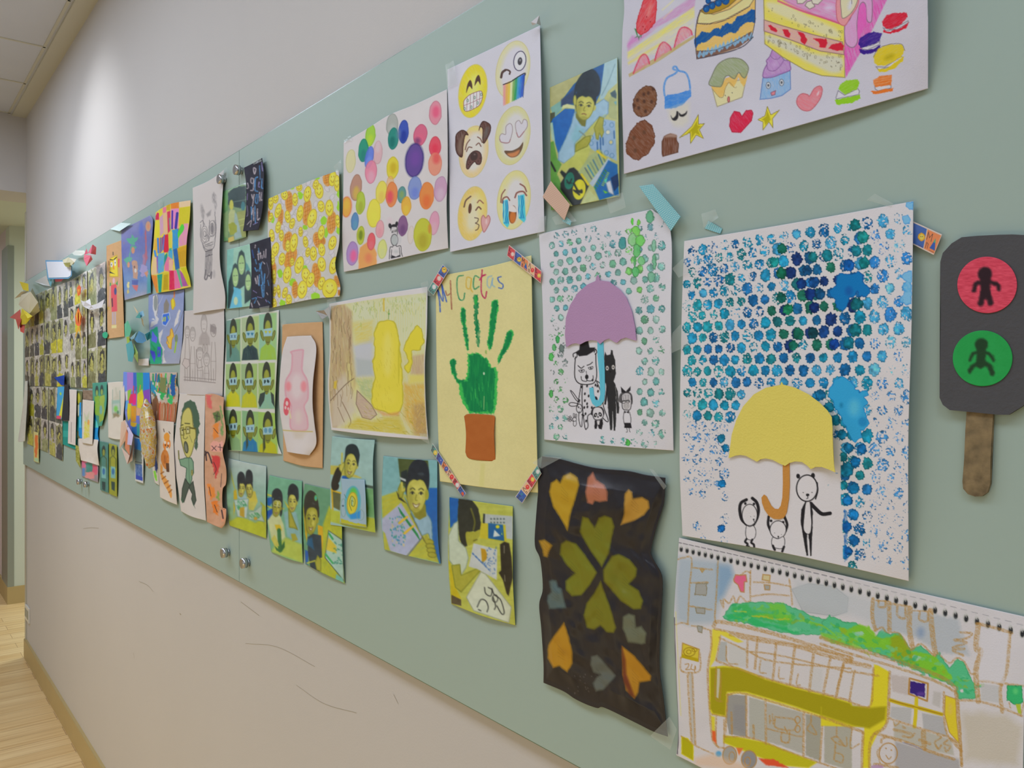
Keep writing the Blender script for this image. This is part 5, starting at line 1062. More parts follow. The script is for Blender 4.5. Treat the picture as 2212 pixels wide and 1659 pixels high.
s.build('photo of a smiling boy showing a V sign over his drawing', 'photo print')

# girl drawing
s = photo('', ['645 503 900 545 1160 580', '1160 580 1158 900 1160 1200 1180 1550', '660 1375 900 1470 1180 1550', '645 503 632 900 640 1150 660 1375'], (178, 184, 80), (800, 940, 3.77), seed=63, lift=7)
s.mottle(5, 18); n_ = fbm(s.PX / 40, s.PY / 4, 5, 2); s.C += ((n_ - .5) * 18)[..., None]
s.poly('640 503 720 515 710 700 650 760', (16, 92, 170)).poly('640 1000 700 1250 740 1330 660 1320', (190, 176, 20)).poly('660 1300 740 1340 740 1390 660 1370', (80, 70, 50))
s.poly('720 515 830 530 880 600 900 720 890 800 840 780 780 800 790 900 750 925 720 800 710 650', (38, 42, 34), sm=False, jit=1).line('820 600 850 700 840 770', 4, (110, 112, 40), a=.8)
s.poly('780 790 840 790 890 770 896 810 850 870 800 900 780 860', SK, sm=True).line('840 860 870 850', 1.4, (60, 60, 20)).poly('640 960 634 820 680 720 712 700 720 860 780 920 800 1000 780 1080 740 1140 640 1020', (186, 200, 180), sm=False, blur=1.5, edge=(130, 150, 130))
s.poly('660 1060 730 1050 740 1140 880 1080 860 1000 880 970 916 1030 910 1090 740 1280 690 1240', SK, sm=False, edge=(110, 118, 30))
s.poly('920 640 1160 660 1160 850 1050 830 920 700', (170, 180, 180)).poly('920 640 934 642 930 720 916 716', (30, 40, 40)).poly('900 716 1100 730 1110 870 890 840', (190, 180, 40)).poly('960 716 1080 730 1090 862 960 840', (14, 90, 150)).poly('1000 830 1010 770 1060 820', (200, 210, 210)).ell(1036, 746, 16, 14, (210, 200, 30))
s.poly('1060 750 1070 790 1066 810 1076 812', (200, 210, 60)); 
for i in range(10): s.ell(984 + (i % 5) * 26, 682 + 30 * (i // 5), 7, 7, (70, 90, 90))
s.poly('840 880 1034 930 1030 1180 870 1090 800 1070', (188, 196, 196)); s.poly('900 920 936 930 950 970 946 1010 910 1046', (180, 140, 20), sm=False)
for i in range(130):
    x = 830 + R2.rand() * 196; y = 900 + R2.rand() * 260
    if x + (y - 900) * .0 > 950 or y > 1030: s.ell(x, min(y, 960 + (x - 830) * 1.0), 4, 5, (50, 100, 170), a=.8)
s.poly('1056 890 1090 868 1130 880 1150 1000 1160 1160 1140 1240 1126 1310 1110 1290 1080 1180 1046 1120 1066 1100', (34, 30, 20), sm=False, blur=1).line('1090 900 1090 960', 1.4, (170, 170, 150)).line('1094 1140 1096 1190', 1.4, (150, 150, 130))
s.poly('780 1320 900 1110 940 1130 1150 1400 1130 1530 840 1430', (196, 204, 184), edge=(140, 150, 130))
for l in ('930 1240 940 1290 980 1310 990 1260 960 1240', '990 1250 1010 1300 1060 1340 1090 1440 1070 1456 1030 1390', '1000 1320 1020 1390 1010 1420', '870 1400 900 1340 940 1350 960 1400 950 1440', '880 1420 900 1430'): s.line(l, 1.8, (30, 34, 34))
s.ell(1016, 1330, 22, 30, (30, 34, 34), ring=1.6)
s.build('photo of a long-haired girl bent over her drawing, rightmost of the low photos', 'photo print')

# low photo row
V4 = (470, 960, 5.185)
def kids(quad, bg, seed, off=2, **k): return photo('', quad, bg, V4, seed=seed, off=off, lift=5, step=1.15, **k)
s = kids(['120 155 330 205 545 245', '545 245 540 600 545 800 545 1055', '135 910 340 980 545 1055', '120 155 100 500 115 780 135 910'], (164, 190, 188), 71)
s.grad([(0, (176, 194, 192)), (.5, (130, 176, 160)), (1, (140, 170, 110))]); s.mottle(4, 16)
s.poly('125 870 250 800 420 880 500 840 545 960 545 1055 135 912', (176, 186, 40), blur=2).poly('180 520 210 500 220 600 180 800', (196, 170, 30)).poly('480 640 540 700 545 960 500 860', (160, 170, 40))
s.poly('140 260 170 380 200 500 190 510 160 400', (170, 180, 80)).poly('220 590 250 480 330 600 300 640', (150, 184, 190)).poly('330 590 360 540 420 520 450 640 400 740 350 720', (196, 186, 70))
face(s, 268, 490, 38, 98, 4, SK2, HR, True, 1.7, fringe=.2); face(s, 355, 500, 36, 92, -4, SK2, HR, True, 1.9, fringe=.3)
s.poly('222 420 226 340 260 304 300 340 310 440 290 400 250 440 236 520', HR, sm=True).poly('312 400 320 310 352 282 388 320 394 420 370 430 330 430', HR, sm=True)
s.poly('180 620 350 606 330 830 220 810', (180, 200, 196), edge=(110, 150, 140)); s.ell(265, 680, 66, 50, (50, 150, 90), jit=3, tex=(.5, .9, 4, 60)).poly('246 710 300 700 300 820 250 800', (180, 150, 40))
s.poly('345 760 420 740 500 670 490 780 530 870 440 850 350 840', (170, 192, 180), edge=(110, 150, 140)).ell(420, 800, 56, 34, (60, 150, 90), jit=3, tex=(.5, .9, 4, 60)).ell(425, 830, 20, 18, (190, 150, 40)).poly('350 640 440 640 400 740 350 730', SK2)
s.build('photo of two children holding green drawings, leftmost of the low photos', 'photo print')
s = kids(['580 345 760 385 945 410', '945 410 940 800 945 1100 955 1330', '600 1205 780 1280 955 1330', '580 345 552 600 560 900 600 1205'], (110, 170, 140), 72)
s.mottle(5, 16); s.poly('556 600 610 590 614 650 560 720', (20, 90, 170)).poly('552 750 640 700 640 800 556 850', (16, 80, 170)).poly('600 1205 640 1130 760 1040 945 1120 955 1330', (170, 190, 80), blur=3).line('550 560 620 580', 3, (200, 190, 60)).line('556 690 640 720 740 720', 3, (180, 180, 60))
s.poly('560 850 620 770 700 800 740 900 760 1040 660 1120 600 1060', (190, 200, 150), blur=1.5).poly('740 760 800 740 880 760 910 900 940 1110 860 1080 780 1030', (130, 176, 180), blur=1.5)
s.poly('608 560 640 500 690 500 726 570 724 760 700 800 700 640 620 600 620 720', HR, sm=True)
face(s, 665, 700, 48, 110, 8, SK, HR, True, 1.7, fringe=.4); s.ell(650, 660, 26, 30, (190, 200, 150), ring=1.4).ell(690, 668, 22, 28, (190, 200, 150), ring=1.4)
face(s, 840, 640, 50, 118, 4, SK2, (24, 36, 46), True, 1.5, fringe=.4); s.poly('784 560 800 470 846 440 900 490 908 600 890 640 860 570 800 560', (22, 34, 42), sm=True)
s.poly('790 690 830 780 860 860 900 960 860 940 800 930', SK, edge=(110, 118, 30)).poly('740 620 800 700 790 720', (200, 180, 40)).poly('820 1000 870 1000 900 1070 840 1090', SK)
s.poly('640 900 700 900 720 960 690 980 660 960', (204, 180, 30)).line('688 960 696 1100 700 1190', 8, (40, 110, 60)).poly('640 1140 690 1180 750 1080 752 1150 720 1200 660 1190', (36, 100, 50)).poly('600 1060 640 1010 680 1100 690 1140 640 1140', SK2)
s.build('photo of two children with a paper flower, second of the low photos', 'photo print')
s = kids(['975 440 1120 475 1390 530', '1390 530 1392 900 1400 1200 1425 1560', '985 1340 1150 1430 1425 1560', '975 440 948 700 955 1000 985 1340'], (96, 150, 116), 73)
s.mottle(5, 16); s.poly('1180 900 1250 690 1390 760 1400 1060 1425 1560 1150 1430', (180, 184, 40), blur=2, tex=(.9, .2, 10, 80)).poly('960 720 990 560 1010 900 1000 1100 980 1000', (204, 170, 20)).poly('1120 900 1180 920 1180 1100 1160 1300 1130 1100', (206, 166, 20)).poly('980 1180 1020 1200 1010 1360 985 1340', (14, 90, 180))
s.poly('1010 1040 1060 1000 1160 1020 1170 1270 1120 1300 1140 1430 1040 1380 1010 1200', (36, 56, 70)).poly('1010 1060 1060 1040 1080 1180 1000 1120', (20, 90, 130), blur=2)
s.poly('970 640 990 560 1040 515 1100 560 1120 640 1140 780 1120 820 1100 700 1010 680 990 820 1000 960 970 760', (44, 46, 36), sm=True)
face(s, 1052, 830, 70, 178, 4, SK, (44, 44, 36), True, 1.1, fringe=.7); s.poly('972 700 1000 560 1050 520 1110 570 1134 700 1130 760 1100 680 1050 640 1010 690 985 800', (44, 44, 36), sm=True).ell(1100, 600, 18, 34, (90, 170, 90)).ell(1100, 600, 8, 16, (60, 160, 180))
s.poly('1200 1270 1240 960 1400 1070 1420 1540 1340 1440', (160, 196, 186), edge=(60, 80, 60)).poly('1214 1180 1240 1040 1330 1140 1330 1220', (206, 190, 60), blur=1.5).line('1250 1000 1290 1060', 4, (40, 160, 90)).line('1210 1230 1290 1330', 4, (60, 170, 100))
for i in range(26): x = 1290 + R2.rand() * 110; y = 1090 + R2.rand() * 270; s.line([x, y, x + 14, y + 8 - 16 * R2.rand()], 1.6, (30, 130, 110))
s.line('1000 1330 1100 1300 1180 1270', 3, (190, 190, 60)).poly('1090 1320 1120 1240 1160 1290 1160 1420 1110 1410', SK, edge=(110, 118, 30)).poly('1330 1450 1400 1500 1415 1550 1320 1510', (110, 180, 170))
s.build('photo of a girl with a hair clip holding a pencil, half under the spiral-drawing photo', 'photo print')
s = photo('', ['75 1495 270 1518 478 1530', '478 1530 460 1750 466 2100 484 2404', '60 2330 200 2350 484 2404', '75 1495 60 1800 58 2100 60 2330'], (150, 186, 182), (700, 600, 4.365), seed=74, off=5, lift=5, step=1.15)
s.v(*V4).mottle(4, 16)
s.poly('1255 235 1380 240 1440 300 1610 370 1610 380 1260 335', (186, 180, 80), blur=1.2).poly('1650 450 1760 470 1760 500 1650 480', (60, 80, 70)).poly('1650 490 1760 500 1770 830 1660 800', (110, 164, 110)).poly('1230 700 1300 740 1370 750 1380 870 1660 930 1660 810 1770 830 1770 995 1400 900 1240 860', (172, 186, 60), blur=1.5)
s.poly('1280 510 1380 540 1370 740 1290 700', (90, 96, 60)).line('1280 500 1290 730', 3, (206, 170, 30)).line('1280 515 1380 545', 3, (206, 170, 30))
s.poly('1400 350 1460 350 1470 385 1390 380', (20, 90, 180)).poly('1276 420 1340 260 1390 310 1370 400 1350 500 1290 510', (34, 32, 26), sm=True).poly('1350 440 1380 390 1380 480', (130, 184, 190))
s.poly('1360 230 1390 220 1430 180 1420 250 1390 320 1360 280', SK2, edge=(116, 120, 30)).line('1394 100 1392 240', 3.4, SK2)
face(s, 1495, 215, 72, 160, 10, SK2, (18, 38, 46), True, 1.3, fringe=.4); s.poly('1428 140 1440 30 1500 -5 1560 20 1580 100 1572 250 1540 140 1490 90 1440 120', (18, 38, 44), sm=True)
s.ell(1655, 720, 24, 70, SK, edge=(110, 120, 40))
pf = s.build('photo of a boy with raised fingers behind a spiral rainbow drawing', 'photo print')
s = Sheet('drawing_flap', ['1380 385 1510 392 1645 395', '1645 395 1660 660 1668 930', '1370 878 1500 905 1668 930', '1380 385 1392 500 1380 700 1370 878'], (150, 178, 196), off=9, step=1.15, lift=5, seed=9, view=V4, mat=M_PHOTO)
s.ell(1513, 650, 90, 186, (80, 170, 190), 2, blur=1.5).ell(1520, 560, 60, 90, (90, 190, 70), 2, soft=7).ell(1508, 660, 58, 124, (206, 196, 50), 4, blur=2).ell(1508, 662, 56, 122, (190, 150, 40), 4, ring=1.4).poly('1480 790 1600 740 1596 830 1490 836', (40, 140, 210), blur=2).ell(1508, 640, 26, 64, (150, 190, 150), soft=5)
s.line('1520 640 1500 630 1500 680 1530 690 1540 620 1500 580 1476 660 1500 740', 1.2, (90, 110, 50)).ell(1410, 710, 30, 100, (120, 160, 150), ring=1.1).ell(1600, 790, 40, 60, (120, 160, 160), ring=1).poly('1380 830 1500 870 1668 900 1668 926 1500 900 1374 874', (180, 180, 40), jit=1.5).line('1420 560 1440 600', 1.2, (90, 120, 110)).ell(1404, 688, 12, 10, (70, 100, 120))
tag(s.build(parent=None), None)
fo = bpy.data.objects['drawing_flap']; fo.parent = pf; fo.location = fo.location - pf.location; fo['label'] = 'page folded out with a spiral rainbow circle'

# nine portraits with paper glasses
V9 = (470, 640, 4.365)
s = Sheet('portrait_grid_print', ['85 225 330 170 578 130', '578 130 572 400 540 1050 560 1350 604 1490', '100 1455 330 1490 600 1542', '85 225 66 700 62 1050 100 1455'], (206, 208, 204), off=2, step=1.1, lift=8, seed=81, view=V9, mat=M_PHOTO)
cells = [((82, 225, 215, 618), (110, 150, 140), 'x', (90, 140, 130)), ((226, 200, 390, 606), (170, 190, 150), 'h', (18, 50, 60)), ((392, 170, 556, 604), (140, 190, 160), 'y', (150, 190, 60)), ((76, 636, 216, 1042), (160, 190, 130), 'i', (196, 196, 10)), ((222, 636, 374, 1050), (150, 180, 130), 'i', (190, 190, 20)), ((384, 626, 540, 1062), (160, 190, 120), 's', (130, 180, 160)), ((70, 1068, 222, 1452), (150, 190, 140), 'i', (130, 170, 120)), ((230, 1074, 384, 1486), (130, 176, 130), 'x', (10, 110, 170)), ((382, 1086, 566, 1514), (150, 190, 90), 'g', (180, 180, 10))]
for (x0, y0, x1, y1), bg, kind, cl in cells:
    sk_ = -.12 if y0 < 300 else (.0 if y0 < 700 else .08); W_ = x1 - x0; H_ = y1 - y0; cx = (x0 + x1) / 2; sl = sk_ * W_
    s.poly([x0, y0 + 4, x1, y0 + sl + 4 if sk_ else y0, x1, y1 + sl * .3, x0, y1], bg, blur=.8)
    s.poly([x1 - W_ * .3, y0 + sl + 8, x1 - 2, y0 + sl + 8, x1 - 2, y1 - 4, x1 - W_ * .3, y1 - H_ * .4], (160, 196, 90), blur=5, a=.6)
    s.poly([x0 + 2, y1 - 2, x0 + W_ * .1, y1 - H_ * .26, cx - 20, y1 - H_ * .36, cx + 20, y1 - H_ * .36, x1 - W_ * .1, y1 - H_ * .26, x1 - 2, y1 + sl * .3 - 2], cl, blur=1.2, tex=(.92, .25, 12, 85))
    hy = y0 + H_ * .36 + sl * .4
    s.ell(cx, hy - H_ * .08, W_ * .25, H_ * .3, (40, 50, 34)); s.ell(cx, hy + H_ * .06, W_ * .2, H_ * .27, (120, 128, 34))
    s.ell(cx, hy - H_ * .1, W_ * .18, H_ * .12, (150, 158, 50), soft=4)
    if kind in 'xg': s.poly([cx - W_ * .26, hy, cx - W_ * .24, y1 - H_ * .1, cx - W_ * .12, y1 - H_ * .2, cx - W_ * .18, hy], (50, 60, 40), blur=1.5)
    s.line([cx - W_ * .08, hy + H_ * .26, cx, hy + H_ * .27, cx + W_ * .08, hy + H_ * .26], 1.4, (70, 70, 30))
    for e in (-1, 1): s.ell(cx + e * W_ * .32, hy + H_ * .12, W_ * .09, H_ * .12, (130, 140, 50), e * 15, edge=(80, 90, 30))
    s.poly([cx - W_ * .26, hy - H_ * .02, cx + W_ * .26, hy - H_ * .05, cx + W_ * .25, hy + H_ * .13, cx - W_ * .25, hy + H_ * .14], (150, 190, 200), blur=.8)
    for e in (-1, 1):
        ex, ey = cx + e * W_ * .11, hy + H_ * .045
        if kind == 'x': s.line([ex - 6, ey - 10, ex + 6, ey + 12], 1.4, (60, 100, 140)).line([ex + 6, ey - 10, ex - 6, ey + 12], 1.4, (60, 100, 140))
        elif kind == 'i': s.ell(ex, ey, 6, 18, (16, 40, 60))
        elif kind == 's': s.ell(ex, ey, 11, 16, (14, 50, 50), jit=1.5)
        elif kind == 'g': s.ell(ex, ey, 15, 24, (90, 150, 180))
        else: s.poly([ex, ey + 16, ex - 13, ey - 8, ex - 5, ey - 14, ex, ey - 8, ex + 5, ey - 14, ex + 13, ey - 8], (20, 110, 150) if kind == 'h' else (190, 190, 30))
s.poly('384 1000 400 920 450 900 440 980 400 1050', (40, 60, 56)).poly('500 900 530 930 540 1050 510 1000', (40, 60, 56)).poly('90 1400 110 1320 130 1450 100 1450', (40, 50, 46))
s.build('print of nine portraits of children wearing paper glasses', 'photo print')
# ---------------------------------------------------------------- middle of the wall
VF2 = (400, 320, 4.483)
# smiling flowers
s = Sheet('flower_drawing', ['805 490 1000 405 1250 300 1490 215', '1490 215 1494 560 1492 900 1452 1130 1500 1330 1494 1440', '830 1550 1000 1510 1250 1460 1494 1440', '805 490 800 800 812 1250 830 1550'], (196, 194, 188), off=3, step=1.1, lift=7, wave=3, seed=91, view=VF2)
s.mottle(5, 12); R3 = rs(12)
for i in range(170):
    x = 810 + R3.rand() * 690; y = 240 + R3.rand() * 1300; s.ell(x, y, 18, 34, (204, 200, 206), R3.uniform(-50, 50), a=.8).ell(x, y, 18, 34, (140, 136, 140), R3.uniform(-50, 50), ring=.7, a=.55)
for x, y, rx, ry in ((1115, 460, 26, 34), (1340, 700, 30, 40), (920, 1215, 26, 40), (1260, 1440, 46, 40), (1040, 1300, 34, 40), (940, 1500, 30, 30), (1250, 290, 50, 16), (1030, 385, 30, 12), (1485, 440, 14, 40), (1484, 560, 14, 50), (1480, 800, 16, 36), (1365, 820, 18, 50), (1160, 770, 24, 26), (850, 690, 14, 40), (1160, 1160, 26, 26)): s.ell(x, y, rx, ry, (150, 206, 50), jit=2, js=4)
for x, y, rx, ry, r in ((1006, 520, 38, 104, 0), (1180, 620, 44, 130, 5), (1380, 290, 48, 80, 0), (1418, 720, 46, 112, 6), (924, 680, 26, 90, 10), (990, 900, 44, 96, 12), (1020, 1060, 56, 110, 20), (1285, 890, 46, 80, -10), (1330, 900, 30, 40, 0), (1270, 1230, 44, 120, -6), (1064, 1370, 32, 84, 0), (850, 1180, 34, 90, 0), (812, 660, 14, 60, 0), (1475, 1290, 30, 60, -20), (1490, 1400, 12, 30, 0)):
    s.ell(x, y, rx, ry, (212, 142, 50), r, blur=1, tex=(.85, .3, 5, -60))
    for k in range(-2, 3): s.line([x - rx * .6, y + k * ry * .3, x + rx * .6, y + k * ry * .3 - ry * .2], .8, (170, 96, 34), a=.8); 
    for k in (-.4, .1, .5): s.line([x + k * rx - 4, y - ry * .7, x + k * rx + 8, y + ry * .7], .8, (170, 96, 34), a=.7)
big = [(1428, 296, 38, 74), (1470, 340, 30, 80), (1296, 414, 42, 76), (1264, 352, 28, 48), (1184, 446, 36, 78), (1396, 580, 40, 80), (1316, 564, 34, 56), (1228, 680, 44, 94), (1112, 632, 32, 80), (1064, 498, 28, 64), (962, 454, 34, 50), (900, 606, 30, 72), (876, 490, 28, 46), (828, 530, 26, 70), (992, 664, 28, 62), (1036, 730, 26, 54), (900, 766, 26, 60), (932, 846, 24, 56), (840, 846, 26, 62), (828, 670, 20, 46), (1318, 818, 32, 72), (1118, 810, 22, 48), (1166, 908, 26, 56), (1426, 918, 38, 70), (1052, 916, 38, 92), (994, 948, 24, 60), (1478, 710, 24, 66), (872, 984, 36, 74), (1188, 1008, 24, 48), (1242, 1022, 34, 70), (1322, 984, 34, 64), (1104, 1132, 42, 86), (938, 1074, 32, 62), (846, 1080, 24, 54), (1322, 1124, 40, 72), (1440, 1136, 42, 86), (988, 1226, 40, 84), (1036, 1100, 22, 40), (1170, 1230, 44, 70), (1214, 1276, 38, 74), (1134, 1370, 48, 88), (860, 1246, 20, 72), (906, 1386, 18, 64), (966, 1400, 26, 56), (866, 1390, 18, 50), (1004, 1470, 30, 56), (862, 1500, 24, 50), (1320, 1310, 34, 66), (1400, 1360, 74, 96), (1104, 380, 30, 40)]
for i, (x, y, rx, ry) in enumerate(big):
    r_ = [8, 0, -6, 14][i % 4]; s.ell(x, y, rx, ry, (222, 208, 66), r_, edge=(176, 150, 60), ew=1.1).ell(x, y - ry * .2, rx * .6, ry * .5, (228, 216, 100), r_, soft=4)
    s.ell(x - rx * .3, y - ry * .25, 3, 7, (140, 110, 50)).ell(x + rx * .3, y - ry * .3, 3, 7, (140, 110, 50)); s.line([x - rx * .5, y + ry * .2, x, y + ry * .5, x + rx * .5, y + ry * .1], 1, (150, 116, 50))
s.build('drawing crowded with smiling yellow flowers and orange waffle-patterned centres', 'drawing')

# chalk cards and their photographs
def chalk(quad, off, seed, strokes, label):
    q = Sheet('chalk_card', quad, (46, 46, 58), off=off, step=1.0, lift=6, wave=3, seed=seed, view=VF2); q.mottle(6, 10)
    for l, w_, c in strokes: q.line(l, w_, c, a=.85, tex=(.75, .4, 4, 80))
    return q.build(label, 'chalk drawing')
WC, BC, PC = (196, 186, 194), (84, 150, 210), (150, 140, 200)
q = photo('', '355 425 590 330 590 862 372 905', (110, 160, 110), VF2, off=2, seed=95, lift=3, step=1.1)
q.mottle(14, 6); q.ell(380, 540, 16, 60, (130, 180, 110)).poly('360 640 420 600 420 880 380 860', (140, 170, 120)); q.build('green photo strip peeking out left of the forest portrait photo', 'photo print')
q = photo('', '414 412 500 370 590 330 592 862 500 885 416 917', (120, 150, 110), VF2, off=4, seed=96, lift=4, step=1.0) if False else photo('', '414 412 590 330 590 862 416 917', (120, 150, 110), VF2, off=4, seed=96, lift=4, step=1.0)
q.mottle(6, 10).poly('414 410 590 330 590 356 560 350 480 380 414 416', (190, 200, 210)).poly('414 430 480 390 590 360 590 560 500 580 414 540', (40, 66, 70), jit=3).line('470 520 590 500', 1.2, (110, 140, 130)).poly('500 620 590 600 590 860 500 860', (150, 160, 90)).line('500 700 590 680', 1.4, (190, 200, 120)).line('505 760 590 735', 1.4, (190, 200, 120))
q.ell(448, 550, 20, 50, (190, 190, 80)).poly('420 640 440 590 480 600 500 680 500 800 440 830 416 800', (176, 186, 130)).poly('480 620 500 640 550 860 480 885 470 800', (150, 176, 170)).ell(560, 560, 20, 44, (50, 120, 130)).ell(460, 780, 40, 60, (150, 160, 50), jit=4).poly('414 870 470 850 476 895 416 917', (200, 180, 90))
q.build('photo of a woman standing before dark trees, beside the upper chalk card', 'photo print')
chalk(['568 190 650 150 745 95', '745 95 764 240 758 420 752 560 730 700 712 792', '560 805 640 798 712 792', '568 190 590 350 590 560 576 700 560 805'], 7, 97,
      [('672 190 660 200 672 250 684 205 672 195', 3, WC), ('720 170 726 300', 2.5, BC), ('740 140 750 220', 2.5, PC), ('660 300 640 290 636 330 660 340 664 296 660 400 636 410', 3, WC), ('700 280 680 300 676 400 700 420', 3.5, BC), ('716 330 710 370 720 376', 3, PC), ('744 300 740 380 750 390', 3, BC), ('604 340 612 380 600 390', 3, WC),
       ('644 450 656 490 668 450 652 560', 3, WC), ('690 450 680 520 700 530 706 450', 3, BC), ('720 430 722 510', 3, WC), ('740 430 736 500 746 500', 2.5, WC), ('604 440 600 500', 2.5, (120, 110, 150)), ('640 570 644 690', 3, BC), ('644 640 660 580 664 700', 3, WC), ('676 560 680 720', 3, BC), ('700 590 700 690 720 680', 3, WC), ('600 560 606 640 596 660', 2.5, (130, 120, 150)), ('600 740 640 700 630 760', 2, WC), ('660 740 700 720', 2, PC)], 'upper black chalk card with blue and white lettering')
q = photo('', '405 985 640 925 642 1530 402 1560', (150, 196, 176), VF2, off=2, seed=98, lift=4, step=1.0); q.mottle(4, 12)
q.poly('405 985 470 970 450 1500 402 1560', (130, 190, 180)).poly('580 1100 600 1120 630 1180 600 1200 580 1160', (70, 150, 150))
for x, y, rx, ry in ((545, 1130, 32, 96), (486, 1250, 30, 92), (610, 1300, 28, 80)):
    q.poly([x - rx * 1.2, y + ry * 2.6, x - rx * 1.3, y - ry * .3, x - rx * .7, y - ry * 1.25, x, y - ry * 1.5, x + rx * .8, y - ry * 1.2, x + rx * 1.25, y - ry * .3, x + rx * 1.2, y + ry * 2], (30, 60, 62), sm=False, blur=1)
    q.ell(x, y, rx, ry, (160, 196, 130)).line([x - rx * .4, y + ry * .45, x, y + ry * .56, x + rx * .4, y + ry * .42], 1.3, (210, 220, 190)).line([x - rx * .6, y - ry * .15, x - rx * .2, y - ry * .15], 1, (30, 60, 50)).line([x + rx * .2, y - ry * .18, x + rx * .6, y - ry * .18], 1, (30, 60, 50))
q.poly('440 1420 470 1340 540 1370 550 1540 430 1556', (90, 180, 210), jit=2).ell(490, 1480, 20, 40, (190, 210, 170)).poly('420 1300 450 1200 470 1380 430 1550 410 1556', (30, 60, 62))
q.build('photo of three long-haired sisters beside the lower chalk card', 'photo print')
chalk(['625 925 720 895 825 860', '825 860 828 1100 832 1300 840 1545', '620 1555 730 1550 840 1545', '625 925 642 1150 640 1400 620 1555'], 5, 99,
      [('680 940 676 964', 3, WC), ('706 1000 710 1080', 3, WC), ('700 1030 730 1020', 2.5, WC), ('728 1010 730 1070', 2.5, WC), ('744 1040 746 1066', 2.5, WC), ('760 1000 764 1060', 2.5, WC), ('782 980 780 1060', 2.5, WC), ('710 970 716 1010', 3, BC), ('650 990 664 1060', 3, (50, 90, 170)), ('680 1080 690 1120', 2.5, BC), ('720 1120 740 1200', 3.5, BC), ('740 1110 716 1190', 3.5, BC), ('750 1100 770 1120', 2.5, WC), ('676 1160 690 1190 700 1180', 3, BC), ('680 1260 690 1310', 3.5, WC), ('700 1240 710 1320', 3, WC), ('720 1230 716 1330', 3.4, BC), ('740 1210 750 1320', 3.4, BC), ('770 1220 764 1310', 3.4, BC), ('740 1330 756 1440 764 1330', 4, BC), ('790 1110 810 1200 790 1260', 1.6, (120, 120, 140)), ('800 1280 810 1330', 2, BC), ('660 1380 690 1400', 2, PC), ('650 1460 690 1450 670 1500', 2.5, BC), ('700 1440 740 1450', 2, PC), ('700 1480 720 1520', 2.5, WC), ('640 1500 650 1540', 2.5, WC), ('790 1400 800 1420', 2, WC), ('800 1480 820 1500', 2, BC), ('780 1470 790 1490', 2, PC)], 'lower black chalk card reading thank with blue flourishes')

# tall pencil drawing
s = Sheet('pencil_drawing', ['72 385 200 330 300 270 375 210', '375 210 358 500 335 900 340 1150 385 1400 386 1555', '75 1605 220 1578 386 1555', '72 385 80 800 84 1200 75 1605'], (198, 192, 190), off=4, step=1.1, lift=8, wave=3, seed=101, view=VF2); s.mottle(3, 40)
GP = (128, 124, 126)
s.poly('146 560 160 536 186 600 190 650 176 700 160 660', GP, blur=2, a=.8, tex=(.6, .6, 5, 80)).poly('262 450 276 424 300 460 306 560 290 620 286 540 264 520', GP, blur=2, a=.8, tex=(.6, .6, 5, 80)).poly('204 640 250 600 244 650 216 666', GP, blur=2, a=.7)
for cx, cy in ((188, 830), (262, 780)):
    for r in (10, 20, 30): s.ell(cx, cy, r, r * 2.6, (120, 116, 118), ring=1.3, a=.75, jit=1)
s.ell(262, 780, 18, 60, (110, 106, 110), soft=3, a=.8)
for l in ('146 720 170 700 180 760', '150 740 150 860 170 930 200 980 270 970 290 880 296 700', '180 920 220 900 240 860 280 840', '190 940 260 910', '170 930 180 970 196 1000', '180 960 270 930', '280 700 300 760 290 880', '286 620 294 700', '170 700 190 740', '236 700 230 860', '190 860 216 840 230 900'): s.line(l, 1.6, (120, 116, 120), a=.8, jit=.6)
s.poly('160 900 200 990 270 970 284 880 240 920 200 920', GP, blur=2, a=.5, tex=(.5, .7, 5, 10))
s.poly('196 1000 262 980 264 1080 258 1200 196 1240 188 1180 194 1060', (136, 132, 134), blur=1.2, a=.9, tex=(.8, .4, 8, 88)).line('200 1000 260 984', 2, (96, 92, 96)).line('200 1050 262 1030', 1.6, (100, 96, 100)).ell(232, 1034, 4, 4, (60, 60, 60))
s.line('200 1180 190 1260 206 1270 220 1230 236 1240 256 1200 250 1260', 3, (110, 106, 110), a=.9).ell(280, 1220, 24, 50, (160, 156, 158), soft=6, a=.7)
s.build('tall pencil drawing of a horned figure with spiral eyes on a pillar', 'drawing')

V3 = (230, 420, 6.381)
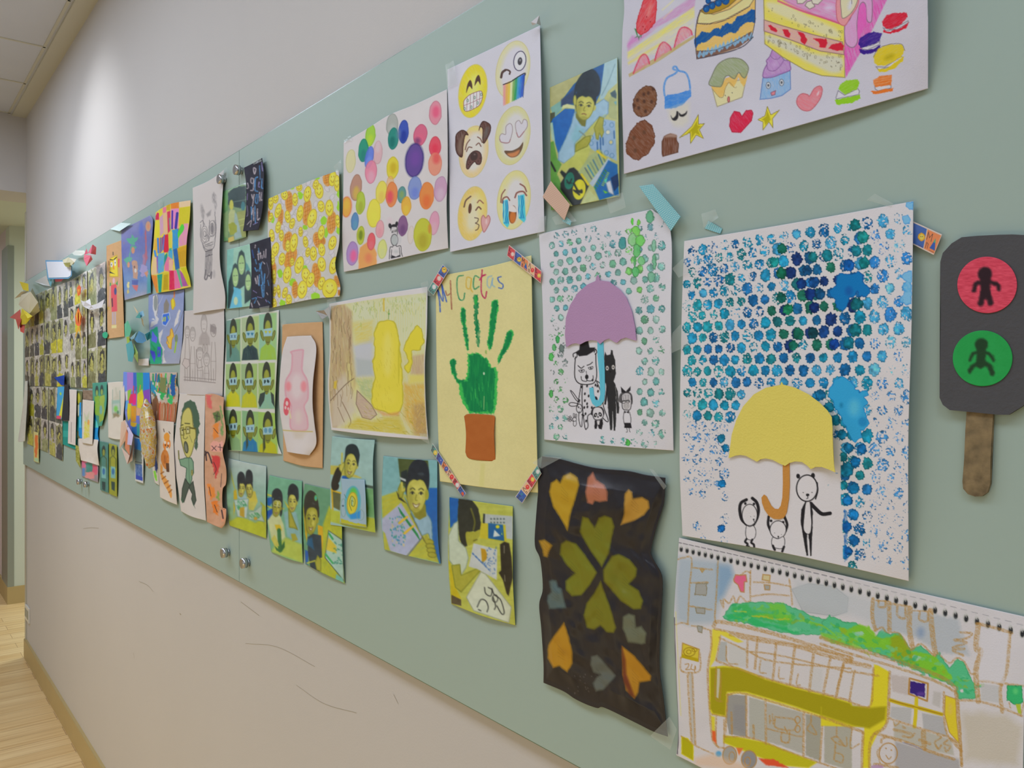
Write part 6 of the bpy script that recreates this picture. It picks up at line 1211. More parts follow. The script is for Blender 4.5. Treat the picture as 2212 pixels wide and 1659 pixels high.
# rainbow hands
s = Sheet('rainbow_hands_drawing', ['680 250 740 200 870 125 1000 90 1155 60', '1160 80 1145 350 1110 600 1100 800 1100 1000 1140 1140 1165 1275', '690 1360 760 1350 950 1320 1165 1275', '680 250 660 500 645 720 615 1000 625 1150 690 1360'], (216, 196, 80), off=5, step=.95, lift=7, wave=3, seed=111, view=V3)
s.mottle(4, 5)
bl = [('676 300 700 250 726 260 724 350 676 350', (200, 30, 80)), ('724 200 770 200 760 300 726 300', (206, 200, 50)), ('776 180 826 170 824 250 776 260', (220, 110, 160)), ('826 140 880 120 876 220 826 220', (196, 160, 30)), ('886 110 1000 90 1000 190 886 200', (230, 120, 40)), ('1000 90 1160 60 1160 160 1000 180', (224, 190, 160)),
      ('670 370 730 350 726 590 664 600', (216, 206, 50)), ('732 320 780 270 790 520 740 580', (196, 150, 190)), ('780 260 836 240 840 540 790 550', (216, 176, 140)), ('836 240 880 225 880 500 846 540', (200, 40, 90)), ('886 200 1000 190 990 470 890 480', (216, 130, 190)), ('1000 190 1150 165 1140 390 1000 440', (200, 190, 30)),
      ('660 620 700 610 700 820 650 830', (222, 170, 60)), ('760 600 800 560 850 560 860 780 790 800', (200, 30, 60)), ('800 560 850 545 850 800 800 800', (206, 30, 60)), ('855 540 880 540 890 740 860 720', (200, 196, 60)), ('1070 400 1130 400 1110 690 1000 720 1000 600', (216, 140, 180)), ('700 600 770 600 760 790 720 820', (220, 120, 50)),
      ('640 850 690 860 700 1100 615 1110', (226, 190, 150)), ('690 850 712 850 712 1060 696 1090', (130, 80, 190)), ('980 740 1110 700 1100 990 1010 1000 975 870', (196, 150, 20)), ('980 740 1110 700 1100 760 990 800', (206, 160, 30)), ('800 860 860 860 920 920 900 1070 800 1050', (220, 110, 160)), ('860 900 910 900 915 1060 860 1050', (222, 180, 150)),
      ('615 1110 696 1120 710 1350 690 1350 640 1230', (228, 130, 50)), ('700 1110 780 1090 756 1350 720 1350', (20, 150, 130)), ('770 1080 860 1070 860 1330 756 1345', (206, 186, 40)), ('790 1110 850 1100 850 1310 780 1320', (180, 150, 10)), ('866 1050 930 1050 940 1310 866 1320', (206, 20, 80)), ('930 1050 960 1040 1030 1290 940 1305', (220, 100, 160)), ('960 1030 1000 1030 1050 1270 1030 1280', (70, 170, 140)), ('1000 1030 1060 1100 1130 1260 1050 1270', (160, 80, 160)), ('1020 1010 1100 1000 1160 1240 1120 1250', (196, 190, 20)), ('980 470 1000 470 985 550 968 540', (200, 60, 80))]
for p_, c in bl: s.poly(p_, c, blur=.8, tex=(.92, .2, 6, 80))
for p_, c in (('910 490 990 470 990 740 910 760', (40, 140, 210)), ('915 760 975 740 1010 1020 950 1040', (30, 90, 170)), ('710 820 800 800 790 1060 710 1100', (80, 160, 210)), ('800 840 840 800 840 860 790 990', (20, 140, 130)), ('850 780 910 760 915 900 850 850', (70, 160, 210)), ('870 740 900 740 890 780 860 770', (30, 160, 150))): s.poly(p_, c, blur=.8, tex=(.92, .2, 6, 80))
for l, w_, c in (('908 230 904 470', 3.6, (70, 50, 160)), ('976 260 955 460', 5.5, (60, 50, 150)), ('868 330 880 490', 2, (110, 150, 140)), ('708 610 716 800', 4, (60, 130, 210)), ('748 600 744 800', 2.4, (70, 110, 170)), ('770 600 764 780', 2.2, (100, 90, 170)), ('796 560 782 760', 2.4, (80, 120, 200)), ('664 780 680 850', 4.5, (70, 140, 220)), ('910 500 935 560', 3, (60, 150, 200))): s.line(l, w_, c)
s.poly('990 600 980 540 1000 480 1040 410 1070 440 1060 500 1010 570', (80, 200, 60), sm=True)
s.build('sheet with two blue hands over a patchwork of bright colour blocks', 'drawing')

# blue collage in a glossy plastic bag
s = Sheet('seaside_collage', ['205 490 340 420 480 350 600 290', '600 290 640 380 620 700 606 1000 612 1360', '250 1460 400 1420 612 1360', '205 490 205 700 220 1100 250 1460'], (84, 102, 160), off=3, step=.95, lift=6, wave=4, seed=112, view=V3, mat=attr_mat('plastic_bag_collage', .42, .35, 1.6, 45))
s.grad([(0, (130, 132, 180)), (.3, (90, 100, 170)), (.6, (90, 116, 170)), (.8, (80, 120, 180)), (1, (150, 150, 170))]); s.mottle(9, 9)
s.ell(480, 480, 50, 120, (70, 100, 200), soft=6, a=.7).poly('560 1050 612 1030 612 1350 560 1370', (60, 150, 160), blur=2).poly('250 1150 300 1100 440 1200 550 1300 300 1430', (110, 140, 180), blur=4, a=.6)
for h in ('280 640 270 610 340 600 350 550 390 600 440 590 420 640 380 670 400 700 340 690', '300 900 330 730 350 700 420 720 400 750 340 740 320 880', '236 900 290 860 360 870 340 920 290 940 280 1010 270 940'): s.poly(h, (70, 160, 130), jit=1)
s.ell(366, 770, 24, 46, (196, 130, 90)).ell(304, 970, 18, 40, (200, 130, 90)).ell(575, 440, 36, 70, (196, 150, 120)).ell(575, 440, 22, 40, (210, 130, 90), soft=3)
s.poly('350 930 380 900 430 930 430 1080 420 1170 370 1160 356 1050', (180, 136, 110), jit=2).ell(385, 1000, 10, 16, (90, 60, 50)).ell(400, 1050, 16, 28, (200, 196, 190)).poly('350 1180 440 1180 430 1250 350 1240', (60, 80, 160)).poly('350 1250 440 1250 420 1340 380 1300', (200, 100, 100)).ell(380, 930, 10, 20, (190, 140, 100))
s.poly('520 500 540 480 560 700 560 900 530 1000 520 900 540 700', (176, 80, 100), jit=2, a=.9).ell(515, 900, 20, 80, (150, 110, 150), jit=3).poly('480 960 560 990 570 1100 480 1150 460 1050', (150, 140, 190), jit=3).poly('520 1080 575 1050 560 1150', (200, 130, 90)).ell(300, 1250, 16, 40, (210, 200, 130), jit=2).ell(300, 1330, 12, 36, (200, 180, 90), jit=2).ell(240, 670, 10, 20, (120, 110, 150))
s.build('blue seaside collage with palm trees in a shiny plastic bag', 'collage')
def tri_craft(name, label, cat, tris, parent=None, solid=.4):
    """folded paper: list of (colour, [px py depth_mm ...]) polygons, one mesh"""
    V, Fc, ms, mi = [], [], {}, []
    for c, q in tris:
        q = np.asarray(q, float).reshape(-1, 3); b = len(V)
        for x, y, d in q: V.append(pt(x, y, d / 1000))
        Fc.append(tuple(range(b, b + len(q)))); 
        if c not in ms: ms[c] = len(ms)
        mi.append(ms[c])
    org = sum(V, Vector()) / len(V); me = bpy.data.meshes.new(name); me.from_pydata([tuple(v - org) for v in V], [], Fc); me.update()
    for c in ms: me.materials.append(mat(name + '_paper', c, .75, paper=True, noise=.04, nscale=40, bump=.2, bscale=300))
    for p_, m_ in zip(me.polygons, mi): p_.material_index = m_
    o = bpy.data.objects.new(name, me); link(o, parent); o.location = org - (parent.location if parent else Vector())
    md = o.modifiers.new('thickness', 'SOLIDIFY'); md.thickness = solid / 1000; md.offset = 0
    if label: tag(o, label, cat)
    return o
tri_craft('sheen_card', 'pale card imitating the sheen of glossy tape over the board edge at the blue collage', 'card', [((196, 214, 212), [238, 495, 5, 262, 481, 6, 283, 483, 12, 258, 499.5, 14])])  # pale card colour stands in for a reflection on glossy tape

# robot on brown card
s = Sheet('robot_collage', '230 531 262 519 268.5 727 232 732', (190, 152, 108), off=3, step=.8, lift=6, seed=113); s.mottle(4, 5)
s.v(0, 500, 5.923)
s.poly('1410 340 1500 300 1515 580 1400 580', (214, 196, 60), edge=(180, 150, 60)).poly('1420 400 1440 395 1440 450 1420 450', (206, 204, 200)).ell(1426, 425, 14, 34, (206, 206, 204)).ell(1473, 400, 14, 42, (206, 206, 204)).ell(1424, 425, 4, 8, BK).ell(1474, 400, 4, 8, BK)
s.line('1410 360 1440 365', 2, (60, 56, 40)).line('1458 360 1490 330', 2, (60, 56, 40)).line('1450 440 1458 480', 2.4, (220, 130, 60)).poly('1405 510 1470 545 1400 530', (50, 50, 70)).line('1446 265 1447 300', 1.6, (60, 60, 60)).poly('1510 350 1530 350 1526 460 1512 455', (206, 80, 80)).line('1392 380 1396 430', 1.4, (130, 80, 50))
s.poly('1420 690 1490 670 1500 1020 1430 1030 1422 860', (206, 84, 96)).ell(1476, 765, 16, 46, (70, 80, 130)).poly('1405 650 1422 665 1418 700 1404 700', (70, 150, 90)).poly('1480 670 1505 630 1505 690', (70, 150, 90)).ell(1455, 630, 16, 36, (206, 166, 180)).poly('1424 860 1442 850 1446 960 1432 970', (90, 60, 70))
s.poly('1432 1030 1456 1030 1456 1190 1432 1190', (176, 160, 168)).poly('1464 1028 1484 1028 1484 1190 1464 1190', (176, 160, 168)).poly('1428 1200 1490 1195 1490 1236 1428 1240', (206, 196, 140)).line('1410 700 1400 900 1390 970', 1.6, (196, 150, 160)).line('1512 700 1530 600', 1.6, (196, 150, 160)).ell(1386, 980, 10, 20, (210, 180, 90))
s.build('robot with a yellow face and red body on brown card', 'collage')

# moon and shapes drawing
VB = (230, 620, 6.381)
s = Sheet('crayon_drawing', ['580 105 800 80 1070 35', '1070 35 1060 400 1040 800 1005 1058', '590 1065 770 1062 1005 1058', '580 105 580 400 600 800 590 1065'], (140, 150, 184), off=2, step=.95, lift=5, seed=114, view=VB)
s.grad([(0, (136, 148, 190)), (.6, (140, 152, 186)), (1, (156, 162, 184))]); s.mottle(5, 7)
W_ = (204, 202, 204)
for p_ in ('640 120 700 100 712 250 700 400 720 440 700 500 640 540 600 560 620 480 680 460 640 300', '700 300 780 120 720 240', '1000 300 1020 330 980 500 930 560 940 480', '720 640 780 580 740 760 800 860 780 900 720 760', '700 470 620 450 640 430', '780 820 800 1000 830 1040 780 1050'): s.poly(p_, W_, jit=1)
s.ell(678, 220, 26, 110, (140, 146, 144)).poly('790 240 826 160 866 240 850 350 790 370', (134, 128, 120)).poly('770 370 870 350 880 440 820 540 770 520 762 440', (60, 110, 210), edge=(200, 204, 220)).line('790 420 780 470', 2, (200, 206, 60)).line('812 415 806 470', 2, (200, 206, 60)).line('850 400 860 440', 1.6, (150, 200, 80))
s.ell(916, 230, 28, 84, (214, 200, 50), edge=(196, 150, 50), jit=1.5).line('936 40 934 140', 3, (206, 130, 90)).poly('880 580 900 560 930 680 900 740 900 850 870 850 830 780 830 700 870 660', (222, 184, 70), jit=1.5, edge=(190, 130, 50))
s.ell(962, 710, 22, 60, (120, 136, 110)).line('962 760 940 900', 3, (150, 190, 60)).poly('600 600 700 540 720 740 770 860 760 1060 594 1060 600 850', (40, 160, 120), jit=1, blur=1)
for p_, c in (('630 600 700 700 690 780 620 740', (100, 110, 220)), ('610 760 680 850 670 880 620 820', (30, 150, 90)), ('600 870 660 890 680 960 660 1040 630 980', (70, 80, 220)), ('700 820 750 830 750 960 700 970', (70, 90, 220)), ('710 870 730 870 724 920 712 920', (60, 160, 140))): s.poly(p_, c, jit=1)
for l in ('640 120 700 110 712 260 690 400', '560 1000 570 1000', '1060 330 1000 520 940 640', '830 700 860 780'): s.line(l, .9, (110, 110, 116))
s.build('pale blue crayon drawing with a yellow egg and a globe below the rainbow hands', 'drawing')

# family in pencil
s = Sheet('pencil_drawing', ['1070 330 1300 310 1620 290', '1620 290 1622 700 1610 1100 1600 1505', '1000 1480 1300 1490 1600 1505', '1070 330 1060 700 1020 1000 1000 1480'], (192, 186, 184), off=2, step=1.0, lift=5, wave=2, seed=115, view=VB); s.mottle(4, 20)
PL = (136, 126, 124)
for hx, hy, rx, ry, b0, b1 in ((1114, 620, 32, 80, 700, 1290), (1188, 650, 36, 96, 820, 1290), (1345, 510, 40, 130, 640, 780), (1474, 600, 38, 86, 760, 1290), (1286, 920, 44, 90, 1010, 1290), (1380, 1000, 40, 90, 1090, 1290)):
    s.ell(hx, hy, rx, ry, PL, ring=1.2, a=.8).poly([hx - rx, hy - ry * .3, hx - rx * .6, hy - ry, hx + rx * .6, hy - ry, hx + rx, hy - ry * .3, hx, hy - ry * .45], (160, 154, 152), a=.7, blur=1.5)
    s.line([hx - 20, b0, hx - 34, (b0 + b1) / 2, hx - 28, b1], 1.1, PL, a=.8).line([hx + 20, b0, hx + 34, (b0 + b1) / 2, hx + 28, b1], 1.1, PL, a=.8).line([hx - 12, hy + ry * .5, hx, hy + ry * .55, hx + 12, hy + ry * .5], .9, PL).ell(hx - 12, hy, 2.5, 4, PL).ell(hx + 12, hy, 2.5, 4, PL).line([hx - 34, (b0 + b1) / 2, hx + 34, (b0 + b1) / 2], 1, PL, a=.7).line([hx, (b0 + b1) / 2 + 100, hx, b1], .9, PL, a=.7)
s.poly('1270 800 1280 700 1320 620 1380 620 1420 700 1430 800', (166, 158, 156), blur=1.5, a=.9).poly('1430 510 1516 560 1500 650 1430 610', (140, 132, 132), blur=1.2, a=.9).poly('1040 1060 1070 980 1140 1000 1150 1080 1100 1130', (190, 180, 178), edge=PL, ew=1)
for x in (1340, 1382): s.ell(x, 850, 12, 60, PL, ring=1)
for i in range(12): s.line([1080 + i * 36, 1120 + i * 3, 1080 + i * 36, 1300], .8, (150, 142, 140), a=.8)
s.line('1070 1280 1300 1300 1500 1320', 1.6, PL).line('1070 1240 1300 1260 1500 1280', 1.2, PL).line('1240 860 1250 1100 1330 1100', 1.2, PL)
s.build('faint pencil drawing of a family of six in a row', 'drawing')

V5 = (230, 840, 5.185)
# colour-block drawing with crayons
s = Sheet('crayon_blocks_drawing', ['190 -190 300 -182 480 -180', '480 -180 488 0 500 280 500 420 440 560', '240 400 300 500 440 560', '190 -190 186 -40 190 200 240 400'], (110, 120, 200), off=2, step=.95, lift=4, wave=2, seed=121, view=V5); s.mottle(4, 5)
for p_, c in (('190 -190 230 -190 230 60 190 80', (110, 140, 226)), ('230 -190 300 -186 300 20 230 50', (160, 120, 200)), ('300 -186 335 -184 335 20 300 20', (50, 100, 190)), ('335 -184 410 -184 410 60 345 60', (60, 170, 100)), ('410 -184 482 -182 482 20 412 30', (30, 130, 210)), ('412 20 484 0 488 250 420 240', (130, 70, 180)), ('192 40 240 20 240 120 196 150', (204, 196, 214)), ('236 20 280 0 260 150 236 180', (140, 190, 60)), ('192 140 250 130 250 200 200 250', (90, 160, 220)), ('270 60 330 50 330 150 250 170 250 120', (220, 50, 90)), ('300 60 335 55 330 180 290 180', (226, 40, 130)), ('345 60 400 0 420 100 400 225 340 210', (216, 200, 40)), ('240 160 280 170 270 330 240 360 230 260', (206, 190, 30)), ('276 190 336 190 330 370 270 370', (214, 150, 30)), ('336 210 400 225 390 300 336 300', (220, 170, 120)), ('270 370 340 380 320 440 270 410', (226, 180, 30)), ('400 230 430 250 430 290 400 280', (230, 80, 130)), ('280 430 340 420 340 520 290 500', (40, 110, 180)), ('340 390 390 400 420 550 340 530', (60, 160, 150)), ('430 250 490 260 480 330 440 320', (60, 170, 170)), ('190 220 230 260 220 340 200 300', (120, 140, 220))): s.poly(p_, c, tex=(.93, .15, 6, 85))
s.line('300 50 305 -30', 2, (210, 60, 60)).line('372 20 380 -40', 2, (200, 140, 50)).line('330 60 340 -20', 2, (130, 90, 130))
s.build('drawing of crayons over bright colour blocks under the small white card', 'drawing')
s = Sheet('marker_drawing', ['482 -182 620 -184 790 -186', '790 -186 782 -60 806 40 770 380', '480 380 560 370 770 380', '482 -182 480 0 500 160 480 380'], (186, 170, 156), off=2, step=.95, lift=4, seed=122, view=V5); s.mottle(10, 4)
R4 = rs(9)
for i in range(70):
    x = 500 + R4.rand() * 280; y = -170 + R4.rand() * 200; c = [(40, 150, 100), (30, 110, 170), (70, 190, 90), (206, 120, 60), (120, 110, 90), (20, 120, 110), (200, 200, 196)][R4.randint(7)]
    s.line([x, y, x + R4.uniform(-14, 14), y + 80], 3.2, c)
for p_, c in (('600 -140 670 -130 660 60 620 90 590 20', (120, 130, 80)), ('730 -160 770 -160 770 60 740 100 720 40', (30, 90, 160)), ('590 20 660 60 640 130 560 60', (50, 170, 90)), ('490 -60 560 0 540 60 500 20', (40, 140, 180)), ('690 60 750 80 740 190 690 150', (60, 180, 100)), ('540 20 600 60 610 140 570 130', (206, 204, 206)), ('510 130 560 80 590 200 540 300 500 280', (130, 90, 60))): s.poly(p_, c, jit=3, js=5)
for i in range(16): x = 560 + i * 15; s.line([x, 150 + 30 * R4.rand(), x - 10 + 20 * R4.rand(), 250, x - 10, 370], 2.4, [(150, 90, 50), (176, 110, 70), (130, 80, 50), (190, 80, 50)][R4.randint(4)])
s.build('dense marker drawing of coloured blobs over brown roots', 'drawing')
# bottle watercolour
s = Sheet('bottle_painting', ['12 -70 120 -80 195 -80', '195 -80 205 100 190 300 185 570', '20 545 100 570 185 580', '12 -70 16 200 20 545'], (204, 198, 188), off=3, step=.95, lift=5, seed=123, view=V5); s.mottle(4, 12)
s.poly('60 130 150 120 160 200 156 290 70 320 60 230', (160, 184, 176), blur=2, a=.7).poly('62 130 150 120 150 160 62 170', (150, 180, 170), blur=1.5).ell(105, 245 - 20, 34, 46, (120, 190, 90), soft=5).poly('60 120 110 70 130 30 150 120', (176, 172, 156), blur=2, a=.8).line('105 -10 110 60', 2.4, (176, 176, 160)).poly('70 -20 150 -20 160 120 70 120', (190, 190, 176), blur=3, a=.5).poly('80 270 130 270 150 310 70 322', (140, 130, 100), blur=2, jit=2).ell(128, 262, 20, 26, (90, 130, 100), soft=3)
s.line('70 10 66 280', 1.2, (140, 160, 150)).line('150 20 154 290', 1.2, (120, 150, 140)); s.build('watercolour of a greenish bottle on a narrow white sheet', 'painting')
# red panda
s = Sheet('red_panda_painting', ['555 350 650 360 755 372', '755 372 750 600 770 1000 790 1300', '600 1215 690 1260 790 1300', '555 350 560 700 590 1000 600 1215'], (204, 196, 188), off=6, step=.95, lift=5, seed=124, view=V5); s.mottle(3, 12)
OR = (196, 116, 44)
s.poly('620 720 660 670 696 740 700 820 670 900 630 860 610 790', OR, sm=True, tex=(.9, .25, 5, 80)).poly('606 840 630 880 630 960 680 1020 716 1110 734 1180 722 1224 690 1150 640 1060 606 960', (216, 150, 70), sm=True, tex=(.9, .25, 5, 60)).ell(676, 620, 42, 70, (214, 130, 60), 5, jit=1).ell(676, 540, 32, 50, (220, 150, 60), 5, jit=1)
for l in ('610 950 640 930', '624 1010 660 980', '650 1060 690 1030', '680 1110 716 1080', '700 1160 730 1130'): s.line(l, 3, (150, 90, 40), a=.8)
s.ell(655, 600, 14, 18, (214, 206, 196)).ell(694, 610, 12, 16, (214, 206, 196)).ell(682, 670, 18, 24, (214, 206, 196)).ell(660, 630, 5, 10, BK).ell(690, 640, 5, 10, BK).ell(680, 656, 6, 6, BK).line('640 450 646 480', 1.6, (80, 60, 50)).line('700 480 712 500', 1.6, (80, 60, 50)).line('676 840 682 920', 4, (90, 60, 40)).line('694 840 696 925', 3, (90, 60, 40)); s.ell(655, 790, 24, 60, (150, 84, 40), soft=4, a=.6)
s.build('small white sheet with a sitting red panda with a striped tail', 'painting')
s = Sheet('paint_sample', ['510 700 555 690', '555 690 580 880 590 1080', '540 1050 590 1080', '510 700 515 900 540 1050'], (200, 196, 190), off=2, step=1.0, lift=2, seed=125, view=V5)
s.poly('530 760 555 730 575 900 570 940 540 900', (40, 60, 120), jit=2).poly('524 920 550 910 570 1020 550 1030', (130, 210, 70), jit=2); s.build('paper scrap with dark blue and lime paint left of the red panda', 'painting')
# caricature
s = Sheet('caricature_drawing', ['820 50 950 60 1105 55', '1105 55 1096 500 1090 1000 1115 1478', '835 1370 950 1430 1115 1478', '820 50 770 500 755 800 800 1100 835 1370'], (202, 196, 192), off=4, step=1.0, lift=7, wave=2, seed=126, view=V5); s.mottle(3, 20)
DG, LG, FG = (70, 96, 78), (120, 156, 130), (192, 186, 106)
s.poly('836 320 850 220 880 150 940 122 994 160 1010 220 1036 280 1040 340 1050 380 1030 440 1040 480 1020 560 1024 620 1010 696 985 650 1000 560 980 420 940 240 900 220 860 280 834 400', DG, sm=False, jit=1.5, js=4)
s.poly('832 400 850 280 890 220 930 212 960 280 976 420 1000 460 1004 540 990 580 980 640 950 740 915 776 880 740 850 640 828 520', FG, sm=True, edge=(100, 100, 56)).line('1004 450 1004 540 990 580', 1.2, (90, 92, 50))
s.poly('822 440 866 430 868 520 830 522', (196, 194, 140), edge=(110, 104, 40), ew=2).poly('886 424 936 420 936 500 890 508', (196, 194, 140), edge=(110, 104, 40), ew=2).line('864 456 888 452', 2, (90, 84, 30)).line('936 436 996 446', 3.4, (100, 94, 34)).ell(850, 462, 7, 10, (60, 60, 40)).ell(912, 452, 7, 10, (60, 60, 40))
s.line('834 410 856 402', 2.4, (90, 90, 50)).line('880 386 930 390', 2.4, (90, 90, 50)).line('870 500 862 550 890 560 908 540', 1.6, (110, 110, 60)).ell(892, 654, 24, 68, (90, 96, 80), -8, edge=(60, 64, 50)).ell(890, 660, 14, 46, (120, 126, 110), -8).line('930 520 960 600', 1, (120, 120, 70))
s.poly('812 790 860 780 880 770 950 770 976 820 980 940 960 980 960 1010 940 1080 900 1050 886 990 894 890 870 876 830 860', LG, sm=False, edge=(60, 90, 76)).line('920 780 930 1080', 1, (80, 110, 90)).poly('802 690 812 690 818 790 806 786', FG, edge=(100, 100, 56)).ell(958, 940, 10, 34, FG, edge=(100, 100, 56))
s.poly('880 1000 936 1080 900 1180 870 1270 840 1230 846 1120', (76, 88, 78), edge=(50, 60, 54)).poly('940 1070 970 1030 990 1140 1006 1250 980 1310 950 1230 960 1180 920 1100', (76, 88, 78), edge=(50, 60, 54)).poly('840 1210 870 1270 850 1280 834 1240', DG).poly('950 1240 996 1340 970 1300', DG)
s.build('caricature of a shouting person with glasses and green shirt', 'drawing')
# orange fruit strip
s = Sheet('crumpled_drawing', ['1105 60 1200 55 1315 95', '1315 95 1310 250 1335 450 1330 580 1300 700 1340 900 1338 1060 1300 1130 1300 1330 1340 1350 1330 1500 1290 1562', '1125 1490 1210 1530 1290 1562', '1105 60 1104 500 1100 1000 1125 1490'], (196, 152, 124), off=4, step=1.0, lift=8, wave=12, seed=127, view=V5); s.mottle(9, 9)
for p_, c in (('1115 70 1180 70 1180 220 1130 200', (212, 100, 100)), ('1205 270 1270 260 1270 350 1210 380', (80, 110, 60)), ('1190 390 1260 380 1262 540 1200 560', (226, 130, 50)), ('1275 200 1290 200 1310 520 1290 500', (90, 150, 80)), ('1190 740 1260 760 1270 860 1230 1010 1190 860', (200, 56, 60)), ('1120 1080 1180 1070 1220 1220 1170 1230', (230, 130, 50)), ('1180 1260 1250 1250 1250 1420 1190 1380', (220, 120, 40)), ('1236 1140 1262 1140 1262 1240 1240 1240', (120, 160, 70)), ('1170 590 1310 590 1300 700 1180 710', (224, 160, 150)), ('1280 1340 1336 1330 1330 1480 1290 1500', (214, 150, 120))): s.poly(p_, c, jit=4, js=6, blur=1.6, a=.9)
for l, w_ in (('1104 740 1130 710 1150 740 1180 830', 3), ('1110 700 1120 800', 3), ('1180 640 1230 690', 1.4), ('1180 690 1230 640', 1.4), ('1270 620 1276 690', 1.4), ('1250 650 1300 660', 1.4), ('1200 820 1230 900 1200 960', 1.2), ('1290 950 1280 1100', 1.2), ('1290 1360 1306 1450', 3), ('1150 1100 1170 1200', 1.4), ('1210 1300 1240 1380', 1.4), ('1215 300 1265 310', 1.2), ('1240 270 1235 370', 1.2), ('1200 440 1250 500', 1.2)): s.line(l, w_, (50, 40, 50), a=.85)
s.build('crumpled orange-pink strip with red and orange painted fruit', 'painting')

# card with a cut-corner drawing (the drawn mascot is left out, a plain pink vase stands in)
VR = (470, 640, 4.365)
card = Sheet('mounted_drawing', ['610 265 800 250 990 240', '990 240 996 700 992 1200 990 1622', '620 1550 800 1600 990 1622', '610 265 604 700 616 1200 620 1550'], (194, 156, 114), off=2, step=1.5, lift=3, seed=131, view=VR)
card.mottle(4, 12); cd = card.build('brown card mounted with an eight-sided pale pink drawing', 'drawing')
s = Sheet('drawing_sheet', ['655 382 770 374 880 371', '880 371 930 490 900 800 895 1020 912 1200 930 1390 865 1500', '655 1468 760 1486 865 1500', '655 382 606 560 580 930 600 1180 655 1468'], (204, 198, 198), off=6, step=1.1, lift=9, seed=132, view=VR); s.mottle(3, 20)
PK = (206, 150, 166)
s.poly('690 700 700 560 690 520 800 500 810 540 800 690 850 800 856 960 820 1040 850 1150 840 1260 700 1260 680 1150 690 1030 640 940 640 800', (206, 176, 184), sm=True, blur=2, edge=PK, ew=2.5).ell(745, 850, 90, 150, (210, 194, 198), soft=14).ell(760, 1140, 60, 90, (208, 190, 188), soft=12).ell(800, 620, 14, 60, (204, 160, 174), soft=4, a=.6)
s.ell(668, 850, 26, 44, (222, 130, 140), blur=3, a=.8).ell(812, 850, 28, 50, (222, 130, 140), blur=3, a=.8)
s.poly('624 1010 640 960 670 966 686 1020 670 1100 646 1124 624 1090', (206, 90, 104), sm=True).ell(654, 1010, 12, 22, (216, 196, 196)).ell(640, 1050, 8, 16, (216, 196, 196)).ell(666, 1060, 7, 14, (216, 196, 196)).line('676 1080 690 1150', 3, (206, 196, 160))
s.line('606 1262 740 1272 895 1276', 2.4, (186, 170, 90), a=.8); s.poly('700 1262 850 1264 800 1340 730 1340', (190, 176, 150), blur=5, a=.4)
s.build(parent=cd)

# forest drawing (the drawn mascot is left out; a plain yellow shrub grows in its place)
s = Sheet('forest_drawing', ['50 245 500 160 975 85', '975 85 968 500 950 800 958 1200 982 1528', '68 1436 500 1490 982 1528', '50 245 52 700 36 1000 50 1250 68 1436'], (206, 202, 202), off=3, step=1.25, lift=9, wave=2, seed=141, view=(700, 600, 4.365))
s.clip('64 268 500 198 962 142 958 480 942 800 950 1180 972 1500 500 1450 80 1412 58 1240 46 1000 62 700')
s.poly('40 240 980 80 980 1530 40 1440', (200, 198, 130), tex=(.75, .4, 12, 70)); s.poly('250 240 980 130 980 700 250 700', (200, 206, 176), blur=12, a=.8)
s.poly('270 640 460 560 470 920 300 930', (184, 188, 200), blur=6, a=.9).poly('262 420 460 400 470 600 290 630', (206, 190, 90), blur=5, a=.8, tex=(.7, .4, 8, -20)).poly('300 760 460 780 460 920 310 930', (166, 176, 176), blur=4, a=.7)
for i in range(150):
    x = 250 + R4.rand() * 720; y = 180 + R4.rand() * (140 if i % 3 else 300); s.line([x, y, x + R4.uniform(-14, 14), y + R4.uniform(14, 44)], 1.1, [(160, 180, 90), (190, 190, 80), (140, 160, 90)][R4.randint(3)], a=.6)
for i in range(22): x = 480 + i * 22; s.line([x, 240, x + 4, 700 + 200 * R4.rand()], 1.4, (206, 200, 130), a=.6)
s.line('562 200 564 310', 4, (206, 180, 70), a=.8).ell(612, 340, 9, 9, (110, 170, 90)).line('612 300 608 390', 1.4, (120, 150, 80))
s.poly('50 250 190 250 262 320 270 700 300 1000 240 1180 200 1300 100 1440 30 1400 40 800', (176, 150, 116), blur=3, tex=(.75, .4, 16, 88)).poly('230 700 300 1000 280 1200 220 1200 180 1050', (206, 200, 130), blur=6, a=.7).poly('90 1000 200 900 280 1100 300 1250 180 1400 60 1420', (196, 186, 170), blur=6, a=.8)
for i in range(60):
    x = 60 + R4.rand() * 200; y = 270 + R4.rand() * 900; s.line([x, y, x + R4.uniform(-12, 12), y + 40, x + R4.uniform(-10, 10), y + 110], 1.1, [(130, 106, 76), (150, 120, 80), (120, 100, 80), (190, 166, 120)][R4.randint(4)], a=.7)
s.line('60 1160 200 1010 280 950', 1.6, (120, 100, 80)).line('170 1170 250 1340 230 1410', 1.4, (130, 106, 80)).line('130 1220 190 1360', 1.2, (130, 106, 80)).poly('95 980 120 970 116 1050 90 1040', (206, 180, 60), blur=2)
s.poly('310 1060 380 1130 450 1200 500 1290 440 1340 360 1320 300 1190', (184, 160, 146), blur=1.5, tex=(.8, .3, 8, 20), edge=(130, 110, 90)).poly('300 960 460 950 470 1190 360 1100', (150, 176, 120), blur=4, a=.7, tex=(.6, .5, 7, 20))
s.poly('200 1410 320 1320 460 1350 700 1290 780 1480 500 1460', (196, 180, 70), blur=5, tex=(.75, .4, 10, 10)).poly('740 1000 950 1000 960 1400 900 1500 760 1340', (206, 170, 80), blur=6, tex=(.7, .5, 7, 60)).poly('840 1200 960 1180 982 1500 850 1480', (176, 146, 100), blur=6, tex=(.7, .5, 6, -60)).poly('820 740 945 720 945 930 820 910', (186, 160, 130), blur=3, tex=(.75, .4, 12, 88)).poly('800 920 950 910 950 980 800 1000', (210, 200, 110), blur=4)
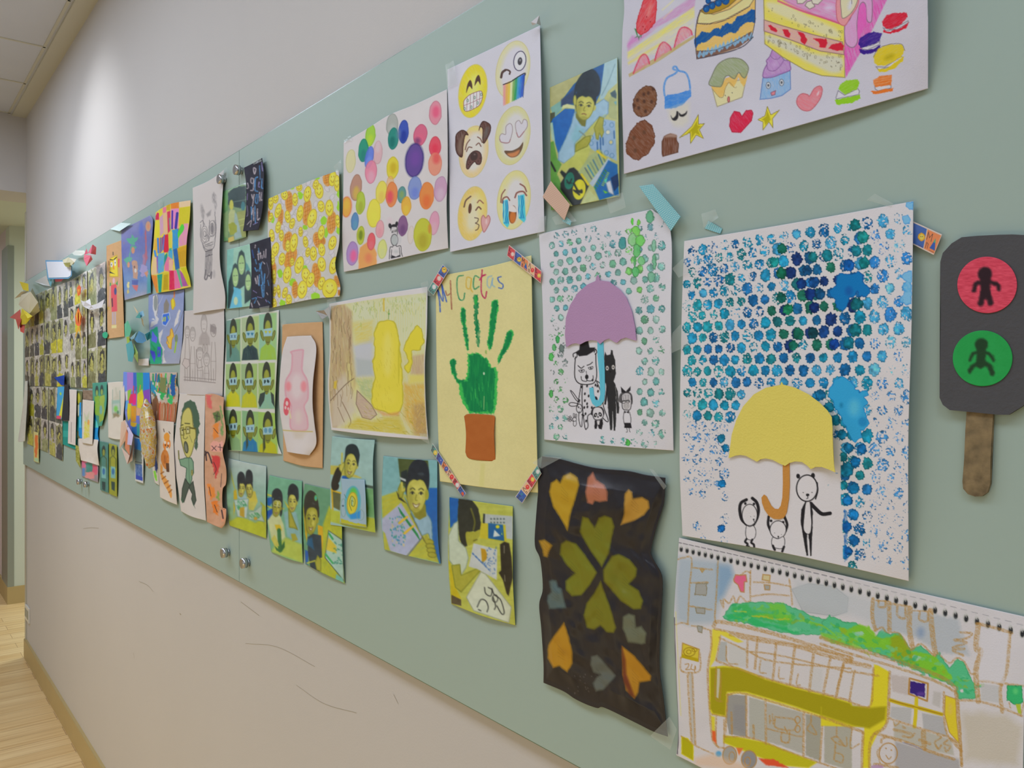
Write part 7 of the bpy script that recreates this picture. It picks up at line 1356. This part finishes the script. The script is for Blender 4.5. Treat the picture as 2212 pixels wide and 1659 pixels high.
for i in range(46): x = 330 + R4.rand() * 600; y = 1180 + R4.rand() * 280; s.line([x, y, x + 26, y + 30 * R4.rand()], 1, (160, 150, 50), a=.6)
s.poly('480 700 470 560 500 440 560 400 640 410 690 480 720 620 726 800 740 960 745 1180 690 1280 560 1270 460 1220 450 1080 480 960 460 820', (216, 204, 70), sm=True, jit=3, js=12, blur=1.6, edge=(180, 170, 50), ew=2).ell(600, 720, 80, 240, (222, 210, 104), soft=16, a=.8).ell(600, 1130, 110, 90, (222, 208, 80), soft=14, a=.7).ell(705, 800, 14, 200, (186, 176, 40), soft=3, a=.6)
s.poly('760 640 880 450 940 600 900 680 830 700 830 800 790 900 760 840 790 780', (214, 202, 60), sm=True, jit=3, js=9, blur=1.6, edge=(176, 166, 50)).poly('480 1240 600 1280 720 1260 700 1300 560 1300', (206, 150, 96), blur=3, a=.7)
for i in range(40): x = 490 + R4.rand() * 220; y = 480 + R4.rand() * 740; s.line([x, y, x + 8, y + 30], 1, (190, 178, 50), a=.5)
s.clip()
s.build('crayon drawing of a tree trunk and yellow shrubs in a sunny forest', 'drawing')
# ---------------------------------------------------------------- far end of the board
R5 = rs(55)
def faces(name, quad, nx, ny, label, seed, off=2, view=None, yel=.6, bg=(172, 170, 150), step=.75):
    s = Sheet(name, quad, bg, off=off, step=step, lift=4, seed=seed, view=view, mat=M_PHOTO)
    s.mottle(6, 3)
    U, V = s.U, s.V; W1 = (fbm(s.PX / 3, s.PY / 8, seed, 2) - .5) * .3; W2 = (fbm(s.PX / 3, s.PY / 7, seed + 4, 2) - .5) * .3
    for j in range(ny):
        for i in range(nx):
            m = (U > i / nx) & (U <= (i + 1) / nx) & (V > j / ny) & (V <= (j + 1) / ny)
            if not m.any(): continue
            u = (U - i / nx) * nx + W1 * R5.uniform(.3, 1.3); v = (V - j / ny) * ny + W2 * R5.uniform(.3, 1.3)
            b = np.array([(170, 166, 160), (150, 150, 100), (186, 182, 170), (128, 128, 90), (160, 162, 120)][R5.randint(5)], float)
            top = np.array([(176, 176, 60), (170, 168, 80), (66, 70, 68), (140, 146, 100), (196, 190, 40), (80, 84, 74), (190, 188, 176), (120, 120, 80)][R5.randint(8)] if R5.rand() < yel + .3 else (60, 66, 70), float)
            cx = .5 + R5.uniform(-.08, .08); hy = .3 + R5.uniform(-.04, .06)
            C = np.broadcast_to(b, U.shape + (3,)).copy()
            C[(v > .62 - .15 * np.clip(.5 - np.abs(u - cx) * 2, 0, 1)) & (np.abs(u - cx) < .42)] = top
            C[((u - cx) / .25) ** 2 + ((v - hy) / .24) ** 2 < 1] = (56, 58, 52)
            C[((u - cx) / .16) ** 2 + ((v - hy - .08) / .17) ** 2 < 1] = (168, 166, 86)
            C[(np.abs(u - cx) < .06) & (np.abs(v - hy - .17) < .012)] = (110, 90, 60)
            C[(u < .05) | (v < .03)] = (196, 192, 182)
            s.C[m] = C[m]
    n = fbm(s.PX / 2.2, s.PY / 5, seed, 2); s.C += ((n - .5) * 60)[..., None]
    return s.build(label, 'photo print')
faces('portrait_poster', '53 648 95 628 95 834 54 834', 4, 3, 'leftmost poster of small portraits, behind the folded paper bird', 201)
faces('portrait_poster', '95.5 628 150 606 150 836 96 834', 4, 3, 'poster of portraits directly under the blue-edged card', 202)
faces('portrait_poster', '146 609 188 584 188 838 151 836', 3, 4, 'poster of portraits carrying the orange paper fish', 203, off=5)
faces('portrait_poster', '188.5 586 228 564 229 836 189 838', 2, 3, 'poster of portraits left of the robot card', 204, off=2, yel=.2)
faces('portrait_poster', '60 834 104 836 104 978 58 958', 3, 2, 'lower left poster of portraits above the orange strip', 205)
faces('portrait_poster', '105 836 133 838 136 996 106 980', 2, 2, 'lower poster of portraits left of the black strip', 206)
def strip(name, label, quad, col, off, draw=None, view=(0, 760, 5.184), cat='paper', seed=1, lift=3, mat_=None):
    s = Sheet(name, quad, col, off=off, step=.8, lift=lift, seed=seed, view=view, mat=mat_); s.mottle(4, 5)
    if draw: draw(s)
    return s.build(label, cat)
strip('curled_paper', 'white paper curling off the far left end of the board', ['278 330 308 325', '308 325 300 600 280 1000', '200 1005 240 1010 280 1000', '278 330 262 560 200 1005'], (206, 206, 198), 14, seed=301, lift=14)
strip('orange_bookmark', 'orange and white bookmark hanging below the lower left poster', '375 890 430 905 435 1245 378 1225', (206, 196, 130), 6, lambda s: s.poly('390 925 428 930 425 1080 412 1180 392 1180', (226, 120, 60), jit=1.5).poly('388 1190 432 1195 432 1240 388 1220', (170, 200, 160)), seed=302)
strip('comic_bookmark', 'blue and yellow bookmark tilted against the black strip', '645 395 722 385 690 755 628 750', (70, 160, 210), 8, lambda s: s.poly('700 540 715 480 690 740 660 715', (214, 206, 60)).poly('632 715 684 716 682 756 630 750', (210, 80, 110)).ell(678, 470, 10, 16, (170, 206, 60)), seed=303)
strip('black_strip', 'small plain black tapered paper strip', '722 368 765 368 772 770 690 770', (46, 46, 50), 10, seed=304)
strip('blue_paper', 'dark blue crumpled paper patch above the black strip', '605 290 720 260 720 370 690 375', (20, 60, 150), 9, seed=305, lift=8)
strip('teal_sheet', 'teal sheet behind the black strip and the blank white strip', '675 775 860 790 855 1100 690 1030', (30, 140, 130), 3, lambda s: s.poly('680 880 860 890 855 960 684 950', (50, 160, 150)), seed=306)
strip('white_strip', 'narrow blank white strip over the teal sheet', '775 420 858 425 845 1050 760 1025', (206, 198, 194), 8, lambda s: s.line('800 790 796 1010', 1.4, (150, 140, 140)), seed=307)
strip('photograph', 'dark green narrow photo squeezed right of the blank white strip', '860 435 922 440 910 980 858 960', (90, 100, 60), 3, lambda s: s.ell(880, 520, 20, 60, (186, 186, 60)).poly('862 600 900 580 915 700 870 720', (190, 200, 180)).poly('862 730 900 730 895 900 860 880', (20, 120, 130)), cat='photo print', seed=308, mat_=M_PHOTO)
strip('photograph', 'small reddish group photo above the pineapple drawing', '925 428 1035 430 1048 545 930 540', (130, 110, 90), 5, lambda s: s.mottle(30, 3), cat='photo print', seed=309, mat_=M_PHOTO)
strip('blue_backing_sheet', 'bright blue sheet showing on both sides of the pineapple drawing', ['890 570 1050 560 1108 800', '1108 800 1095 920 1108 1000', '880 965 1000 980 1108 1000', '890 570 885 780 880 965'], (30, 140, 210), 4, lambda s: s.poly('880 720 930 720 930 850 880 850', (70, 180, 220)).poly('1040 740 1108 800 1108 850 1050 850', (80, 190, 190)), seed=310)
strip('white_sheet', 'crumpled white sheet below the pineapple drawing', ['880 970 1000 975 1100 985', '1100 985 1090 1100 1110 1275', '905 1215 1000 1240 1110 1275', '880 970 885 1100 905 1215'], (204, 196, 188), 7, seed=311, lift=7)
strip('pineapple_drawing', 'narrow white sheet with a yellow pineapple drawing', '925 535 1052 550 1035 1040 918 1020', (204, 198, 190), 11, lambda s: s.poly('945 780 1000 760 1005 960 940 970', (206, 200, 70), tex=(.7, .5, 4, 60), jit=2).poly('940 680 970 730 1000 670 990 790 960 790', (180, 190, 160), blur=2).ell(990, 790, 10, 30, (214, 150, 80)), cat='drawing', seed=312)
strip('photograph', 'colourful pink and blue photo at the bottom of the far cluster', '912 1205 1100 1255 1098 1465 915 1395', (150, 140, 150), 3, lambda s: s.poly('915 1210 980 1220 960 1290 920 1340', (214, 110, 150)).poly('960 1240 1040 1250 1040 1340 960 1390', (60, 140, 130), jit=3).poly('1040 1260 1098 1270 1090 1380 1040 1400', (214, 90, 120), jit=3).poly('960 1350 1050 1350 1060 1420 960 1420', (220, 140, 140), jit=3).poly('920 1300 950 1300 950 1390 920 1390', (90, 140, 200)), cat='photo print', seed=313, mat_=M_PHOTO)
strip('paper_chain', 'green and yellow paper chain left of the crumpled white sheet', '845 1040 885 1060 900 1300 850 1220', (150, 150, 70), 8, lambda s: s.mottle(40, 2), seed=314)
def two(s):
    for x, y in ((1085, 440), (1140, 430)): s.ell(x, y, 18, 60, (30, 60, 60)).ell(x, y + 20, 12, 34, (150, 180, 90))
    s.poly('1060 500 1110 490 1110 720 1060 700', (130, 176, 50), jit=2).poly('1115 500 1170 480 1165 760 1110 800', (150, 180, 70), jit=2).ell(1130, 650, 16, 50, (110, 170, 170))
strip('photograph', 'green photo of two children left of the bottle painting', ['1035 350 1110 345 1195 335', '1195 335 1190 600 1140 830', '1100 835 1140 832', '1035 350 1045 600 1100 835'], (60, 150, 130), 7, two, cat='photo print', seed=315, mat_=M_PHOTO)
for lb, q_, c, sd in (('teal photo of one child, left of the two tall narrow photos', '1115 1000 1210 1020 1215 1580 1122 1545', (70, 130, 120), 316), ('yellow-green photo of one child, right of the two tall narrow photos', '1220 1025 1308 1045 1310 1625 1222 1588', (150, 156, 40), 317)):
    def one(s, c=c, q_=q_):
        x = float(q_.split()[0]) + 46
        s.ell(x, 1110, 20, 60, (30, 50, 46)).ell(x, 1130, 14, 40, (140, 150, 60)).poly([x - 36, 1190, x, 1160, x + 36, 1200, x + 34, 1300, x - 34, 1290], c, edge=(60, 80, 40)).poly([x - 26, 1280, x + 26, 1290, x + 26, 1420, x - 26, 1410], (120, 180, 180)).ell(x, 1340, 14, 36, (40, 110, 170)).poly([x - 20, 1450, x + 20, 1460, x + 18, 1560, x - 16, 1540], (20, 60, 60))
    strip('photograph', lb, q_, c, 4, one, cat='photo print', seed=sd, mat_=M_PHOTO)
strip('seascape_photo', 'small blue seascape print with a white border', '300 535 415 565 412 1060 322 1030', (204, 206, 204), 4, lambda s: s.poly('310 550 385 565 388 700 318 690', (40, 140, 220)).poly('316 680 390 690 398 860 322 850', (110, 130, 130), jit=2).poly('322 840 398 850 404 1030 328 1010', (40, 90, 170), tex=(.8, .4, 4, 88)).line('322 815 396 830', 1.6, (50, 50, 60)).poly('330 960 404 990 404 1030 330 1010', (40, 70, 180)), view=V5, cat='photo print', seed=318, mat_=M_PHOTO)
strip('small_white_card', 'small blank white card between the paper flower and the colour blocks', '440 990 580 985 585 1085 440 1080', (206, 200, 196), 4, view=VB, seed=319)
# folded papers
w_ = (206, 200, 176); w2 = (190, 186, 160); yl = (206, 188, 20); rd = (196, 84, 70)
bd = empty('paper_bird', pt(62, 670, .03), 'folded cream paper bird with yellow crest hanging at the far left end', 'paper craft')
tri_craft('bird_body', None, None, [(w_, [46, 637, 60, 66, 630, 80, 82, 653, 60, 62, 680, 50, 40, 658, 50]), (w2, [66, 630, 80, 70, 622, 40, 84, 655, 30, 82, 653, 60]), (w_, [31, 645, 50, 46, 630, 70, 62, 628, 60, 48, 640, 50]), (w2, [62, 680, 50, 82, 653, 60, 86, 672, 20, 70, 684, 30])], bd)
tag(tri_craft('bird_crest', None, None, [(yl, [42, 608, 50, 61, 613, 60, 62, 630, 60, 50, 626, 55])], bd), 'yellow crest')
tag(tri_craft('bird_beak', None, None, [(yl, [47, 666, 50, 55, 676, 70, 70, 683, 50, 56, 700, 60, 42, 702, 40, 44, 685, 60]), ((216, 200, 60), [47, 666, 50, 70, 683, 60, 60, 688, 90])], bd), 'yellow beak')
tag(tri_craft('bird_tail', None, None, [(rd, [21, 686, 40, 44, 668, 50, 46, 690, 60, 40, 712, 50, 34, 690, 60]), (rd, [42, 700, 40, 54, 702, 40, 52, 720, 50, 44, 716, 60])], bd), 'red tail')
tri_craft('speech_card', 'white card with a blue edge sticking up over the board top', 'card', [((90, 150, 190), [98, 562, 30, 144, 563, 34, 156, 576, 34, 155, 596, 34, 148, 602, 34, 103, 603, 30]), ((206, 208, 216), [100, 565, 31.5, 143, 565, 35.5, 154, 577, 35.5, 153, 595, 35.5, 147, 599, 35.5, 105, 600, 31.5])], solid=.3)
tri_craft('folded_white_paper', 'white folded paper cone left under the blue-edged card', 'paper craft', [((204, 206, 206), [75, 608, 10, 100, 595, 30, 108, 618, 12, 92, 615, 14]), ((110, 176, 196), [102, 603, 20, 114, 600, 26, 110, 620, 12])])
tri_craft('crumpled_flower', 'crumpled cream paper flower at the right end of the blue-edged card', 'paper craft', [((196, 190, 160), [135, 562, 40, 148, 556, 50, 160, 566, 42, 152, 576, 46, 140, 574, 48]), ((150, 148, 80), [137, 568, 52, 152, 567, 56, 150, 577, 48, 142, 576, 50]), ((206, 200, 190), [146, 556, 44, 165, 560, 36, 158, 572, 40])])
tri_craft('glint_card', 'added white card imitating a lamp reflection left of the pink paper bow', 'card', [((210, 214, 208), [156, 547, 20, 163, 541, 24, 182, 541, 26, 184, 547, 26, 176, 552, 24, 160, 551, 20])])  # card added in place of a lamp's reflection in the glass
pk, pk2 = (200, 76, 104), (214, 104, 126)
tri_craft('pink_bow', 'folded crimson pink paper bow near the board top', 'paper craft', [(pk2, [190, 546, 50, 200, 528, 70, 208, 534, 60, 207, 550, 40, 196, 548, 60]), (pk, [182, 550, 30, 187, 537, 50, 190, 548, 60]), (pk2, [182, 550, 40, 196, 552, 66, 200, 560, 50, 187, 575, 50, 181, 560, 40]), ((206, 206, 214), [190, 548, 62, 204, 551, 66, 200, 555, 60])])
tri_craft('pink_scrap', 'pink paper scrap below the blue-edged card', 'paper craft', [((206, 90, 110), [118, 602, 20, 138, 602, 24, 132, 608, 18, 120, 609, 16])])
og, og2 = (222, 100, 50), (226, 160, 50)
tri_craft('orange_squid', 'small orange paper squid, the upper of the two orange ones', 'paper craft', [(og, [166, 622, 24, 171, 615, 30, 175, 621, 26, 174, 636, 24, 168, 640, 22]), (og2, [168, 626, 32, 172, 624, 33, 171, 634, 31])])
tri_craft('orange_fish', 'orange and yellow paper fish with a forked tail on the portrait poster', 'paper craft', [(og, [162, 684, 22, 169, 664, 30, 177, 684, 24, 174, 702, 24, 169, 706, 24, 164, 700, 22]), (og2, [164, 682, 27, 168, 670, 33, 168, 698, 27]), (og2, [170, 670, 33, 175, 682, 28, 172, 698, 27]), (og2, [168, 704, 26, 171, 704, 26, 176, 730, 22, 170, 712, 24, 161, 733, 22])])
tri_craft('white_bow', 'white paper bow right of the orange fish', 'paper craft', [((206, 206, 212), [175, 649, 20, 184, 652, 34, 194, 645, 30, 197, 660, 34, 210, 656, 28, 226, 646, 20, 220, 664, 22, 204, 668, 30, 192, 668, 30, 180, 662, 24])])
bl1, bl2, tl_ = (80, 150, 210), (140, 190, 220), (70, 160, 160)
tri_craft('paper_flower', 'folded blue paper flower with a wide petal above the colour blocks', 'paper craft', [(bl1, [290, 733, 30, 300, 715, 50, 312, 722, 60, 316, 736, 40, 308, 741, 34, 296, 740, 30]), (bl2, [276, 735, 20, 296, 716, 50, 290, 731, 34, 282, 736, 22]), (tl_, [313, 722, 50, 324, 716, 30, 328, 728, 26, 318, 736, 34]), (bl2, [300, 675, 30, 309, 671, 36, 312, 682, 34, 304, 686, 30]), (tl_, [293, 686, 20, 302, 674, 40, 304, 688, 34]), ((196, 170, 130), [288, 660, 10, 298, 674, 30, 296, 677, 30]), ((190, 180, 150), [305, 686, 30, 309, 690, 28, 311, 706, 20, 307, 700, 26])])
tri_craft('paper_fish', 'tall green and teal paper fish left of the blue paper flower', 'paper craft', [((90, 176, 140), [269, 700, 10, 276, 692, 30, 284, 712, 34, 280, 726, 30, 270, 728, 16]), ((150, 176, 60), [273, 728, 20, 279, 727, 32, 281, 742, 28, 275, 744, 24]), ((80, 160, 170), [272, 744, 20, 284, 736, 36, 290, 760, 34, 286, 782, 26, 277, 780, 22]), ((160, 190, 110), [289, 742, 30, 298, 762, 24, 298, 784, 18, 290, 770, 30])])
tri_craft('green_dot_sticker', 'round green sticker at the lower left corner of the robot card', 'sticker', [((40, 160, 120), [221.5, 720, 9, 226, 717, 9, 231, 717.5, 9, 233, 723, 9, 231, 730, 9, 226, 731, 9, 221.5, 727, 9])])
tri_craft('house_ornament', 'pentagonal pink and peach paper ornament under the bottle painting', 'paper craft', [((206, 176, 156), [262, 912, 10, 270, 907, 30, 276, 920, 34, 272, 950, 20, 258, 970, 12]), ((206, 130, 96), [272, 925, 30, 280, 945, 34, 280, 985, 24, 270, 968, 20]), ((190, 180, 214), [270, 907, 32, 288, 940, 30, 284, 962, 34, 275, 960, 32, 277, 935, 34]), ((210, 190, 186), [262, 966, 14, 280, 985, 30, 288, 950, 22, 286, 995, 16, 275, 1003, 14])])
# bag of sweets
bm = bmesh.new(); bmesh.ops.create_icosphere(bm, subdivisions=4, radius=1)
c0 = pt(320, 938, .03)
for v in bm.verts:
    n_ = .12 * math.sin(v.co.x * 9 + v.co.z * 7) + .1 * math.sin(v.co.z * 13 - v.co.x * 5)
    k_ = 1 + n_ * .5; tp = 1 - .45 * max(0, -v.co.z) - .2 * max(0, v.co.z)
    v.co = Vector((v.co.x * .05 * k_ * tp, v.co.y * .022 * k_, v.co.z * .112 * k_))
me = bpy.data.meshes.new('sweet_bag'); bm.to_mesh(me); bm.free()
mb = mat('sweet_bag_foil', (214, 190, 120), .18, spec=.8, noise=.5, nscale=60, bump=.8, bscale=60); me.materials.append(mb)
for p_ in me.polygons: p_.use_smooth = True
o = link(bpy.data.objects.new('sweet_bag', me)); o.location = c0; o.rotation_euler = (0, -.25, 0)
mbn = mb.node_tree; cr_ = mbn.nodes.new('ShaderNodeValToRGB')
for i_, (ps, cc) in enumerate(((0.3, (214, 206, 170)), (.45, (214, 180, 60)), (.55, (206, 206, 196)), (.62, (216, 150, 50)), (.7, (196, 80, 60)))):
    e_ = cr_.color_ramp.elements[i_] if i_ < 2 else cr_.color_ramp.elements.new(ps); e_.position = ps; e_.color = tuple(alb(cc)) + (1,)
mbn.links.new(mbn.nodes['Noise Texture'].outputs['Fac'], cr_.inputs[0]); mbn.links.new(cr_.outputs[0], mbn.nodes['Principled BSDF'].inputs['Base Color'])
tag(o, 'shiny bag of yellow and orange sweets hanging beside the red panda', 'bag')

# ---------------------------------------------------------------- tapes
def washi(quad, label, cells, off=7, name='patterned_tape', seed=1):
    """quad in photo px TL TR BR BL; cells along the long side: (background, drawing code)"""
    q = P(quad); s = Sheet(name, quad, (206, 190, 180), off=off, step=.75, lift=.6, seed=seed, mat=M_PHOTO)
    n = len(cells)
    def m(u, v): return (1 - v) * ((1 - u) * q[0] + u * q[1]) + v * ((1 - u) * q[3] + u * q[2])
    for i, (bg, code) in enumerate(cells):
        a, b = i / n, (i + 1) / n
        def M(u, v): return list(m(a + (b - a) * u, v))
        def L(pts, w_, c): s.line(sum([M(*p_) for p_ in pts], []), w_, c, sm=False, blur=.5)
        s.poly(M(.03, .06) + M(.97, .06) + M(.97, .94) + M(.03, .94), bg, blur=.5)
        c1 = (60, 50, 60) if code[0] in 'MAFGHE' else (90, 40, 60)
        S_ = {'M': [(.1, .5), (.12, .15), (.27, .38), (.42, .15), (.45, .5)], 'A': [(.1, .5), (.27, .12), (.42, .5)], 'B': [(.12, .5), (.12, .12), (.34, .2), (.14, .3), (.36, .42), (.12, .5)], 'C': [(.4, .18), (.16, .2), (.14, .44), (.4, .48)], 'K': [(.14, .12), (.14, .5), (.14, .32), (.4, .12), (.14, .32), (.4, .5)], 'L': [(.14, .12), (.14, .5), (.4, .5)], 'E': [(.4, .12), (.12, .12), (.12, .5), (.4, .5)], 'F': [(.4, .12), (.12, .12), (.12, .5), (.12, .3), (.36, .3)], 'G': [(.4, .16), (.14, .2), (.14, .46), (.4, .46), (.4, .34), (.28, .34)], 'H': [(.12, .12), (.12, .5), (.12, .3), (.38, .3), (.38, .12), (.38, .5)], 'D': [(.12, .5), (.12, .12), (.4, .3), (.12, .5)]}
        if code[0] in S_: L(S_[code[0]], 1.0, c1); L([(.14, .88), (.16, .62), (.3, .66), (.3, .86)], .9, c1)
        ic = {'m': (50, 90, 170), 'a': (214, 60, 60), 'b': (226, 190, 80), 'l': (226, 180, 40), 'w': (206, 206, 206), 'k': (226, 190, 180), 'h': (214, 90, 60), 'e': (70, 90, 170)}[code[1]]
        cc = m(a + (b - a) * .7, .5); r = np.hypot(*(m(b, .5) - m(a, .5))) * .2
        s.v(0, 0, 1)
        if code[1] == 'm': s.poly(M(.48, .8) + M(.7, .3) + M(.94, .8), ic).poly(M(.62, .48) + M(.7, .3) + M(.78, .48), (70, 170, 120))
        elif code[1] == 'l': s.ell(cc[0], cc[1], r * 1.3, r * 1.5, (222, 160, 40), jit=1, js=2).ell(cc[0], cc[1], r * .8, r, (230, 200, 90)).ell(cc[0] - r * .3, cc[1] - 1, .7, .9, BK).ell(cc[0] + r * .3, cc[1] - 1, .7, .9, BK)
        elif code[1] == 'h': s.poly(M(.55, .8) + M(.55, .45) + M(.72, .25) + M(.9, .45) + M(.9, .8), ic)
        else: s.ell(cc[0], cc[1], r, r * 1.25, ic).ell(cc[0], cc[1] - r * .2, r * .3, r * .3, (240, 230, 220), a=.6)
        L([(.5, .9), (.92, .9)], .6, c1)
    return s.build(label, 'tape')
RD, BLU, ORG, PCH, TEA = (206, 76, 80), (66, 100, 170), (222, 132, 84), (222, 180, 140), (90, 150, 140)
def vv(x, y): return 920 + x / 2.911, 520 + y / 2.911
def qd(s_): p_ = P(s_); return [c for x, y in p_ for c in vv(x, y)]
washi(qd('522 26 726 190 722 268 510 96'), 'alphabet picture tape across the top right corner of the cactus sheet', [(RD, 'Kk'), (BLU, 'Ll'), (ORG, 'Mm'), (PCH, 'Aa'), (RD, 'Bb')], seed=401)
washi(qd('10 310 105 150 145 185 48 345'), 'alphabet picture tape across the top left corner of the cactus sheet', [(TEA, 'Cw'), (RD, 'Kk'), (BLU, 'Ll')], seed=402)
washi(qd('42 1274 252 1590 232 1616 28 1320'), 'alphabet picture tape across the bottom left corner of the cactus sheet', [(TEA, 'Cb'), (BLU, 'De'), (ORG, 'Ee'), (PCH, 'Fa'), (RD, 'Gw'), (BLU, 'Hh')], seed=403)
washi(qd('562 1610 700 1410 726 1465 606 1652'), 'alphabet picture tape across the bottom right corner of the cactus sheet', [(BLU, 'Mm'), (PCH, 'Aa'), (RD, 'Bb'), (TEA, 'Cw')], seed=404)
washi([1972.3, 478, 2035, 506.5, 2017, 551, 1971.6, 528], 'alphabet tape with lion and mountain beside the traffic light', [(BLU, 'zl'), (ORG, 'Mm')], off=4, seed=405)
def dotted(quad, label, col, dot, n, m_, off, seed, a=1):
    s = Sheet('dotted_tape', quad, col, off=off, step=.8, lift=.5, seed=seed, mat=M_PHOTO)
    u = s.U * n; v = s.V * m_; u = u + .5 * (np.floor(v) % 2)
    d = np.hypot(u - np.floor(u) - .5, v - np.floor(v) - .5); c = np.clip((.3 - d) * 8, 0, 1)[..., None]
    s.C = s.C * (1 - c) + np.array(dot, float) * c
    return s.build(label, 'tape')
dotted([1380, 402, 1410, 398, 1470, 468, 1449, 499], 'blue tape with white dots over the corner of the lilac umbrella sheet', (110, 178, 188), (196, 210, 210), 8, 26, 10, 411)
dotted([1522, 494, 1530, 477, 1560, 494, 1556, 505], 'short blue dotted tape behind the top edge of the yellow umbrella sheet', (110, 178, 188), (196, 210, 210), 5, 8, 1, 412)
dotted([1190, 391, 1231, 442, 1219, 476, 1172, 425], 'pinkish tape with pale dots at the foot of the photo of the writing boy', (196, 160, 138), (206, 184, 170), 16, 10, 9, 413)
dotted([1214, 478, 1222, 467, 1234, 478, 1232, 487], 'scrap of blue dotted tape under the pinkish tape', (110, 178, 188), (196, 210, 210), 5, 5, 6, 414)
M_TAPE = mat('clear_tape', (214, 222, 216), .22, spec=.6, alpha=.24, noise=.06, nscale=60, bump=.6, bscale=80)
def tape(quad, label, off=6, a=None):
    q = P(quad); n = 7; V_, F_ = [], []
    sd = int(q[0, 0] * 7 + q[0, 1])
    for j in range(n):
        for i in range(n):
            u, v = i / (n - 1), j / (n - 1); p_ = (1 - v) * ((1 - u) * q[0] + u * q[1]) + v * ((1 - u) * q[3] + u * q[2])
            d = off + 2.0 * float(vnoise(np.array([u * 3 + sd]), np.array([v * 3.0]), sd)[0]); V_.append(pt(p_[0], p_[1], d / 1000))
    for j in range(n - 1):
        for i in range(n - 1): k_ = j * n + i; F_.append((k_, k_ + n, k_ + n + 1, k_ + 1))
    org = sum(V_, Vector()) / len(V_)
    o = mesh_obj('clear_tape', [v - org for v in V_], F_, M_TAPE, smooth=True); o.location = org
    return tag(o, label, 'tape')
for quad, lb, of in ((([741, 300, 757, 293, 760, 303, 744, 309]), 'clear tape at the top left corner of the balloon painting', 5), (([962, 140, 980, 130, 988, 178, 966, 190]), 'clear tape at the top left corner of the six-face drawing', 7), (([1166, 470, 1180, 466, 1178, 505, 1160, 512]), 'clear tape at the bottom right corner of the six-face drawing', 8),
                     (([1192, 470, 1226, 452, 1246, 478, 1200, 486]), 'clear tape under the pinkish dotted tape', 5), (([1310, 430, 1345, 415, 1352, 448, 1318, 462]), 'clear tape at the bottom right corner of the photo of the writing boy', 9), (([1452, 580, 1482, 552, 1486, 590, 1466, 600]), 'clear tape on the upper left edge of the yellow umbrella sheet', 7),
                     (([1452, 720, 1470, 700, 1490, 745, 1446, 765]), 'clear tape halfway down the left edge of the yellow umbrella sheet', 9), (([1515, 462, 1545, 452, 1552, 470, 1520, 492]), 'crumpled clear tape above the yellow umbrella sheet near its left corner', 6), (([1872, 432, 1890, 418, 1930, 440, 1925, 448]), 'clear tape at the top right of the yellow umbrella sheet', 5),
                     (([1150, 1000, 1172, 985, 1215, 988, 1170, 1012]), 'clear tape at the top left corner of the black heart sheet', 9), (([1402, 1012, 1412, 1015, 1440, 1050, 1434, 1058]), 'clear tape at the top right corner of the black heart sheet', 12), (([1404, 1590, 1446, 1548, 1462, 1575, 1448, 1620]), 'clear tape at the bottom right corner of the black heart sheet', 12),
                     (([706, 648, 724, 642, 728, 660, 708, 672]), 'clear tape at the top left corner of the forest drawing', 7), (([908, 612, 924, 606, 930, 640, 914, 636]), 'clear tape at the top right corner of the forest drawing', 7), (([476, 372, 490, 360, 492, 384, 478, 390]), 'clear tape at the top corner of the tall horned pencil drawing', 9),
                     (([544, 350, 562, 340, 566, 348, 548, 356]), 'clear tape at the top of the upper black chalk card', 13), (([560, 664, 582, 660, 580, 676, 564, 678]), 'clear tape at the foot of the lower black chalk card', 11), (([720, 360, 736, 345, 738, 372, 726, 372]), 'clear tape at the top right corner of the smiling flower drawing', 8),
                     (([606, 700, 616, 690, 618, 700, 608, 706]), 'clear tape at the top left corner of the pink mounted drawing', 8), (([905, 935, 924, 938, 928, 960, 910, 950]), 'clear tape at the bottom right corner of the forest drawing', 8), (([340, 438, 350, 430, 352, 444, 344, 450]), 'clear tape scrap above the left of the rainbow hands', 5)):
    tape(quad, lb, of)
# shiny foil scrap at the forest drawing
tri_craft('foil_scrap', 'crinkled silver foil scrap at the left corner of the forest drawing', 'scrap', [((200, 202, 204), [682, 672, 6, 700, 670, 14, 708, 682, 8, 696, 690, 10]), ((170, 172, 172), [700, 670, 14, 712, 662, 10, 714, 692, 8, 708, 682, 6])])
bpy.data.objects['foil_scrap'].data.materials[0].node_tree.nodes['Principled BSDF'].inputs['Metallic'].default_value = .9
bpy.data.objects['foil_scrap'].data.materials[0].node_tree.nodes['Principled BSDF'].inputs['Roughness'].default_value = .25
# ---------------------------------------------------------------- groups of repeats
GR = {'clear_tape': 'clear tape pieces on the board', 'patterned_tape': 'alphabet picture tapes', 'dotted_tape': 'dotted tapes', 'standoff_knob': 'steel knobs holding the glass boards',
      'chalk_card': 'black chalk cards', 'photograph': 'photographs stuck on the board', 'portrait_poster': 'posters of small portraits at the far end', 'glass_board': 'glass board panels side by side',
      'umbrella_painting': 'umbrella paintings', 'pencil_drawing': 'pencil drawings'}
for o in list(sc.objects):
    b_ = o.name.split('.')[0]
    if o.parent is None and b_ in GR and 'label' in o.keys(): o['group'] = GR[b_]
